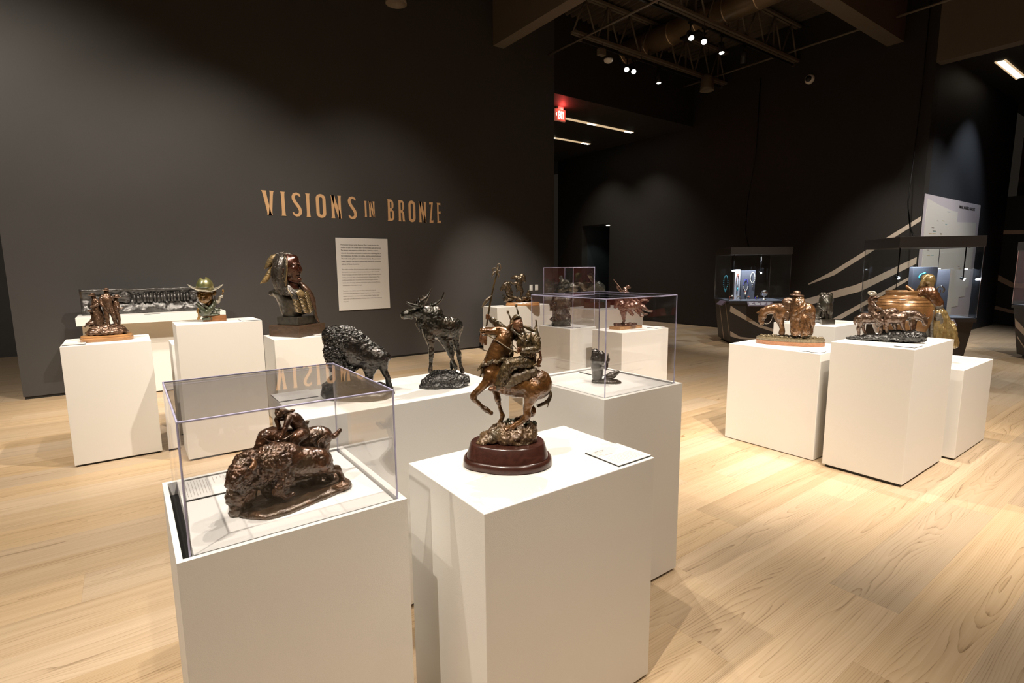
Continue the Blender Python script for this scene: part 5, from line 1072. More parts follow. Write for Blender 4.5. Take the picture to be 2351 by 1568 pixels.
tube('belt', [S(920, 372, tr(920) + 80), S(960, 362, tr(960) + 100), S(1000, 330, tr(1000) + 80)], 0.0022, BR['hunt'], rd, 8)
c = Clay(S, 8, 10).rod([(1000, 300, tr(1000) - 20, 16), (1040, 290, tr(1040) - 20, 18), (1060, 260, tr(1060) - 20, 22)]).rod([(1180, 560, th(1180) + 140, 18), (1200, 500, th(1200) + 150, 16), (1290, 430, th(1290) + 130, 14)], 6); c.build('quiver', BR['hunt'], T, [(4, 12)])

# ------------------------------------------------------------------ bronze: standing bison seen from behind
BR['dark'] = bronze('black_bronze', (0.028, 0.024, 0.020), (0.085, 0.062, 0.045), (0.05, 0.045, 0.038), rough=0.33, metal=0.7, scale=20, bump=0.5, bscale=70)
BR['dark_fur'] = bronze('black_fur', (0.024, 0.021, 0.018), (0.075, 0.065, 0.055), rough=0.34, metal=0.75, scale=30, bump=1.0, bscale=60)
BR['dark_ground'] = bronze('black_ground', (0.028, 0.026, 0.024), (0.085, 0.078, 0.07), rough=0.42, metal=0.6, scale=26, bump=0.9, bscale=60)
base = (0.86, 2.44, 1.0)
T = thing('bronze_sculpture', 'black bronze bison with lowered woolly head, standing on the long plinth', 'sculpture', base, group=BG)
S = Sketch(base, 730, 730, 0.1339); rr = random.Random(12)
slab('ground', S, [(60, 1350), (150, 1420), (500, 1440), (900, 1440), (1150, 1410), (1290, 1340)], [(1300, 1260), (1150, 1200), (700, 1150), (250, 1200)], 0.0, 0.03, BR['dark_ground'], T, 2.5, 4)
c = Clay(S, 12, 40)
for u, v, a, b, d in ((230, 1200, 150, 130, 120), (170, 1290, 110, 90, 110), (500, 1180, 240, 120, 130), (800, 1210, 220, 80, 120), (1020, 1250, 180, 60, 110), (330, 1090, 150, 120, 110), (560, 1090, 180, 70, 110)): c.egg((u, v, -20), (a, b, d))
c.build('rocks', BR['dark_ground'], T, [(34, 60), (16, 22)])
c = Clay(S, 12, 56)
c.rod([(430, 420, 0, 250), (620, 520, 20, 245), (820, 640, 50, 215), (980, 690, 80, 180), (1080, 700, 100, 140)])
c.egg((700, 720, 60), (280, 130, 190), 10)
c.rod([(900, 800, 130, 140), (880, 920, 140, 82), (880, 1020, 140, 52), (890, 1120, 130, 42), (870, 1200, 130, 46)], 30)
c.rod([(1090, 700, 140, 100), (1120, 820, 150, 72), (1130, 900, 150, 50), (1190, 1020, 150, 44), (1215, 1120, 150, 36), (1250, 1230, 150, 38), (1265, 1300, 150, 52)], 30)
c.rod([(420, 760, 60, 120), (480, 920, 60, 70), (520, 1060, 60, 50), (520, 1150, 60, 50)], 30)
c.rod([(1130, 620, 120, 40), (1190, 610, 130, 18), (1235, 660, 135, 14), (1238, 700, 135, 16), (1210, 695, 135, 12)], 12)
c.egg((660, 880, 100), (28, 30, 24)).egg((790, 880, 90), (18, 36, 24))
bi = c.build('bison', BR['dark'], T, [(16, 90), (8, 22)])
c = Clay(S, 12, 50)
c.egg((400, 380, 30), (270, 250, 255), 20).egg((300, 560, 70), (190, 240, 200), 10).egg((330, 760, 90), (170, 170, 160), 0).egg((400, 900, 80), (110, 90, 110), 0).egg((200, 330, 20), (110, 170, 130), 0).rod([(560, 330, 40, 170), (740, 420, 60, 120), (900, 530, 80, 100), (1060, 590, 100, 80)]).egg((520, 860, 90), (130, 70, 110), 10)
c.build('woolly_mane', BR['dark_fur'], T, [(30, 60), (44, 26), (18, 11)])
# ------------------------------------------------------------------ bronze: moose
BR['moose'] = bronze('moose_patina', (0.030, 0.027, 0.018), (0.095, 0.085, 0.058), (0.14, 0.085, 0.045), rough=0.3, metal=0.75, scale=24, bump=0.5, bscale=80)
base = (1.30, 2.33, 1.0)
T = thing('bronze_sculpture', 'dark bronze moose with wide antlers standing on a rocky mound', 'sculpture', base, group=BG)
S = Sketch(base, 900, 640, 0.17226); rr = random.Random(13)
c = Clay(S, 10, 30)
for u, v, t, a, b, d in ((650, 1370, 0, 230, 90, 170), (820, 1370, -20, 170, 90, 150), (520, 1400, 20, 130, 70, 120), (930, 1340, -30, 100, 60, 100), (700, 1290, -20, 190, 60, 130), (430, 1440, 40, 60, 40, 70), (700, 1440, 60, 260, 50, 120)): c.egg((u, v, t), (a, b, d), e=3)
c.build('mound', BR['dark_ground'], T, [(24, 60), (20, 18)], cut_z=0.0)
c = Clay(S, 8, 10)
for i in range(16): u = rr.uniform(480, 780); c.rod([(u, 1275 + rr.uniform(-20, 40), rr.uniform(-30, 60), 12), (u + rr.uniform(20, 80), 1240 + rr.uniform(-20, 50), rr.uniform(-30, 60), 14)], 8)
c.build('deadwood', BR['dark_ground'], T, [(6, 16)])
c = Clay(S, 8, 36)
c.rod([(520, 620, 60, 130), (600, 640, 20, 150), (720, 660, -40, 150), (800, 650, -80, 125), (840, 640, -95, 95)]).egg((580, 480, 30), (105, 120, 100), -15)
c.rod([(560, 580, 60, 125), (500, 500, 80, 100), (440, 450, 95, 86)])
c.rod([(430, 445, 95, 84), (340, 440, 105, 66), (260, 455, 112, 56), (190, 470, 116, 52), (160, 485, 116, 44)], 20).egg((150, 490, 116), (28, 36, 34), 0, k=12).egg((230, 510, 114), (60, 26, 34), 12, k=14)
c.egg((145, 480, 146), (10, 9, 8), 0, k=4, sub=True).egg((350, 415, 160), (16, 10, 10), 0, k=6)
c.egg((420, 560, 90), (100, 80, 66), 30).rod([(345, 590, 95, 34), (365, 640, 96, 22), (367, 690, 96, 14)], 14)
c.rod([(480, 380, 60, 30), (530, 390, 40, 18), (560, 410, 30, 8)], 10)
c.rod([(480, 700, 110, 76), (510, 820, 120, 50), (522, 920, 120, 30), (525, 990, 120, 26), (518, 1090, 118, 19), (512, 1180, 115, 19), (505, 1235, 115, 24)], 24)
c.rod([(660, 760, 70, 70), (720, 880, 80, 37), (760, 970, 80, 29), (800, 1060, 80, 19), (835, 1150, 80, 19), (850, 1195, 80, 24)], 24)
c.rod([(840, 680, -60, 76), (850, 810, -50, 50), (870, 920, -45, 30), (890, 1010, -45, 27), (905, 1110, -45, 18), (925, 1200, -45, 19), (940, 1245, -45, 24)], 24)
c.rod([(780, 740, -110, 63), (800, 900, -120, 29), (800, 1050, -120, 21), (795, 1190, -120, 24)], 24)
c.egg((770, 810, 40), (30, 22, 24))
mo = c.build('moose', BR['moose'], T, [(10, 60), (9, 18)])
def antler(base_pt, beam, tines, t0, nm):
    beam = [(a, b, c_, d * 1.05) for a, b, c_, d in beam]; tines = [((*p[:3], p[3] * 1.1), (*q_[:3], q_[3] * 1.0)) for p, q_ in tines]; k = Clay(S, 5.5, 10); k.rod(beam, 10)
    for a, b in tines: k.rod([a, b], 4)
    return k.build(nm, BR['moose'], mo, [(3, 16)])
antler(0, [(440, 400, 110, 20), (400, 375, 150, 22), (340, 370, 190, 24), (280, 355, 220, 20), (230, 335, 240, 14), (190, 310, 250, 7)], [((360, 370, 185, 16), (350, 270, 190, 6)), ((330, 365, 195, 16), (326, 290, 200, 6)), ((300, 360, 205, 14), (292, 295, 215, 5)), ((390, 370, 160, 20), (395, 300, 170, 34)), ((350, 350, 180, 26), (430, 280, 170, 34)), ((400, 340, 165, 36), (450, 260, 160, 26)), ((430, 290, 165, 22), (410, 225, 165, 6)), ((440, 290, 160, 24), (480, 220, 150, 14)), ((470, 240, 152, 14), (510, 170, 140, 9)), ((505, 180, 142, 9), (530, 122, 135, 5)), ((470, 240, 152, 10), (455, 205, 152, 5)), ((380, 290, 175, 14), (362, 232, 178, 5))], 0, 'antler')
antler(0, [(450, 400, 70, 18), (510, 365, 40, 17), (570, 340, 10, 16), (620, 310, -10, 15), (660, 260, -20, 12), (685, 210, -25, 9), (692, 175, -28, 5)], [((460, 385, 70, 13), (475, 315, 70, 5)), ((510, 365, 40, 13), (535, 300, 35, 5)), ((560, 342, 15, 12), (572, 297, 12, 5)), ((430, 390, 90, 13), (445, 330, 100, 6)), ((665, 255, -20, 8), (655, 225, -22, 4))], 0, 'antler')

# ------------------------------------------------------------------ bronze: feathered warrior bust
BR['face'] = bronze('face_patina', (0.075, 0.022, 0.011), (0.115, 0.036, 0.018), rough=0.26, metal=0.65, scale=12, bump=0.12, bscale=90)
BR['hair_dk'] = bronze('hair_patina', (0.055, 0.045, 0.036), (0.12, 0.10, 0.08), (0.075, 0.05, 0.032), rough=0.34, metal=0.65, scale=20, bump=0.5, bscale=60, stretch=(2, 2, 0.5))
BR['bone'] = bronze('bone_patina', (0.16, 0.105, 0.04), (0.28, 0.19, 0.08), rough=0.4, metal=0.5, scale=30, dk=0.95)
BR['feather'] = bronze('feather_patina', (0.20, 0.12, 0.035), (0.32, 0.21, 0.075), (0.12, 0.09, 0.045), rough=0.42, metal=0.45, scale=18, dk=0.95)
BR['olive'] = bronze('olive_patina', (0.058, 0.047, 0.032), (0.115, 0.095, 0.068), (0.045, 0.047, 0.03), rough=0.38, metal=0.6, scale=14)
MAT['walnut'] = wood('walnut', (0.045, 0.024, 0.013), (0.085, 0.048, 0.026), 0.4, 5, (3, 3, 10))
BR['brown_b'] = bronze('braid_patina', (0.10, 0.05, 0.028), (0.20, 0.11, 0.065), rough=0.32, metal=0.6, scale=16)
base = (1.455, 5.93, 0.90)
T = thing('bronze_bust', 'bronze bust of a long haired man with feathers and a bone breastplate', 'bust', base, group=BG)
S = Sketch(base, 580, 560, 0.1467); rr = random.Random(21)
aX = math.atan2(S.ex[1], S.ex[0]); q = S.mpu
box('wooden_base', (-290 * q, -290 * q, 0), (290 * q, 290 * q, 0.117), MAT['walnut'], T, 0.003, rot=(0, 0, aX + R(48)))
box('bronze_block', (-205 * q, -205 * q, 0.117), (205 * q, 205 * q, 0.205), BR['olive'], T, 0.006, rot=(0, 0, aX + R(48)))
c = Clay(S, 11, 40)      # torso shell
c.rod([(640, 1130, 0, 120), (600, 1040, 0, 130), (590, 960, 0, 150)]).egg((560, 880, -20), (190, 140, 190), 35).egg((720, 900, 60), (165, 215, 135), -24).rod([(360, 770, -40, 60), (300, 770, -60, 46)]).egg((480, 800, -20), (170, 90, 170), 25).egg((820, 880, -10), (86, 170, 110), -22)
c.build('torso', BR['olive'], T, [(7, 60)], cut_z=0.203)
c = Clay(S, 6, 20)       # head, face turned right
c.egg((560, 350, 10), (175, 205, 165), 0).egg((625, 390, 40), (112, 185, 120), -6).egg((655, 520, 36), (88, 84, 92), 24).egg((600, 545, 60), (78, 56, 56), -22).egg((640, 250, 40), (80, 80, 100), -20)
c.rod([(716, 318, 66, 22), (738, 370, 70, 24), (752, 412, 72, 26), (746, 428, 72, 22)], 12).egg((726, 432, 98), (20, 15, 20), 10, k=8).egg((740, 440, 96), (12, 6, 10), 0, k=3, sub=True)
c.egg((640, 312, 134), (66, 15, 28), -10, k=12).egg((724, 306, 88), (22, 15, 46), 0, k=12).egg((640, 342, 158), (42, 20, 26), -8, k=10, sub=True).egg((640, 346, 134), (28, 15, 20), -8, k=4).egg((640, 334, 146), (34, 6, 14), -10, k=4).egg((640, 358, 146), (30, 5, 14), -4, k=4).egg((722, 340, 104), (14, 16, 22), 0, k=8, sub=True)
c.egg((606, 398, 126), (58, 42, 36), -22, k=20).egg((712, 474, 92), (48, 13, 44), -10, k=6).egg((706, 504, 90), (44, 16, 42), -6, k=6).egg((716, 488, 112), (56, 4, 50), -8, k=3, sub=True)
c.rod([(690, 436, 118, 11), (648, 478, 122, 11), (630, 530, 116, 9)], 7).rod([(600, 420, 140, 8), (580, 480, 136, 8)], 6).egg((722, 556, 62), (46, 42, 54), 0, k=16).egg((650, 590, 44), (96, 34, 74), 14, k=18).rod([(620, 610, 10, 84), (618, 690, 0, 92), (625, 740, 0, 110)], 16)
for v in (250, 268): c.rod([(640, v, 128, 7), (690, v - 4, 112, 7)], 5)
fc = c.build('face', BR['face'], T, [(3, 50)])
c = Clay(S, 6.5, 14)
c.egg((480, 310, 0), (158, 172, 165), 10).rod([(500, 185, 30, 56), (600, 190, 40, 42), (655, 225, 50, 16)], 14)
for i in range(26):
    f = i / 25; t0 = 20 + 165 * math.sin(0.35 + f * 2.2); w_ = rr.uniform(15, 23); u0 = 318 + 205 * f
    c.rod([(u0 + 50 - 40 * f, 215 + 30 * rr.random(), t0 - 40, w_), (u0 + 4, 340, t0 + 2, w_), (u0 - 14, 450, t0 + 14, w_ + 3), (u0 - 4 + rr.uniform(-8, 8), 580, t0 + 6, w_), (u0 + 34 + 30 * f, 690, t0 + 2, w_ * .85), (u0 + 80 + 110 * f * rr.uniform(0.6, 1.0), 790 + 30 * f, t0 + 26, w_ * .5)], 2.5)
for i in range(7): c.rod([(490 + 14 * i, 660, 150, 15), (566 + 20 * i, 770, 190, 13), (640 + 24 * i, 880, 215, 7)], 2.5)
c.build('hair', BR['hair_dk'], fc, [(4, 30), (3, 10)])
c = Clay(S, 7, 14).egg((465, 415, 182), (32, 46, 24), 10).egg((450, 465, 190), (26, 20, 16)).egg((468, 420, 200), (14, 26, 12), 10, k=5, sub=True); c.build('ear', BR['face'], fc, [(2, 20)])
tube('earring', [S(462 + 22 * math.cos(R(a)), 505 + 26 * math.sin(R(a)), 196) for a in range(0, 360, 30)], 0.0035, BR['bone'], fc, 8, closed=True)
br_ = tube('braid_wrap', [S(495, 170, 120), S(525, 240, 160), S(512, 360, 185), S(505, 480, 190), S(515, 600, 180), S(525, 670, 165)], 0.012, BR['olive'], fc, 10)
for i in range(22): f = i / 21; p = S(500 + 14 * math.sin(f * 4), 200 + 460 * f, 196 - 30 * abs(f - .5)); lathe('bead', [(0, -0.006), (0.006, 0), (0, 0.006)], BR['bone'], br_, p, n=8)
for pts in (((535, 240), (540, 400), (525, 560), (520, 660)),): tube('thong', [S(u, v, 195) for u, v in pts], 0.007, BR['bone'], fc, 8)
for pts in (((400, 175, -20, 14), (330, 220, -30, 50), (260, 300, -40, 44), (195, 385, -50, 12)), ((390, 190, -30, 14), (300, 360, -60, 26), (220, 540, -70, 40), (125, 620, -70, 10)), ((400, 200, 40, 12), (360, 290, 50, 34), (330, 370, 40, 14))):
    Clay(S, 7, 10).rod([(p[0], p[1], p[2], p[3]) for p in pts]).build('feather', BR['feather'], fc, [(7, 24, (1, 1, 3))])
c = Clay(S, 7, 8)
for i in range(10): c.egg((380 + 12 * i, 165 - 3 * i + rr.uniform(-12, 12), 20 + rr.uniform(-20, 30)), (20, 16, 20), rr.uniform(-40, 40))
c.build('hair_tie', BR['hair_dk'], fc, [(4, 10)])
# breastplate: two columns of bone pipes
for i in range(15):
    f = i / 14; v = 780 + 300 * f
    tube('bone_pipe', [S(690 + 110 * f, v - 14, 232 - 30 * f), S(800 + 90 * f, v + 8, 205 - 40 * f)], 0.0052, BR['bone'], T, 8)
    tube('bone_pipe', [S(806 + 90 * f, v + 2, 206 - 42 * f), S(862 + 80 * f, v - 48, 140 - 40 * f)], 0.0052, BR['bone'], T, 8)
    if i > 4: tube('bone_pipe', [S(596 + 70 * f, v - 24, 224), S(690 + 90 * f, v + 6, 232 - 30 * f)], 0.0046, BR['bone'], T, 8)
lathe('medallion', [(0, 0.006), (0.02, 0.008), (0.036, 0.006), (0.04, 0)], BR['bone'], T, S(748, 770, 214), (R(72), 0, aX + R(22)), 24)
Clay(S, 9, 16).rod([(720, 600, -20, 30), (790, 670, -10, 46), (870, 760, 0, 54), (930, 870, 10, 46), (955, 980, 20, 36), (980, 1080, 30, 22), (1015, 1190, 40, 18), (1045, 1225, 40, 8)]).build('hair_braid', BR['brown_b'], T, [(7, 30)])
Clay(S, 9, 10).rod([(940, 960, 40, 14), (955, 1050, 50, 14), (985, 1160, 50, 12), (1030, 1225, 50, 7)]).build('braid_tie', BR['olive'], T, [(3, 20)])
for off in (0, 22): tube('beaded_strand', [S(500 + off, 670, 175), S(580 + off, 790, 205), S(660 + off, 890, 200), S(740 + off, 1040, 185)], 0.006, BR['bone'], T, 8)

# ------------------------------------------------------------------ bronze: head in a big hat
BR['hat_green'] = bronze('hat_patina', (0.12, 0.10, 0.03), (0.26, 0.22, 0.085), (0.07, 0.10, 0.04), rough=0.33, metal=0.5, scale=10, bump=0.2, dk=0.95)
BR['hat_pale'] = bronze('brim_patina', (0.42, 0.38, 0.30), (0.58, 0.53, 0.43), (0.32, 0.25, 0.15), rough=0.42, metal=0.25, scale=12, bump=0.15, dk=0.95)
BR['gold_face'] = bronze('gold_face_patina', (0.17, 0.085, 0.018), (0.29, 0.155, 0.035), rough=0.27, metal=0.6, scale=10, bump=0.12, dk=0.95)
BR['verdigris'] = bronze('verdigris', (0.05, 0.075, 0.035), (0.16, 0.17, 0.10), (0.07, 0.055, 0.03), rough=0.45, metal=0.4, scale=16)
BR['ochre'] = bronze('ochre_patina', (0.30, 0.16, 0.03), (0.45, 0.25, 0.06), (0.12, 0.08, 0.03), rough=0.4, metal=0.4, scale=12, dk=0.95)
MAT['copper_wood'] = wood('red_oak', (0.19, 0.075, 0.028), (0.28, 0.125, 0.05), 0.32, 6, (3, 3, 12))
base = (0.605, 5.27, 1.156)
T = thing('bronze_bust', 'golden bronze head under a wide cowboy hat with small green figures around it', 'bust', base, group=BG)
S = Sketch(base, 420, 620, 0.08293); aX = math.atan2(S.ex[1], S.ex[0]); q = S.mpu; rr = random.Random(22)
o = loft('wooden_base', oval(285 * q, 150 * q, 40, 3, aX), [(0, 0), (0, 0.045), (0.002, 0.05)], MAT['copper_wood'], T)
pl = Clay(S, 12, 4).egg((660, 1350, 165), (130, 42, 6), 0, e=6); pl.build('name_plate', BR['verdigris'], o)
c = Clay(S, 10, 40)
c.egg((610, 700, 60), (195, 220, 190), 0).egg((600, 800, 110), (150, 130, 150), 0).egg((620, 880, 90), (100, 60, 110), 0)
c.rod([(690, 850, 20, 120), (720, 960, 20, 110), (730, 1050, 20, 120)], 30)
c.egg((560, 690, 262), (34, 66, 40), 4, k=20).egg((560, 725, 284), (44, 24, 26), 0, k=12)
c.egg((490, 625, 232), (62, 16, 26), 8, k=14).egg((650, 612, 230), (68, 18, 26), -8, k=14).egg((495, 650, 258), (42, 20, 26), 4, k=10, sub=True).egg((652, 642, 254), (44, 20, 26), -6, k=10, sub=True)
c.egg((584, 800, 252), (58, 14, 22), 0, k=8).egg((588, 832, 248), (56, 22, 22), 0, k=8).egg((584, 812, 272), (56, 6, 16), 0, k=4, sub=True)
c.egg((460, 730, 170), (50, 60, 60), 0, k=24).egg((720, 720, 160), (60, 70, 60), 0, k=24).egg((590, 890, 190), (60, 36, 40), 0, k=20)
c.egg((880, 640, 20), (46, 70, 30), 10, k=12)
c.build('head', BR['gold_face'], T, [(4, 60)])
c = Clay(S, 10, 30)      # hat: crown and curled brim
c.rod([(610, 485, 40, 218), (605, 400, 30, 188), (595, 330, 20, 140)], 20).egg((570, 275, 30), (112, 56, 120), -6, k=40).egg((690, 370, 0), (120, 60, 140), 42, k=40)
c.egg((566, 214, 60), (44, 40, 190), 0, k=24, sub=True)
hc = c.build('hat', BR['hat_green'], T, [(4, 60)])
def surf(name, fn, nu, nv, mat, parent, th=0.004):
    P = [[fn(i / (nu - 1), j / (nv - 1)) for j in range(nv)] for i in range(nu)]; vs = [p for r in P for p in r]; fs = [(i * nv + j, (i + 1) * nv + j, (i + 1) * nv + j + 1, i * nv + j + 1) for i in range(nu - 1) for j in range(nv - 1)]
    o = mesh_obj(name, vs, fs, mat, parent, smooth=True); m = o.modifiers.new('thick', 'SOLIDIFY'); m.thickness = th; m.offset = 0
    return o
def brim(a, b):
    th = 2 * math.pi * a; f = 0.55 + 0.62 * b; cx, sx = math.cos(th), math.sin(th)
    u = 620 + 420 * f * cx; t = 40 + 330 * f * sx; lift = (abs(cx) ** 2.0) * 190 * b ** 1.2 * (1.0 if cx > 0 else 0.75) - (sx > 0) * sx * 40 * b
    v = 520 - lift + (60 if cx > 0 else 20) * abs(cx) * b + 30 * (sx > 0) * sx
    return S(u, v + 60 * cx * (cx > 0) * (1 - b), t)
surf('brim', brim, 49, 7, BR['hat_pale'], hc, 0.005)
tube('hat_band', [S(600 + 216 * math.cos(R(a)), 492 - 12 * math.cos(R(a)), 40 + 216 * math.sin(R(a))) for a in range(0, 360, 15)], 0.006, BR['verdigris'], hc, 8, closed=True)
c = Clay(S, 11, 26)      # scarf and collar
c.rod([(410, 940, 120, 46), (470, 1010, 170, 50), (560, 1110, 180, 56), (640, 1210, 160, 62)]).rod([(850, 880, 80, 60), (830, 960, 110, 60), (760, 1080, 150, 70), (690, 1180, 150, 76)]).egg((640, 1180, 60), (170, 90, 130), 0).egg((560, 1180, 110), (110, 100, 90), 40).rod([(580, 960, 190, 22), (660, 1020, 200, 26), (720, 1080, 195, 22)], 14).egg((740, 1240, 60), (250, 40, 120), 0)
c.build('scarf', BR['verdigris'], T, [(12, 60), (8, 24)])
Clay(S, 8, 12).rod([(450, 1090, 60, 56), (430, 1150, 60, 50)]).rod([(480, 1120, 70, 36), (460, 1200, 75, 40), (455, 1290, 70, 34), (430, 1350, 70, 30), (410, 1368, 70, 14)]).build('dangling_leg', BR['ochre'], T, [(5, 30)])
Clay(S, 8, 10).rod([(830, 830, 40, 30), (920, 870, 60, 42), (985, 880, 70, 36), (1000, 820, 70, 34), (1020, 750, 70, 36), (1080, 745, 70, 26)]).egg((1075, 720, 70), (40, 26, 26)).build('bent_arm', BR['hat_pale'], T, [(4, 24)])
Clay(S, 8, 10).egg((1110, 580, 60), (28, 46, 40)).rod([(1085, 640, 64, 14), (1110, 690, 66, 14)]).build('climbing_figure', BR['ochre'], T, [(3, 20)])
c = Clay(S, 7, 8)
for i in range(4): u = 860 + 46 * i; c.egg((u, 1110 + rr.uniform(-20, 20), 110), (40, 26, 26), rr.uniform(-20, 20)).rod([(u - 16, 1120, 110, 9), (u - 20, 1230, 110, 7)], 4).rod([(u + 16, 1120, 110, 9), (u + 18, 1230, 110, 7)], 4).rod([(u + 20, 1090, 110, 14), (u + 36, 1050, 110, 11)], 5)
c.rod([(1000, 1090, 100, 10), (1020, 1050, 100, 9), (1012, 1020, 100, 6)]); c.build('cattle', BR['verdigris'], T, [(5, 16)])

# ------------------------------------------------------------------ bronze: group of men in hats
BR['brown'] = bronze('brown_patina', (0.085, 0.042, 0.022), (0.17, 0.095, 0.055), (0.11, 0.065, 0.038), rough=0.3, metal=0.65, scale=20, bump=0.35, dk=1.15)
MAT['oak'] = wood('oak', (0.34, 0.16, 0.055), (0.47, 0.24, 0.095), 0.3, 6, (2, 8, 8))
base = (-0.172, 5.76, 1.003)
T = thing('bronze_sculpture', 'brown bronze group of hatted men on a rock with an oval oak base', 'sculpture', base, group=BG)
S = Sketch(base, 180, 640, 0.10204); aX = math.atan2(S.ex[1], S.ex[0]); q = S.mpu; rr = random.Random(23)
ob = loft('wooden_base', oval(485 * q, 330 * q, 48, 2.6, aX, 0.08, R(250), 0.3), [(0.004, 0), (0, 0.006), (0, 0.026), (0.008, 0.033), (0.006, 0.038), (0.008, 0.045), (0.016, 0.050)], MAT['oak'], T)
pt = S(480, 1350, 330); lathe('brass_plate', [(0, 0.003), (0.022, 0.003), (0.024, 0)], MAT['goldm'], ob, S.ground(480, 1352, 0.022), (R(80), 0, aX), 20); ob.children[-1].scale = (2.1, 0.9, 1)
c = Clay(S, 12, 36)
for u, v, t, a, b, d in ((640, 1200, 20, 400, 90, 250), (480, 1140, 0, 200, 90, 180), (760, 1130, 0, 260, 90, 190), (620, 1080, -20, 230, 70, 150), (350, 1220, 60, 150, 50, 120), (940, 1160, 0, 120, 70, 110), (330, 1010, -60, 120, 60, 80)): c.egg((u, v, t), (a, b, d))
c.build('rock', BR['brown'], T, [(40, 90), (18, 30)], cut_z=0.05)
def man(name, head, hat, torso, limbs, extra=(), mat='brown'):
    c = Clay(S, 7, 12); torso = [(a_, b_2, c_, d_ * .9) for a_, b_2, c_, d_ in torso]; limbs = [[(a_, b_2, c_, d_ * .8) for a_, b_2, c_, d_ in L_] for L_ in limbs]; c.rod(torso, 12); hu, hv, ht, hr = head; c.egg((hu, hv, ht), (hr, hr * 1.25, hr)).rod([(hu, hv + hr, ht, hr * 0.6), (torso[0][0], torso[0][1], torso[0][2], hr * 0.7)], 8).egg((hu, hv + 4, ht + hr), (hr * .25, hr * .4, hr * .3), k=6)
    for L_ in limbs: c.rod(L_, 9)
    for e_ in extra: c.rod(e_, 8)
    o = c.build(name, BR[mat], T, [(14, 34, (1.2, 1.2, 0.6)), (9, 13)])
    u, v, t, w, tilt = hat
    Clay(S, 7, 12).egg((u, v - w * .28, t), (w * .48, w * .38, w * .48), tilt).egg((u, v, t), (w, w * .13, w * .85), tilt).egg((u, v - w * .7, t), (w * .35, w * .12, w * .15), tilt, k=8, sub=True).build('hat', BR[mat], o, [(3, 30)])
    return o
man('standing_man', (630, 310, 20, 46), (630, 265, 22, 95, 8), [(640, 390, 10, 70), (640, 470, 10, 108), (650, 560, 10, 96), (660, 640, 10, 88)],
    [[(540, 410, 20, 52), (505, 500, 30, 42), (520, 580, 60, 36), (545, 615, 80, 30)], [(740, 420, 10, 54), (800, 490, -10, 42), (820, 540, -30, 34)], [(610, 660, 30, 72), (640, 800, 50, 56), (655, 940, 60, 46), (670, 1040, 70, 40), (675, 1065, 110, 28)], [(710, 650, 20, 72), (770, 780, 50, 62), (810, 900, 30, 52), (845, 1020, 30, 40), (870, 1050, 60, 28)]])
man('man_in_chaps', (345, 415, 0, 42), (320, 385, 0, 100, 12), [(365, 470, 0, 52), (385, 550, 0, 70), (390, 640, 0, 66), (395, 700, 0, 70)],
    [[(400, 480, 30, 36), (440, 560, 50, 30), (370, 610, 90, 24), (290, 630, 100, 22)], [(400, 720, 10, 74), (420, 850, 20, 80), (440, 950, 20, 90), (460, 1010, 20, 96)], [(470, 680, -20, 40), (520, 820, -30, 50), (550, 960, -30, 60)]])
man('man_with_pistol', (845, 470, -10, 40), (860, 420, -10, 110, 4), [(840, 540, -10, 66), (845, 620, -10, 72), (850, 700, -10, 68)],
    [[(870, 560, 20, 36), (880, 640, 60, 28), (960, 660, 80, 22), (1010, 650, 85, 18)], [(860, 730, 10, 60), (890, 840, 20, 50), (915, 950, 20, 40), (905, 1040, 20, 34)], [(820, 740, -20, 54), (830, 880, -20, 44)]])
man('crouching_man', (300, 780, -60, 36), (265, 740, -50, 78, 16), [(330, 800, -60, 46), (350, 860, -60, 52)], [[(340, 860, -60, 40), (290, 940, -60, 34), (220, 1010, -60, 26), (150, 1080, -60, 18)], [(340, 880, -60, 44), (300, 990, -50, 34), (330, 1060, -40, 28)]])
tube('rifle', [S(490, 540, 90), S(560, 610, 100), S(680, 760, 90)], 0.006, BR['brown'], T, 8); tube('rifle', [S(450, 590, -20), S(520, 760, -20), S(590, 930, -10)], 0.010, BR['brown'], T, 8)

# ------------------------------------------------------------------ long relief of robed figures
BR['relief'] = bronze('relief_patina', (0.055, 0.050, 0.046), (0.14, 0.128, 0.118), rough=0.36, metal=0.5, scale=10, bump=0.8, bscale=45)
base = (0.26, 8.45, 1.054)
T = thing('bronze_relief', 'long dark relief with a row of robed figures and two large faces', 'relief', base, group=BG); rr = random.Random(24)
S = Sketch(base, 180, 650, 0.1276); S.n = np.array([0, 1.0, 0]); S.ex = np.array([1.0, 0, 0])
nx, nz = 150, 40; X0, X1, Z1 = -0.735, 0.735, 0.325; vs, fs = [], []
for j in range(nz):
    for i in range(nx): vs.append((X0 + (X1 - X0) * i / (nx - 1), 0.0, Z1 * j / (nz - 1)))
V = np.array(vs); V[:, 1] -= 0.055 + fnoise(V / 0.09, 3) * 0.03 + 0.02 * np.exp(-((V[:, 2] - 0.30) / 0.03) ** 2) + 0.02 * np.exp(-((V[:, 2] - 0.03) / 0.06) ** 2); V[:, 1] += 0.03 * np.exp(-((V[:, 2] - 0.2) / 0.06) ** 2)
rim = (np.abs(V[:, 0]) > 0.725) | (V[:, 2] < 0.004) | (V[:, 2] > 0.321); V[rim, 1] += 0.015
fs = [(j * nx + i, j * nx + i + 1, (j + 1) * nx + i + 1, (j + 1) * nx + i) for j in range(nz - 1) for i in range(nx - 1)]
n0 = len(V); back = [(X0, 0.02, 0), (X1, 0.02, 0), (X1, 0.02, Z1), (X0, 0.02, Z1)]; VV = [tuple(v) for v in V] + back
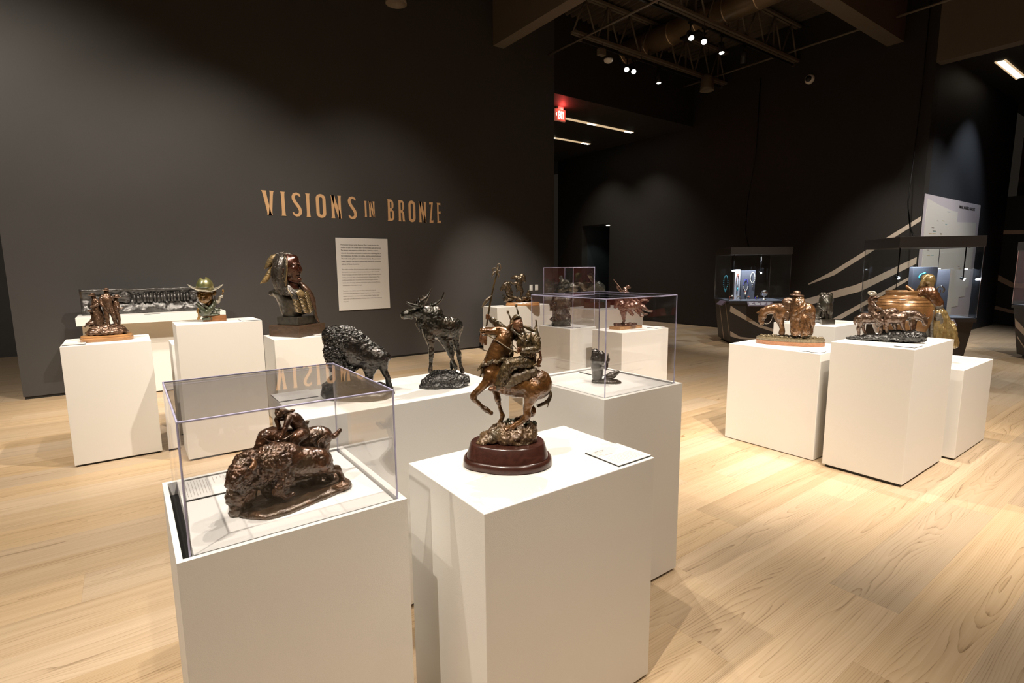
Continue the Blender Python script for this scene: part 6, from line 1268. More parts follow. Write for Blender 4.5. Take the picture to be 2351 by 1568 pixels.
fs += [(n0 + 1, n0, n0 + 3, n0 + 2), tuple([n0] + [n0 + 1] + list(range(nx - 1, -1, -1))), tuple([n0 + 2] + [n0 + 3] + list(range((nz - 1) * nx, nz * nx))), tuple([n0 + 3, n0] + [j * nx for j in range(nz)]), tuple([n0 + 1, n0 + 2] + [j * nx + nx - 1 for j in range(nz - 1, -1, -1)])]
mesh_obj('slab', VV, fs, BR['relief'], T, smooth=True)
for i in range(17):
    x = -0.19 + 0.037 * i + rr.uniform(-0.008, 0.008); h = 0.105 * rr.uniform(0.9, 1.05); z0 = 0.135 + 0.0006 * i; w = rr.uniform(0.014, 0.021); y = -0.055 - (i % 2) * 0.014
    bm = bmesh.new(); bm_tube(bm, [(x, y, z0), (x, y, z0 + h * .3), (x, y - 0.004, z0 + h * .6), (x, y, z0 + h * .85), (x, y, z0 + h * .95)], [w, w * 1.1, w * 1.15, w * .8, w * .3], 10); f_ = bm_obj('robed_figure', bm, BR['relief'], T, smooth=True)
    lathe('head', [(0, -0.012), (0.008, -0.008), (0.011, 0), (0.008, 0.009), (0, 0.012)], BR['relief'], f_, (x, y, z0 + h * 1.05), n=10)
for x, z, s_ in ((0.475, 0.21, 1.0), (0.60, 0.19, 0.95)):
    c = Clay(S, 10, 20); c.ops = []
    m = 0.001; P = lambda dx, dy, dz: np.array([x + dx * s_, -0.06 + dy, z + dz * s_])
    A = np.array([[1, 0, 0], [0, 0, 1], [0, -1, 0]], float)
    for C, r, sub in ((P(0, 0, 0.0), (0.052, 0.066, 0.05), 0), (P(0, -0.004, 0.045), (0.058, 0.026, 0.05), 0), (P(0.0, -0.05, -0.012), (0.012, 0.026, 0.016), 0), (P(-0.02, -0.048, 0.005), (0.014, 0.008, 0.012), 1), (P(0.02, -0.048, 0.005), (0.014, 0.008, 0.012), 1), (P(0, -0.044, -0.038), (0.018, 0.006, 0.014), 0)): c.ops.append(('e', C, A, np.array(r) * s_, 0.008, bool(sub), 2))
    c.h = 0.004; c.build('large_face', BR['relief'], T, [(4, 20)])
Cw = Clay(S, 8, 10); 
for x, z in ((0.455, 0.105), (0.49, 0.085)): lathe('stud', [(0, -0.011), (0.009, -0.006), (0.011, 0), (0.008, 0.008), (0, 0.011)], BR['relief'], T, (x, -0.065, z), n=10)
c = Clay(S, 9, 12); c.ops = []; A = np.array([[1, 0, 0], [0, 0, 1], [0, -1, 0]], float)
for x, z, a, b in ((-0.52, 0.18, 0.09, 0.07), (-0.38, 0.20, 0.08, 0.06), (-0.29, 0.21, 0.07, 0.07), (-0.60, 0.12, 0.06, 0.05)): c.ops.append(('e', np.array([x, -0.05, z]), A, np.array([a, b, 0.035]), 0.02, False, 2))
c.h = 0.006; c.build('crouching_animals', BR['relief'], T, [(40, 200), (24, 60)])

# ------------------------------------------------------------------ bronze: man in a long coat beside his grazing horse
BR['tan'] = bronze('tan_patina', (0.13, 0.062, 0.025), (0.27, 0.13, 0.05), (0.085, 0.05, 0.026), rough=0.26, metal=0.6, scale=18, bump=0.3, dk=0.95)
BR['gravel'] = bronze('gravel_patina', (0.13, 0.095, 0.045), (0.34, 0.26, 0.14), rough=0.45, metal=0.4, scale=60, bump=1.0, dk=0.95)
MAT['cherry'] = wood('cherry', (0.30, 0.12, 0.05), (0.42, 0.19, 0.085), 0.3, 6, (2, 8, 10))
base = (4.80, 2.335, 0.891)
T = thing('bronze_sculpture', 'tan bronze of a man in a long coat leaning on a saddled horse', 'sculpture', base, group=BG)
S = Sketch(base, 1720, 640, 0.11482); aX = math.atan2(S.ex[1], S.ex[0]); q = S.mpu; rr = random.Random(31)
loft('wooden_base', oval(615 * q, 300 * q, 56, 2.2, aX), [(0.002, 0), (0, 0.003), (0, 0.035)], MAT['cherry'], T)
loft('bronze_plate', oval(610 * q, 296 * q, 56, 2.2, aX), [(0.002, 0.035), (0, 0.040), (0, 0.058), (0.01, 0.064), (0.05, 0.068)], BR['gravel'], T)
c = Clay(S, 9, 10)
for i in range(130):
    a = rr.uniform(0, 6.283); f = math.sqrt(rr.random()); p = S.ex * (560 * q * f * math.cos(a)) - S.n * (250 * q * f * math.sin(a)) + np.array([0, 0, 0.070]); s = rr.uniform(0.006, 0.013)
    A = np.array([[1, 0, 0], [0, 0, 1], [0, -1, 0]], float); c.ops.append(('e', p, A, np.array([s, s * .8, s]), 0.004, False, 2))
c.build('gravel', BR['gravel'], T, [(8, 20)])
c = Clay(S, 9, 32)
c.rod([(640, 660, 0, 160), (780, 640, 0, 165), (950, 650, 0, 165), (1100, 650, 0, 168), (1180, 650, 0, 130)]).egg((1150, 640, 40), (130, 150, 100), 20)
c.rod([(640, 640, 10, 130), (540, 600, 20, 105), (430, 610, 30, 84), (340, 640, 40, 74)]).rod([(290, 650, 40, 78), (255, 760, 40, 62), (240, 840, 40, 46), (262, 885, 40, 40)], 20)
c.rod([(200, 670, 40, 26), (150, 680, 44, 10)], 10).egg((310, 740, 60), (40, 70, 40), 0, k=16).egg((225, 730, 90), (12, 16, 10), k=6)
c.rod([(620, 760, 60, 90), (640, 880, 60, 50), (655, 960, 60, 38), (660, 1020, 60, 40), (650, 1080, 60, 56)], 20).rod([(560, 750, -60, 70), (640, 950, -60, 40), (660, 1090, -60, 44)], 20)
c.rod([(1210, 760, 20, 100), (1240, 880, 30, 56), (1260, 900, 30, 50), (1240, 1010, 30, 34), (1225, 1090, 40, 44)], 20).rod([(1150, 760, -60, 90), (1180, 930, -60, 46), (1180, 1090, -60, 40)], 20)
ho = c.build('horse', BR['tan'], T, [(7, 60), (4, 18)])
c = Clay(S, 8, 10)
for i in range(18): f = i / 17; u = 300 + 400 * f; v = 590 - 70 * math.sin(f * 2.2); c.rod([(u, v, 40 + 50 * f, 26), (u + 10, v + 60, 80 + 20 * f, 24), (u + 5, v + 120, 90, 10)])
c.build('mane', BR['brown'], T, [(8, 20)])
Clay(S, 8, 10).rod([(1250, 580, 0, 30), (1285, 680, 0, 30), (1275, 800, 0, 24), (1230, 900, 20, 12)]).build('tail', BR['tan'], T, [(7, 20)])
c = Clay(S, 9, 20).rod([(720, 450, 0, 60), (800, 440, 10, 60), (880, 460, 20, 50)]).egg((790, 560, 130), (90, 130, 50), 0).egg((760, 720, 160), (60, 80, 30), 0).rod([(760, 790, 165, 22), (770, 815, 165, 34)], 10).egg((780, 480, 60), (110, 60, 120), 0); c.build('saddle', BR['brown'], T, [(10, 30), (5, 12)])
tube('rein', [S(300, 880, 60), S(340, 900, 70), (S(400, 890, 80)), S(440, 830, 90), S(480, 735, 100)], 0.003, MAT['silver'], T, 6)
tube('bridle', [S(215, 850, 70), S(260, 820, 92), S(310, 810, 80)], 0.004, BR['brown'], T, 6)
c = Clay(S, 8, 22)
c.rod([(1000, 400, 170, 80), (980, 520, 180, 112), (960, 650, 190, 110), (940, 760, 195, 104)]).rod([(930, 780, 190, 90), (930, 950, 195, 88), (930, 1060, 200, 90)], 16).rod([(1110, 800, 190, 76), (1120, 950, 195, 82), (1130, 1060, 200, 86)], 16).egg((1080, 760, 160), (70, 60, 80), 0)
c.rod([(1040, 460, 210, 64), (1080, 560, 240, 54), (980, 640, 270, 46), (900, 700, 280, 40)], 14)
c.rod([(1040, 780, 230, 18), (1040, 950, 240, 20), (1050, 1150, 240, 18)], 8)
c.egg((905, 1125, 230), (50, 24, 50)).egg((1110, 1125, 230), (50, 24, 50)).egg((945, 375, 180), (58, 66, 56), 0).egg((915, 390, 215), (22, 20, 20), k=10).egg((975, 450, 180), (76, 50, 70), 0)
mn = c.build('man', BR['tan'], T, [(24, 60, (1.4, 1.4, 0.35)), (7, 20)])
Clay(S, 7, 14).egg((955, 285, 175), (68, 52, 66), 6).egg((955, 325, 175), (125, 22, 105), 6).egg((955, 240, 175), (50, 14, 20), 6, k=10, sub=True).build('hat', BR['brown'], mn, [(4, 30)])

# ------------------------------------------------------------------ bronze: small bison hunt seen end on
base = (5.85, 2.50, 1.0)
T = thing('bronze_sculpture', 'small greenish bronze of a bison rump and a fallen rider on the rear plinth', 'sculpture', base, group=BG)
S = Sketch(base, 1720, 640, 0.11482); rr = random.Random(32); aX = math.atan2(S.ex[1], S.ex[0]); q = S.mpu
P4 = [S.ground(*p)[:2] for p in ((1450, 915), (1715, 912), (1560, 810), (1270, 805))]
prism('plinth_plate', P4, 0, 0.045, BR['olive'], T)
c = Clay(S, 9, 26).egg((1540, 520, 0), (120, 160, 150), 0).egg((1540, 440, -60), (130, 140, 140), 0).rod([(1500, 620, 60, 60), (1530, 720, 70, 36), (1545, 830, 70, 24)], 14).rod([(1610, 620, 40, 60), (1620, 720, 40, 34), (1615, 830, 40, 24)], 14).rod([(1590, 480, 120, 24), (1590, 620, 140, 26), (1590, 700, 140, 18)], 10).rod([(1640, 380, -60, 24), (1660, 330, -60, 12)], 8)
c.build('bison', BR['olive'], T, [(8, 50), (5, 16)])
c = Clay(S, 9, 16)
for i in range(16): c.egg((1440 + rr.uniform(0, 190), 345 + rr.uniform(-40, 40), -60 + rr.uniform(-60, 60)), (40, 34, 40))
c.build('woolly_mane', BR['olive'], T, [(16, 20)])
c = Clay(S, 8, 14).egg((1390, 520, 60), (34, 42, 34)).rod([(1390, 580, 60, 50), (1390, 650, 60, 60), (1370, 720, 60, 60)]).rod([(1430, 600, 90, 30), (1490, 660, 110, 24), (1470, 760, 110, 22)]).rod([(1340, 700, 40, 50), (1310, 760, 40, 40), (1400, 790, 70, 34)]).egg((1380, 780, 40), (110, 40, 80)); c.build('fallen_rider', BR['olive'], T, [(9, 30), (6, 12)])

# ------------------------------------------------------------------ bronze: riders driving cattle
BR['cattle'] = bronze('cattle_patina', (0.085, 0.048, 0.03), (0.19, 0.12, 0.08), (0.12, 0.055, 0.028), rough=0.28, metal=0.7, scale=20, bump=0.4, dk=0.95)
base = (4.72, 1.56, 1.008)
T = thing('bronze_sculpture', 'brown bronze of a hat waving rider driving horned cattle over rough ground', 'sculpture', base, group=BG)
S = Sketch(base, 1930, 610, 0.1276); rr = random.Random(33)
c = Clay(S, 12, 34)
for u, v, t, a, b, d in ((850, 1310, 0, 560, 50, 160), (400, 1310, 0, 250, 40, 130), (1150, 1270, 0, 330, 90, 150), (1300, 1250, 0, 180, 80, 120), (700, 1270, 0, 260, 50, 120), (1000, 1220, -20, 250, 60, 110), (260, 1300, 0, 80, 50, 60)): c.egg((u, v, t), (a, b, d))
c.build('ground', BR['dark_ground'], T, [(30, 80), (22, 26)], cut_z=0.0)
c = Clay(S, 9, 20)
c.rod([(420, 940, 0, 100), (550, 950, 0, 92), (680, 920, 0, 88)]).rod([(700, 900, 0, 80), (800, 850, 0, 64), (880, 830, 0, 50)]).rod([(900, 815, 0, 50), (960, 800, 0, 40), (1010, 830, 0, 34)], 12).rod([(980, 790, 0, 14), (1000, 765, 0, 6)], 5)
c.rod([(360, 960, 30, 80), (350, 1080, 40, 36), (320, 1130, 40, 32), (330, 1240, 40, 22)], 12).rod([(400, 1000, -30, 70), (400, 1110, -30, 30), (440, 1220, -30, 22)], 12).rod([(680, 960, 30, 60), (720, 1080, 40, 32), (725, 1150, 40, 26), (705, 1230, 40, 24)], 12).rod([(660, 980, -30, 50), (660, 1090, -30, 26)], 12)
c.rod([(340, 920, 0, 30), (275, 950, 0, 30), (255, 1010, 0, 24), (265, 1065, 0, 12)], 10)
c.build('horse', BR['cattle'], T, [(7, 40), (5, 14)])
c = Clay(S, 9, 20)
c.rod([(880, 950, 60, 90), (1000, 950, 60, 96), (1100, 930, 60, 84)]).rod([(860, 900, 60, 70), (920, 850, 60, 60)]).rod([(840, 980, 80, 60), (830, 1090, 80, 30), (830, 1190, 80, 22)], 12).rod([(1100, 990, 80, 54), (1120, 1080, 80, 30), (1140, 1150, 80, 22)], 12).rod([(960, 1020, 20, 50), (990, 1140, 20, 28)], 12)
c.build('steer', BR['cattle'], T, [(7, 40), (5, 14)])
c = Clay(S, 9, 20)
c.rod([(1120, 900, -20, 80), (1230, 890, -10, 90), (1320, 900, 0, 84)]).rod([(1340, 880, 20, 74), (1420, 920, 30, 58), (1490, 960, 40, 46), (1520, 1020, 40, 38), (1510, 1060, 40, 28)], 14)
c.rod([(1290, 980, 20, 50), (1270, 1060, 20, 28), (1280, 1140, 20, 22)], 12).rod([(1330, 980, -20, 40), (1320, 1140, -20, 22)], 12).rod([(1240, 860, 10, 26), (1230, 830, 10, 12)], 8)
bu = c.build('bull', BR['cattle'], T, [(7, 40), (5, 14)])
for pts in (((1500, 920, 80, 16), (1520, 890, 90, 12), (1510, 865, 90, 5)), ((1530, 930, 20, 16), (1580, 940, 10, 12), (1610, 915, 10, 5)), ((1310, 840, 20, 14), (1330, 810, 20, 10), (1328, 790, 20, 5))): Clay(S, 6, 5).rod(pts).build('horn', BR['cattle'], bu)
c = Clay(S, 8, 14)
c.rod([(570, 660, 0, 50), (570, 740, 0, 66), (570, 820, 0, 60), (580, 860, 0, 62)]).rod([(590, 860, 50, 54), (650, 920, 80, 48), (700, 980, 90, 40), (760, 1010, 90, 34), (740, 1050, 90, 26)], 10).rod([(540, 680, 10, 34), (515, 630, 20, 28), (535, 570, 20, 22)], 8).rod([(600, 690, 20, 34), (650, 750, 50, 28), (730, 775, 60, 22)], 8).egg((620, 610, 10), (40, 46, 40))
rd = c.build('rider', BR['cattle'], T, [(7, 30), (5, 12)])
Clay(S, 6, 6).egg((620, 575, 10), (90, 12, 60), -18).egg((600, 560, 10), (40, 26, 36), -14).build('hat_brim', BR['cattle'], rd)
Clay(S, 6, 8).egg((568, 495, 30), (72, 44, 18), 8).egg((566, 488, 52), (30, 20, 20), 8, k=4, sub=True).build('waved_hat', BR['hat_pale'], rd)

# ------------------------------------------------------------------ bronze: woman leaning on a big pot
BR['pot'] = bronze('pot_patina', (0.22, 0.105, 0.035), (0.36, 0.18, 0.065), rough=0.33, metal=0.5, scale=9, bump=0.2, bscale=40, dk=0.95)
BR['woman'] = bronze('gold_patina', (0.24, 0.155, 0.05), (0.42, 0.305, 0.13), (0.17, 0.11, 0.04), rough=0.33, metal=0.5, scale=14, bump=0.25, dk=0.95)
BR['shirt'] = bronze('shirt_patina', (0.13, 0.052, 0.02), (0.23, 0.10, 0.04), rough=0.3, metal=0.55, scale=12, bump=0.25)
BR['grey'] = bronze('grey_patina', (0.13, 0.115, 0.095), (0.25, 0.225, 0.19), rough=0.4, metal=0.5, scale=20, bump=0.4, dk=0.95)
base = (5.66, 1.56, 0.752)
T = thing('bronze_sculpture', 'golden bronze woman leaning back against a huge round brown pot', 'sculpture', base, group=BG)
S = Sketch(base, 1930, 610, 0.1276); q = S.mpu; rr = random.Random(34)
pc = S.ex * float(S(1100, 1000) @ S.ex); zz = lambda v: float(S(1100, v)[2])
prof = [(0, 0.0), (300 * q, 0.0), (310 * q, 0.02)] + [(r * q, zz(v)) for r, v in ((360, 1280), (430, 1130), (480, 950), (490, 830), (470, 720), (420, 620), (350, 560), (296, 535), (286, 520), (286, 470), (296, 455), (280, 448), (258, 455), (250, 520), (300, 560), (430, 720), (440, 900), (300, 1300))] + [(0, 0.06)]
prof = [(r, max(z, 0.0)) for r, z in prof]
po = lathe('pot', prof, BR['pot'], T, pc - S.n * 0.0, n=56)
for v, r in ((575, 372), (600, 402), (640, 434), (690, 458)): tube('incised_band', [np.array([math.cos(a) * (r * q + 0.001), math.sin(a) * (r * q + 0.001), zz(v)]) for a in [i * 2 * math.pi / 56 for i in range(56)]], 0.0022, BR['pot'], po, 6, closed=True)
c = Clay(S, 11, 26)
c.rod([(1580, 470, 60, 110), (1620, 570, 40, 130), (1680, 660, 20, 118), (1720, 710, 10, 104)]).egg((1500, 470, 60), (110, 80, 90), 20).egg((1720, 560, 20), (60, 90, 90), 0)
c.rod([(1480, 470, 110, 76), (1400, 530, 140, 72)], 16)
c.build('blouse', BR['shirt'], T, [(18, 60, (1, 1, 0.6)), (8, 22)])
c = Clay(S, 10, 20)
c.rod([(1420, 550, 150, 50), (1480, 620, 160, 48), (1560, 680, 165, 42), (1620, 730, 160, 40), (1650, 790, 150, 34)], 12)
for i in range(4): c.rod([(1620 + 14 * i, 770 + 4 * i, 165 - 6 * i, 16), (1640 + 10 * i, 830, 165, 13), (1648 + 6 * i, 860, 160, 10)], 4)
c.build('arm', BR['woman'], T, [(4, 30)])
Clay(S, 9, 12).rod([(1300, 470, -60, 40), (1230, 410, -70, 34), (1185, 370, -70, 18)]).build('arm', BR['pot'], T, [(4, 30)])
c = Clay(S, 8, 18)
c.egg((1590, 260, 30), (90, 110, 90), 10).egg((1640, 280, 30), (52, 80, 60), 0).rod([(1672, 230, 30, 16), (1690, 270, 30, 12), (1672, 290, 30, 14)], 8).egg((1668, 320, 30), (26, 22, 30), k=10).rod([(1610, 340, 30, 56), (1600, 400, 30, 60)], 16)
hd = c.build('head', BR['woman'], T, [(3, 30)])
c = Clay(S, 9, 14)
c.egg((1565, 235, 10), (98, 88, 95), -10)
for i in range(12): f = i / 11; c.rod([(1560 + 90 * f, 170 + 40 * f, 74, 24), (1490 + 100 * f, 265 + 20 * f, 104 - 60 * f, 26), (1430 + 120 * f, 365, 84 - 60 * f, 20), (1360 + 110 * f, 445, 60 - 60 * f, 9)], 5)
c.build('hair', BR['woman'], hd, [(8, 30), (5, 12)])
c = Clay(S, 11, 26)
c.rod([(1740, 820, 20, 100), (1750, 960, 50, 110), (1770, 1120, 70, 110), (1780, 1280, 80, 110), (1790, 1440, 80, 110), (1790, 1540, 80, 110)]).rod([(1760, 840, -20, 90), (1860, 980, -20, 76), (1960, 1090, -10, 74), (2010, 1180, 0, 72), (2020, 1300, 0, 70), (2020, 1420, 10, 70)]).egg((1890, 1320, 10), (160, 180, 90))
c.build('skirt', BR['woman'], T, [(40, 70, (1.4, 1.4, 0.25)), (14, 26, (1, 1, 0.5))], cut_z=0.0)
c = Clay(S, 9, 14)
for i in range(14): a = i / 13; c.egg((1670 + 150 * a, 735 + 16 * math.sin(a * 3) + rr.uniform(-8, 8), 110 - 60 * abs(a - .4)), (24, 44, 24), rr.uniform(-15, 15))
c.build('belt', BR['grey'], T, [(5, 14)])
c = Clay(S, 9, 12)
for u in (1570, 1650): c.rod([(u + 20, 820, 180, 24), (u - 10, 900, 190, 28), (u - 15, 1100, 190, 24), (u - 20, 1300, 185, 26), (u - 20, 1480, 180, 26)])
c.egg((1760, 920, 165), (50, 80, 20)).egg((1800, 1000, 150), (40, 80, 20)); c.build('shawl_fringe', BR['grey'], T, [(10, 26), (8, 12)])

# ------------------------------------------------------------------ bronze: galloping rider with a lance
BR['red'] = bronze('red_brown_patina', (0.10, 0.046, 0.03), (0.21, 0.115, 0.085), rough=0.3, metal=0.65, scale=24, bump=0.5, dk=0.95)
MAT['pine'] = wood('alder', (0.30, 0.15, 0.06), (0.42, 0.23, 0.10), 0.35, 6, (6, 6, 10))
base = (3.93, 3.43, 1.0)
T = thing('bronze_sculpture', 'red brown bronze rider with a long lance on a galloping horse, oak block base', 'sculpture', base, group=BG)
S = Sketch(base, 1380, 600, 0.1148); rr = random.Random(41)
prism('wooden_base', [S.ground(*p)[:2] for p in ((165, 1358), (375, 1378), (818, 1330), (640, 1312))], 0, 0.028, MAT['pine'], T)
c = Clay(S, 9, 16)
for i in range(26): c.egg((300 + rr.uniform(0, 370), 1270 + rr.uniform(-20, 20), rr.uniform(-40, 60)), (60, 26, 50))
c.build('ground', BR['red'], T, [(16, 24)], cut_z=0.027)
c = Clay(S, 8, 20)
c.rod([(430, 900, 0, 100), (540, 900, 0, 100), (660, 880, 0, 88), (740, 850, 0, 70)]).rod([(430, 880, 0, 84), (380, 810, 0, 66), (340, 790, 0, 54)]).rod([(340, 800, 0, 54), (305, 860, 0, 42), (285, 915, 0, 32)], 12)
c.rod([(430, 970, 20, 60), (440, 1070, 20, 40), (450, 1150, 20, 24), (458, 1195, 20, 24), (430, 1235, 20, 18)], 10).rod([(470, 980, -20, 50), (465, 1080, -20, 32), (455, 1160, -20, 20)], 10).rod([(560, 960, 30, 50), (600, 1030, 30, 34), (630, 1060, 30, 28)], 10)
c.rod([(680, 940, 10, 54), (760, 1040, 10, 24), (800, 1095, 10, 20), (840, 1085, 10, 18)], 10).rod([(740, 930, -10, 50), (820, 1010, -10, 24), (880, 1060, -10, 18), (925, 1045, -10, 16)], 10)
c.build('horse', BR['red'], T, [(9, 30), (7, 12)])
c = Clay(S, 8, 12)
for i in range(9): c.rod([(760 + rr.uniform(-20, 20), 860 + rr.uniform(-40, 40), rr.uniform(-30, 30), 26), (850 + rr.uniform(-20, 20), 930 + rr.uniform(-40, 30), rr.uniform(-30, 30), 22), (940 + rr.uniform(-20, 20), 985, rr.uniform(-30, 30), 16), (1020, 1000 + rr.uniform(-15, 10), 0, 8)])
c.rod([(770, 810, 20, 22), (830, 775, 20, 20), (920, 775, 20, 18), (950, 800, 20, 10)]); c.build('flying_tail', BR['red'], T, [(9, 20)])
c = Clay(S, 8, 16)
c.rod([(480, 560, 0, 34), (490, 640, 0, 60), (510, 740, 0, 64), (520, 800, 0, 60)]).rod([(460, 620, 30, 30), (390, 590, 40, 22), (330, 520, 40, 18), (315, 470, 40, 16)], 8).rod([(540, 640, 30, 30), (580, 720, 40, 24)], 8).egg((470, 545, 0), (34, 36, 34)).rod([(540, 820, 60, 44), (480, 880, 80, 34), (470, 950, 80, 24)], 10)
for i in range(8): c.rod([(470, 540, 0, 14), (520 + rr.uniform(0, 20), 520 + rr.uniform(-30, 30), 0, 12), (560 + rr.uniform(0, 40), 530 + rr.uniform(-20, 20), 0, 7)], 4)
for i in range(9): c.egg((600 + rr.uniform(-60, 120), 760 + rr.uniform(-50, 60), 40), (44, 26, 30), rr.uniform(-40, 40))
c.build('rider', BR['red'], T, [(12, 26), (7, 12)])
tube('lance', [S(243, 357, 60), S(390, 540, 70), S(560, 730, 80), S(785, 1000, 80)], 0.0042, BR['red'], T, 8)

# ------------------------------------------------------------------ bronze: crouching figure with a staff
BR['brown_dk'] = bronze('dark_brown_patina', (0.055, 0.045, 0.036), (0.115, 0.095, 0.078), rough=0.34, metal=0.55, scale=16, bump=0.3, dk=0.95)
base = (1.93, 1.88, 1.010)
T = thing('bronze_sculpture', 'small dark bronze kneeling figure with a staff, inside the square acrylic box', 'sculpture', base, group=BG)
S = Sketch(base, 1140, 600, 0.22954)
c = Clay(S, 7, 14).egg((1010, 1205, 0), (54, 26, 50), e=3).egg((1100, 1205, 10), (130, 24, 60), e=3).egg((1210, 1210, 10), (36, 16, 36)).rod([(1100, 1190, 0, 26), (1160, 1140, 0, 30), (1215, 1105, 0, 18)]).egg((1130, 1150, 0), (60, 34, 40), -30); c.build('rock', BR['brown_dk'], T, [(8, 26), (5, 10)], cut_z=0)
c = Clay(S, 6, 14).rod([(1005, 1180, 0, 44), (1010, 1100, 0, 56), (1005, 1030, 0, 60), (985, 970, 0, 44)]).rod([(1040, 1000, 20, 40), (1050, 950, 20, 36), (1040, 920, 20, 28)]).egg((985, 925, 0), (36, 44, 36)).egg((1050, 960, -10), (28, 40, 30)).rod([(1060, 1050, 30, 20), (1100, 1060, 40, 14), (1105, 1010, 40, 12)], 6); c.build('kneeling_figure', BR['brown_dk'], T, [(4, 30)])
Clay(S, 5, 6).egg((985, 888, 0), (40, 5, 34), 4).egg((988, 880, 0), (20, 12, 20)).build('hat', BR['brown_dk'], T)
tube('staff', [S(1092, 1090, 40), S(1105, 1020, 40), S(1112, 960, 40), S(1116, 922, 40)], [0.004, 0.005, 0.004, 0.0035], BR['brown_dk'], T, 8)
Clay(S, 5, 6).egg((1120, 985, 40), (14, 26, 14), 10).rod([(1105, 1010, 40, 14), (1118, 995, 44, 14)]).build('bundle', BR['brown_dk'], T, [(4, 12)])

# ------------------------------------------------------------------ bronze: rider on a wild trunk, small acrylic box
BR['trunk'] = bronze('trunk_patina', (0.035, 0.033, 0.026), (0.12, 0.112, 0.09), rough=0.27, metal=0.75, scale=20, bump=0.9, bscale=50, dk=0.95)
base = (3.61, 4.03, 1.0)
T = thing('bronze_sculpture', 'dark silvery bronze horseman leaping over a rough rock column in the small acrylic box', 'sculpture', base, group=BG)
S = Sketch(base, 1220, 600, 0.11478); rr = random.Random(42)
c = Clay(S, 11, 30)
c.rod([(610, 1260, 0, 160), (600, 1150, 0, 165), (620, 1020, 0, 140), (640, 900, 0, 130), (660, 800, 0, 120), (700, 740, 0, 90)]).egg((450, 1150, 30), (60, 50, 70), 0).egg((470, 900, 20), (80, 110, 90), 10).egg((600, 1270, 0), (180, 40, 150))
c.build('rock_column', BR['trunk'], T, [(60, 70), (44, 24), (16, 10)], cut_z=0)
c = Clay(S, 8, 22)
c.rod([(560, 600, 0, 90), (700, 540, 0, 95), (820, 530, 10, 98), (860, 540, 20, 76)]).rod([(560, 620, 10, 84), (500, 720, 20, 66), (450, 800, 20, 54)]).rod([(450, 800, 20, 56), (430, 870, 20, 40), (380, 865, 20, 24)], 12).rod([(600, 660, 30, 50), (660, 730, 40, 30), (620, 790, 40, 22)], 10).rod([(840, 600, 20, 60), (880, 680, 20, 34), (820, 760, 20, 24)], 10)
c.rod([(880, 490, 40, 40), (960, 455, 80, 36), (1010, 480, 110, 34), (1050, 550, 130, 22), (1080, 580, 140, 10)], 10); c.build('horse', BR['trunk'], T, [(10, 40), (6, 14)])
c = Clay(S, 7, 14).egg((590, 325, 0), (38, 42, 38)).rod([(600, 375, 0, 34), (630, 420, 0, 58), (620, 500, 0, 60)]).rod([(660, 400, 20, 36), (720, 410, 40, 30), (750, 430, 40, 22)], 8).rod([(600, 410, 30, 32), (560, 480, 40, 28), (530, 560, 40, 22)], 8).rod([(620, 520, 60, 50), (560, 570, 70, 40), (600, 620, 70, 30)], 8); c.build('rider', BR['trunk'], T, [(8, 30), (5, 12)])

# ------------------------------------------------------------------ bronze: faceted rider
BR['facet'] = bronze('facet_patina', (0.10, 0.11, 0.105), (0.20, 0.21, 0.20), rough=0.28, metal=0.8, scale=6, bump=0.05, dk=0.95)
base = (5.66, 5.48, 1.0)
T = thing('bronze_sculpture', 'pale faceted bronze of a rider on a crouched horse behind the acrylic boxes', 'sculpture', base, group=BG)
S = Sketch(base, 1220, 600, 0.11478); q = S.mpu
prism('plinth_block', [S.ground(*p)[:2] for p in ((1060, 925), (1330, 945), (1580, 920), (1330, 905))], 0, 0.085, MAT['walnut'], T)
def hull(name, pts, parent):
    bm = bmesh.new(); [bm.verts.new(S(*p)) for p in pts]; r_ = bmesh.ops.convex_hull(bm, input=bm.verts[:]); bmesh.ops.delete(bm, geom=[g for g in r_['geom_interior'] if isinstance(g, bmesh.types.BMVert)], context='VERTS'); return bm_obj(name, bm, BR['facet'], parent)
hull('pedestal_wedge', [(1150, 870, 60), (1500, 870, 60), (1480, 870, -60), (1170, 870, -60), (1190, 740, 40), (1450, 740, 40), (1440, 700, -40), (1200, 700, -40), (1320, 690, 60)], T)
hull('horse_body', [(1110, 560, 60), (1200, 440, 40), (1300, 430, 80), (1480, 500, 50), (1480, 570, 60), (1450, 700, 30), (1200, 700, 40), (1150, 600, -50), (1400, 480, -60), (1470, 600, -60)], T)
hull('horse_haunch', [(1290, 390, 30), (1350, 395, 40), (1430, 440, 40), (1480, 490, 30), (1380, 500, 80), (1300, 440, 60), (1400, 480, -40), (1320, 420, -40)], T)
hull('rider_torso', [(1120, 275, 30), (1200, 290, 50), (1250, 270, 20), (1260, 340, 40), (1270, 390, 40), (1220, 420, 30), (1160, 340, 20), (1180, 300, -40), (1270, 380, -30)], T)
hull('rider_shoulder', [(1160, 350, 50), (1210, 350, 60), (1280, 400, 60), (1330, 450, 60), (1240, 440, 60), (1190, 390, 40), (1250, 400, -10)], T)
hull('hat', [(1110, 265, 20), (1170, 235, 20), (1210, 235, 30), (1250, 262, 20), (1180, 280, 50), (1180, 270, -30)], T)
hull('raised_hand', [(1195, 165, 10), (1225, 175, 20), (1240, 230, 20), (1215, 240, 20), (1205, 200, -10)], T)
tube('tail', [S(1110, 560, 40), S(1085, 545, 40), S(1060, 560, 40)], 0.01, BR['facet'], T, 5)

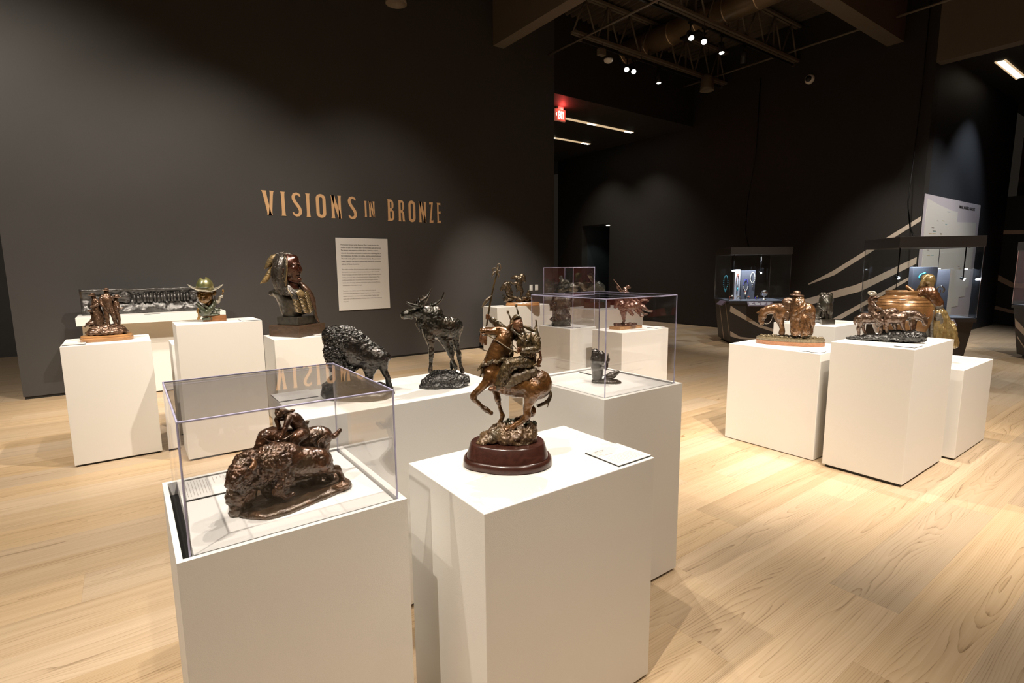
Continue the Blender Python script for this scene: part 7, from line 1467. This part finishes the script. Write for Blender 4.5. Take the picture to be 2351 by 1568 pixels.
# ------------------------------------------------------------------ bronze: fighting horses on an oak base
base = (6.10, 8.30, 0.865)
T = thing('bronze_sculpture', 'dark bronze of two fighting horses on a long oak base by the title wall', 'sculpture', base, group=BG)
S = Sketch(base, 1090, 590, 0.14665); aX = math.atan2(S.ex[1], S.ex[0]); q = S.mpu; rr = random.Random(43)
BR['wild'] = bronze('wild_patina', (0.06, 0.036, 0.018), (0.17, 0.115, 0.06), (0.04, 0.04, 0.034), rough=0.27, metal=0.75, scale=26, bump=0.6, dk=0.95)
loft('wooden_base', [(p[0] + S.ex[0] * 130 * q, p[1] + S.ex[1] * 130 * q) for p in oval(268 * q, 120 * q, 48, 3.0, aX)], [(0.006, 0), (0, 0.008), (0, 0.022), (0.008, 0.03), (0.006, 0.05), (0.012, 0.06)], MAT['oak'], T)
c = Clay(S, 10, 16)
for i in range(20): c.egg((480 + rr.uniform(0, 410), 670 + rr.uniform(-30, 15), rr.uniform(-40, 40)), (54, 24, 40), rr.uniform(-25, 25))
c.rod([(440, 605, 0, 14), (560, 630, 0, 18), (700, 640, 0, 16)]).egg((840, 600, 0), (50, 60, 40)).egg((840, 550, 0), (26, 30, 24)); c.build('ground', BR['wild'], T, [(16, 26), (10, 12)], cut_z=0.058)
c = Clay(S, 8, 14).rod([(480, 430, 0, 40), (510, 500, 0, 48), (540, 570, 0, 50), (560, 620, 0, 36)]).rod([(485, 420, 0, 36), (440, 470, 10, 26), (415, 520, 10, 18)]).rod([(500, 410, 0, 26), (545, 400, 0, 18), (570, 385, 0, 10)], 8); [c.rod([(500 + 8 * i, 400 + 22 * i, 10, 14), (540 + 8 * i, 420 + 22 * i, 10, 8), (556 + 8 * i, 450 + 22 * i, 8, 4)], 4) for i in range(6)]; c.build('horse', BR['wild'], T, [(9, 22), (7, 10)])
c = Clay(S, 8, 14).rod([(690, 480, 0, 44), (690, 410, 0, 52), (700, 350, 0, 48)]).rod([(700, 350, 0, 40), (640, 310, 10, 28), (580, 330, 10, 18)]).rod([(720, 330, -10, 36), (750, 310, -10, 34), (770, 330, -10, 28)]).rod([(720, 290, -10, 30), (740, 275, -10, 24)]).rod([(640, 410, 30, 22), (590, 420, 30, 16), (560, 390, 30, 12)], 6).rod([(710, 480, 10, 36), (735, 540, 10, 26), (730, 600, 10, 18), (735, 650, 10, 16)], 8).rod([(680, 490, 30, 22), (655, 540, 30, 12)], 6); [c.rod([(700 + 12 * i, 300 + 14 * i, 0, 14), (740 + 10 * i, 280 + 16 * i, 10 * (-1) ** i, 8), (776 + 4 * i, 300 + 18 * i, 0, 4)], 4) for i in range(7)]; c.build('horse', BR['wild'], T, [(10, 20), (8, 9)])
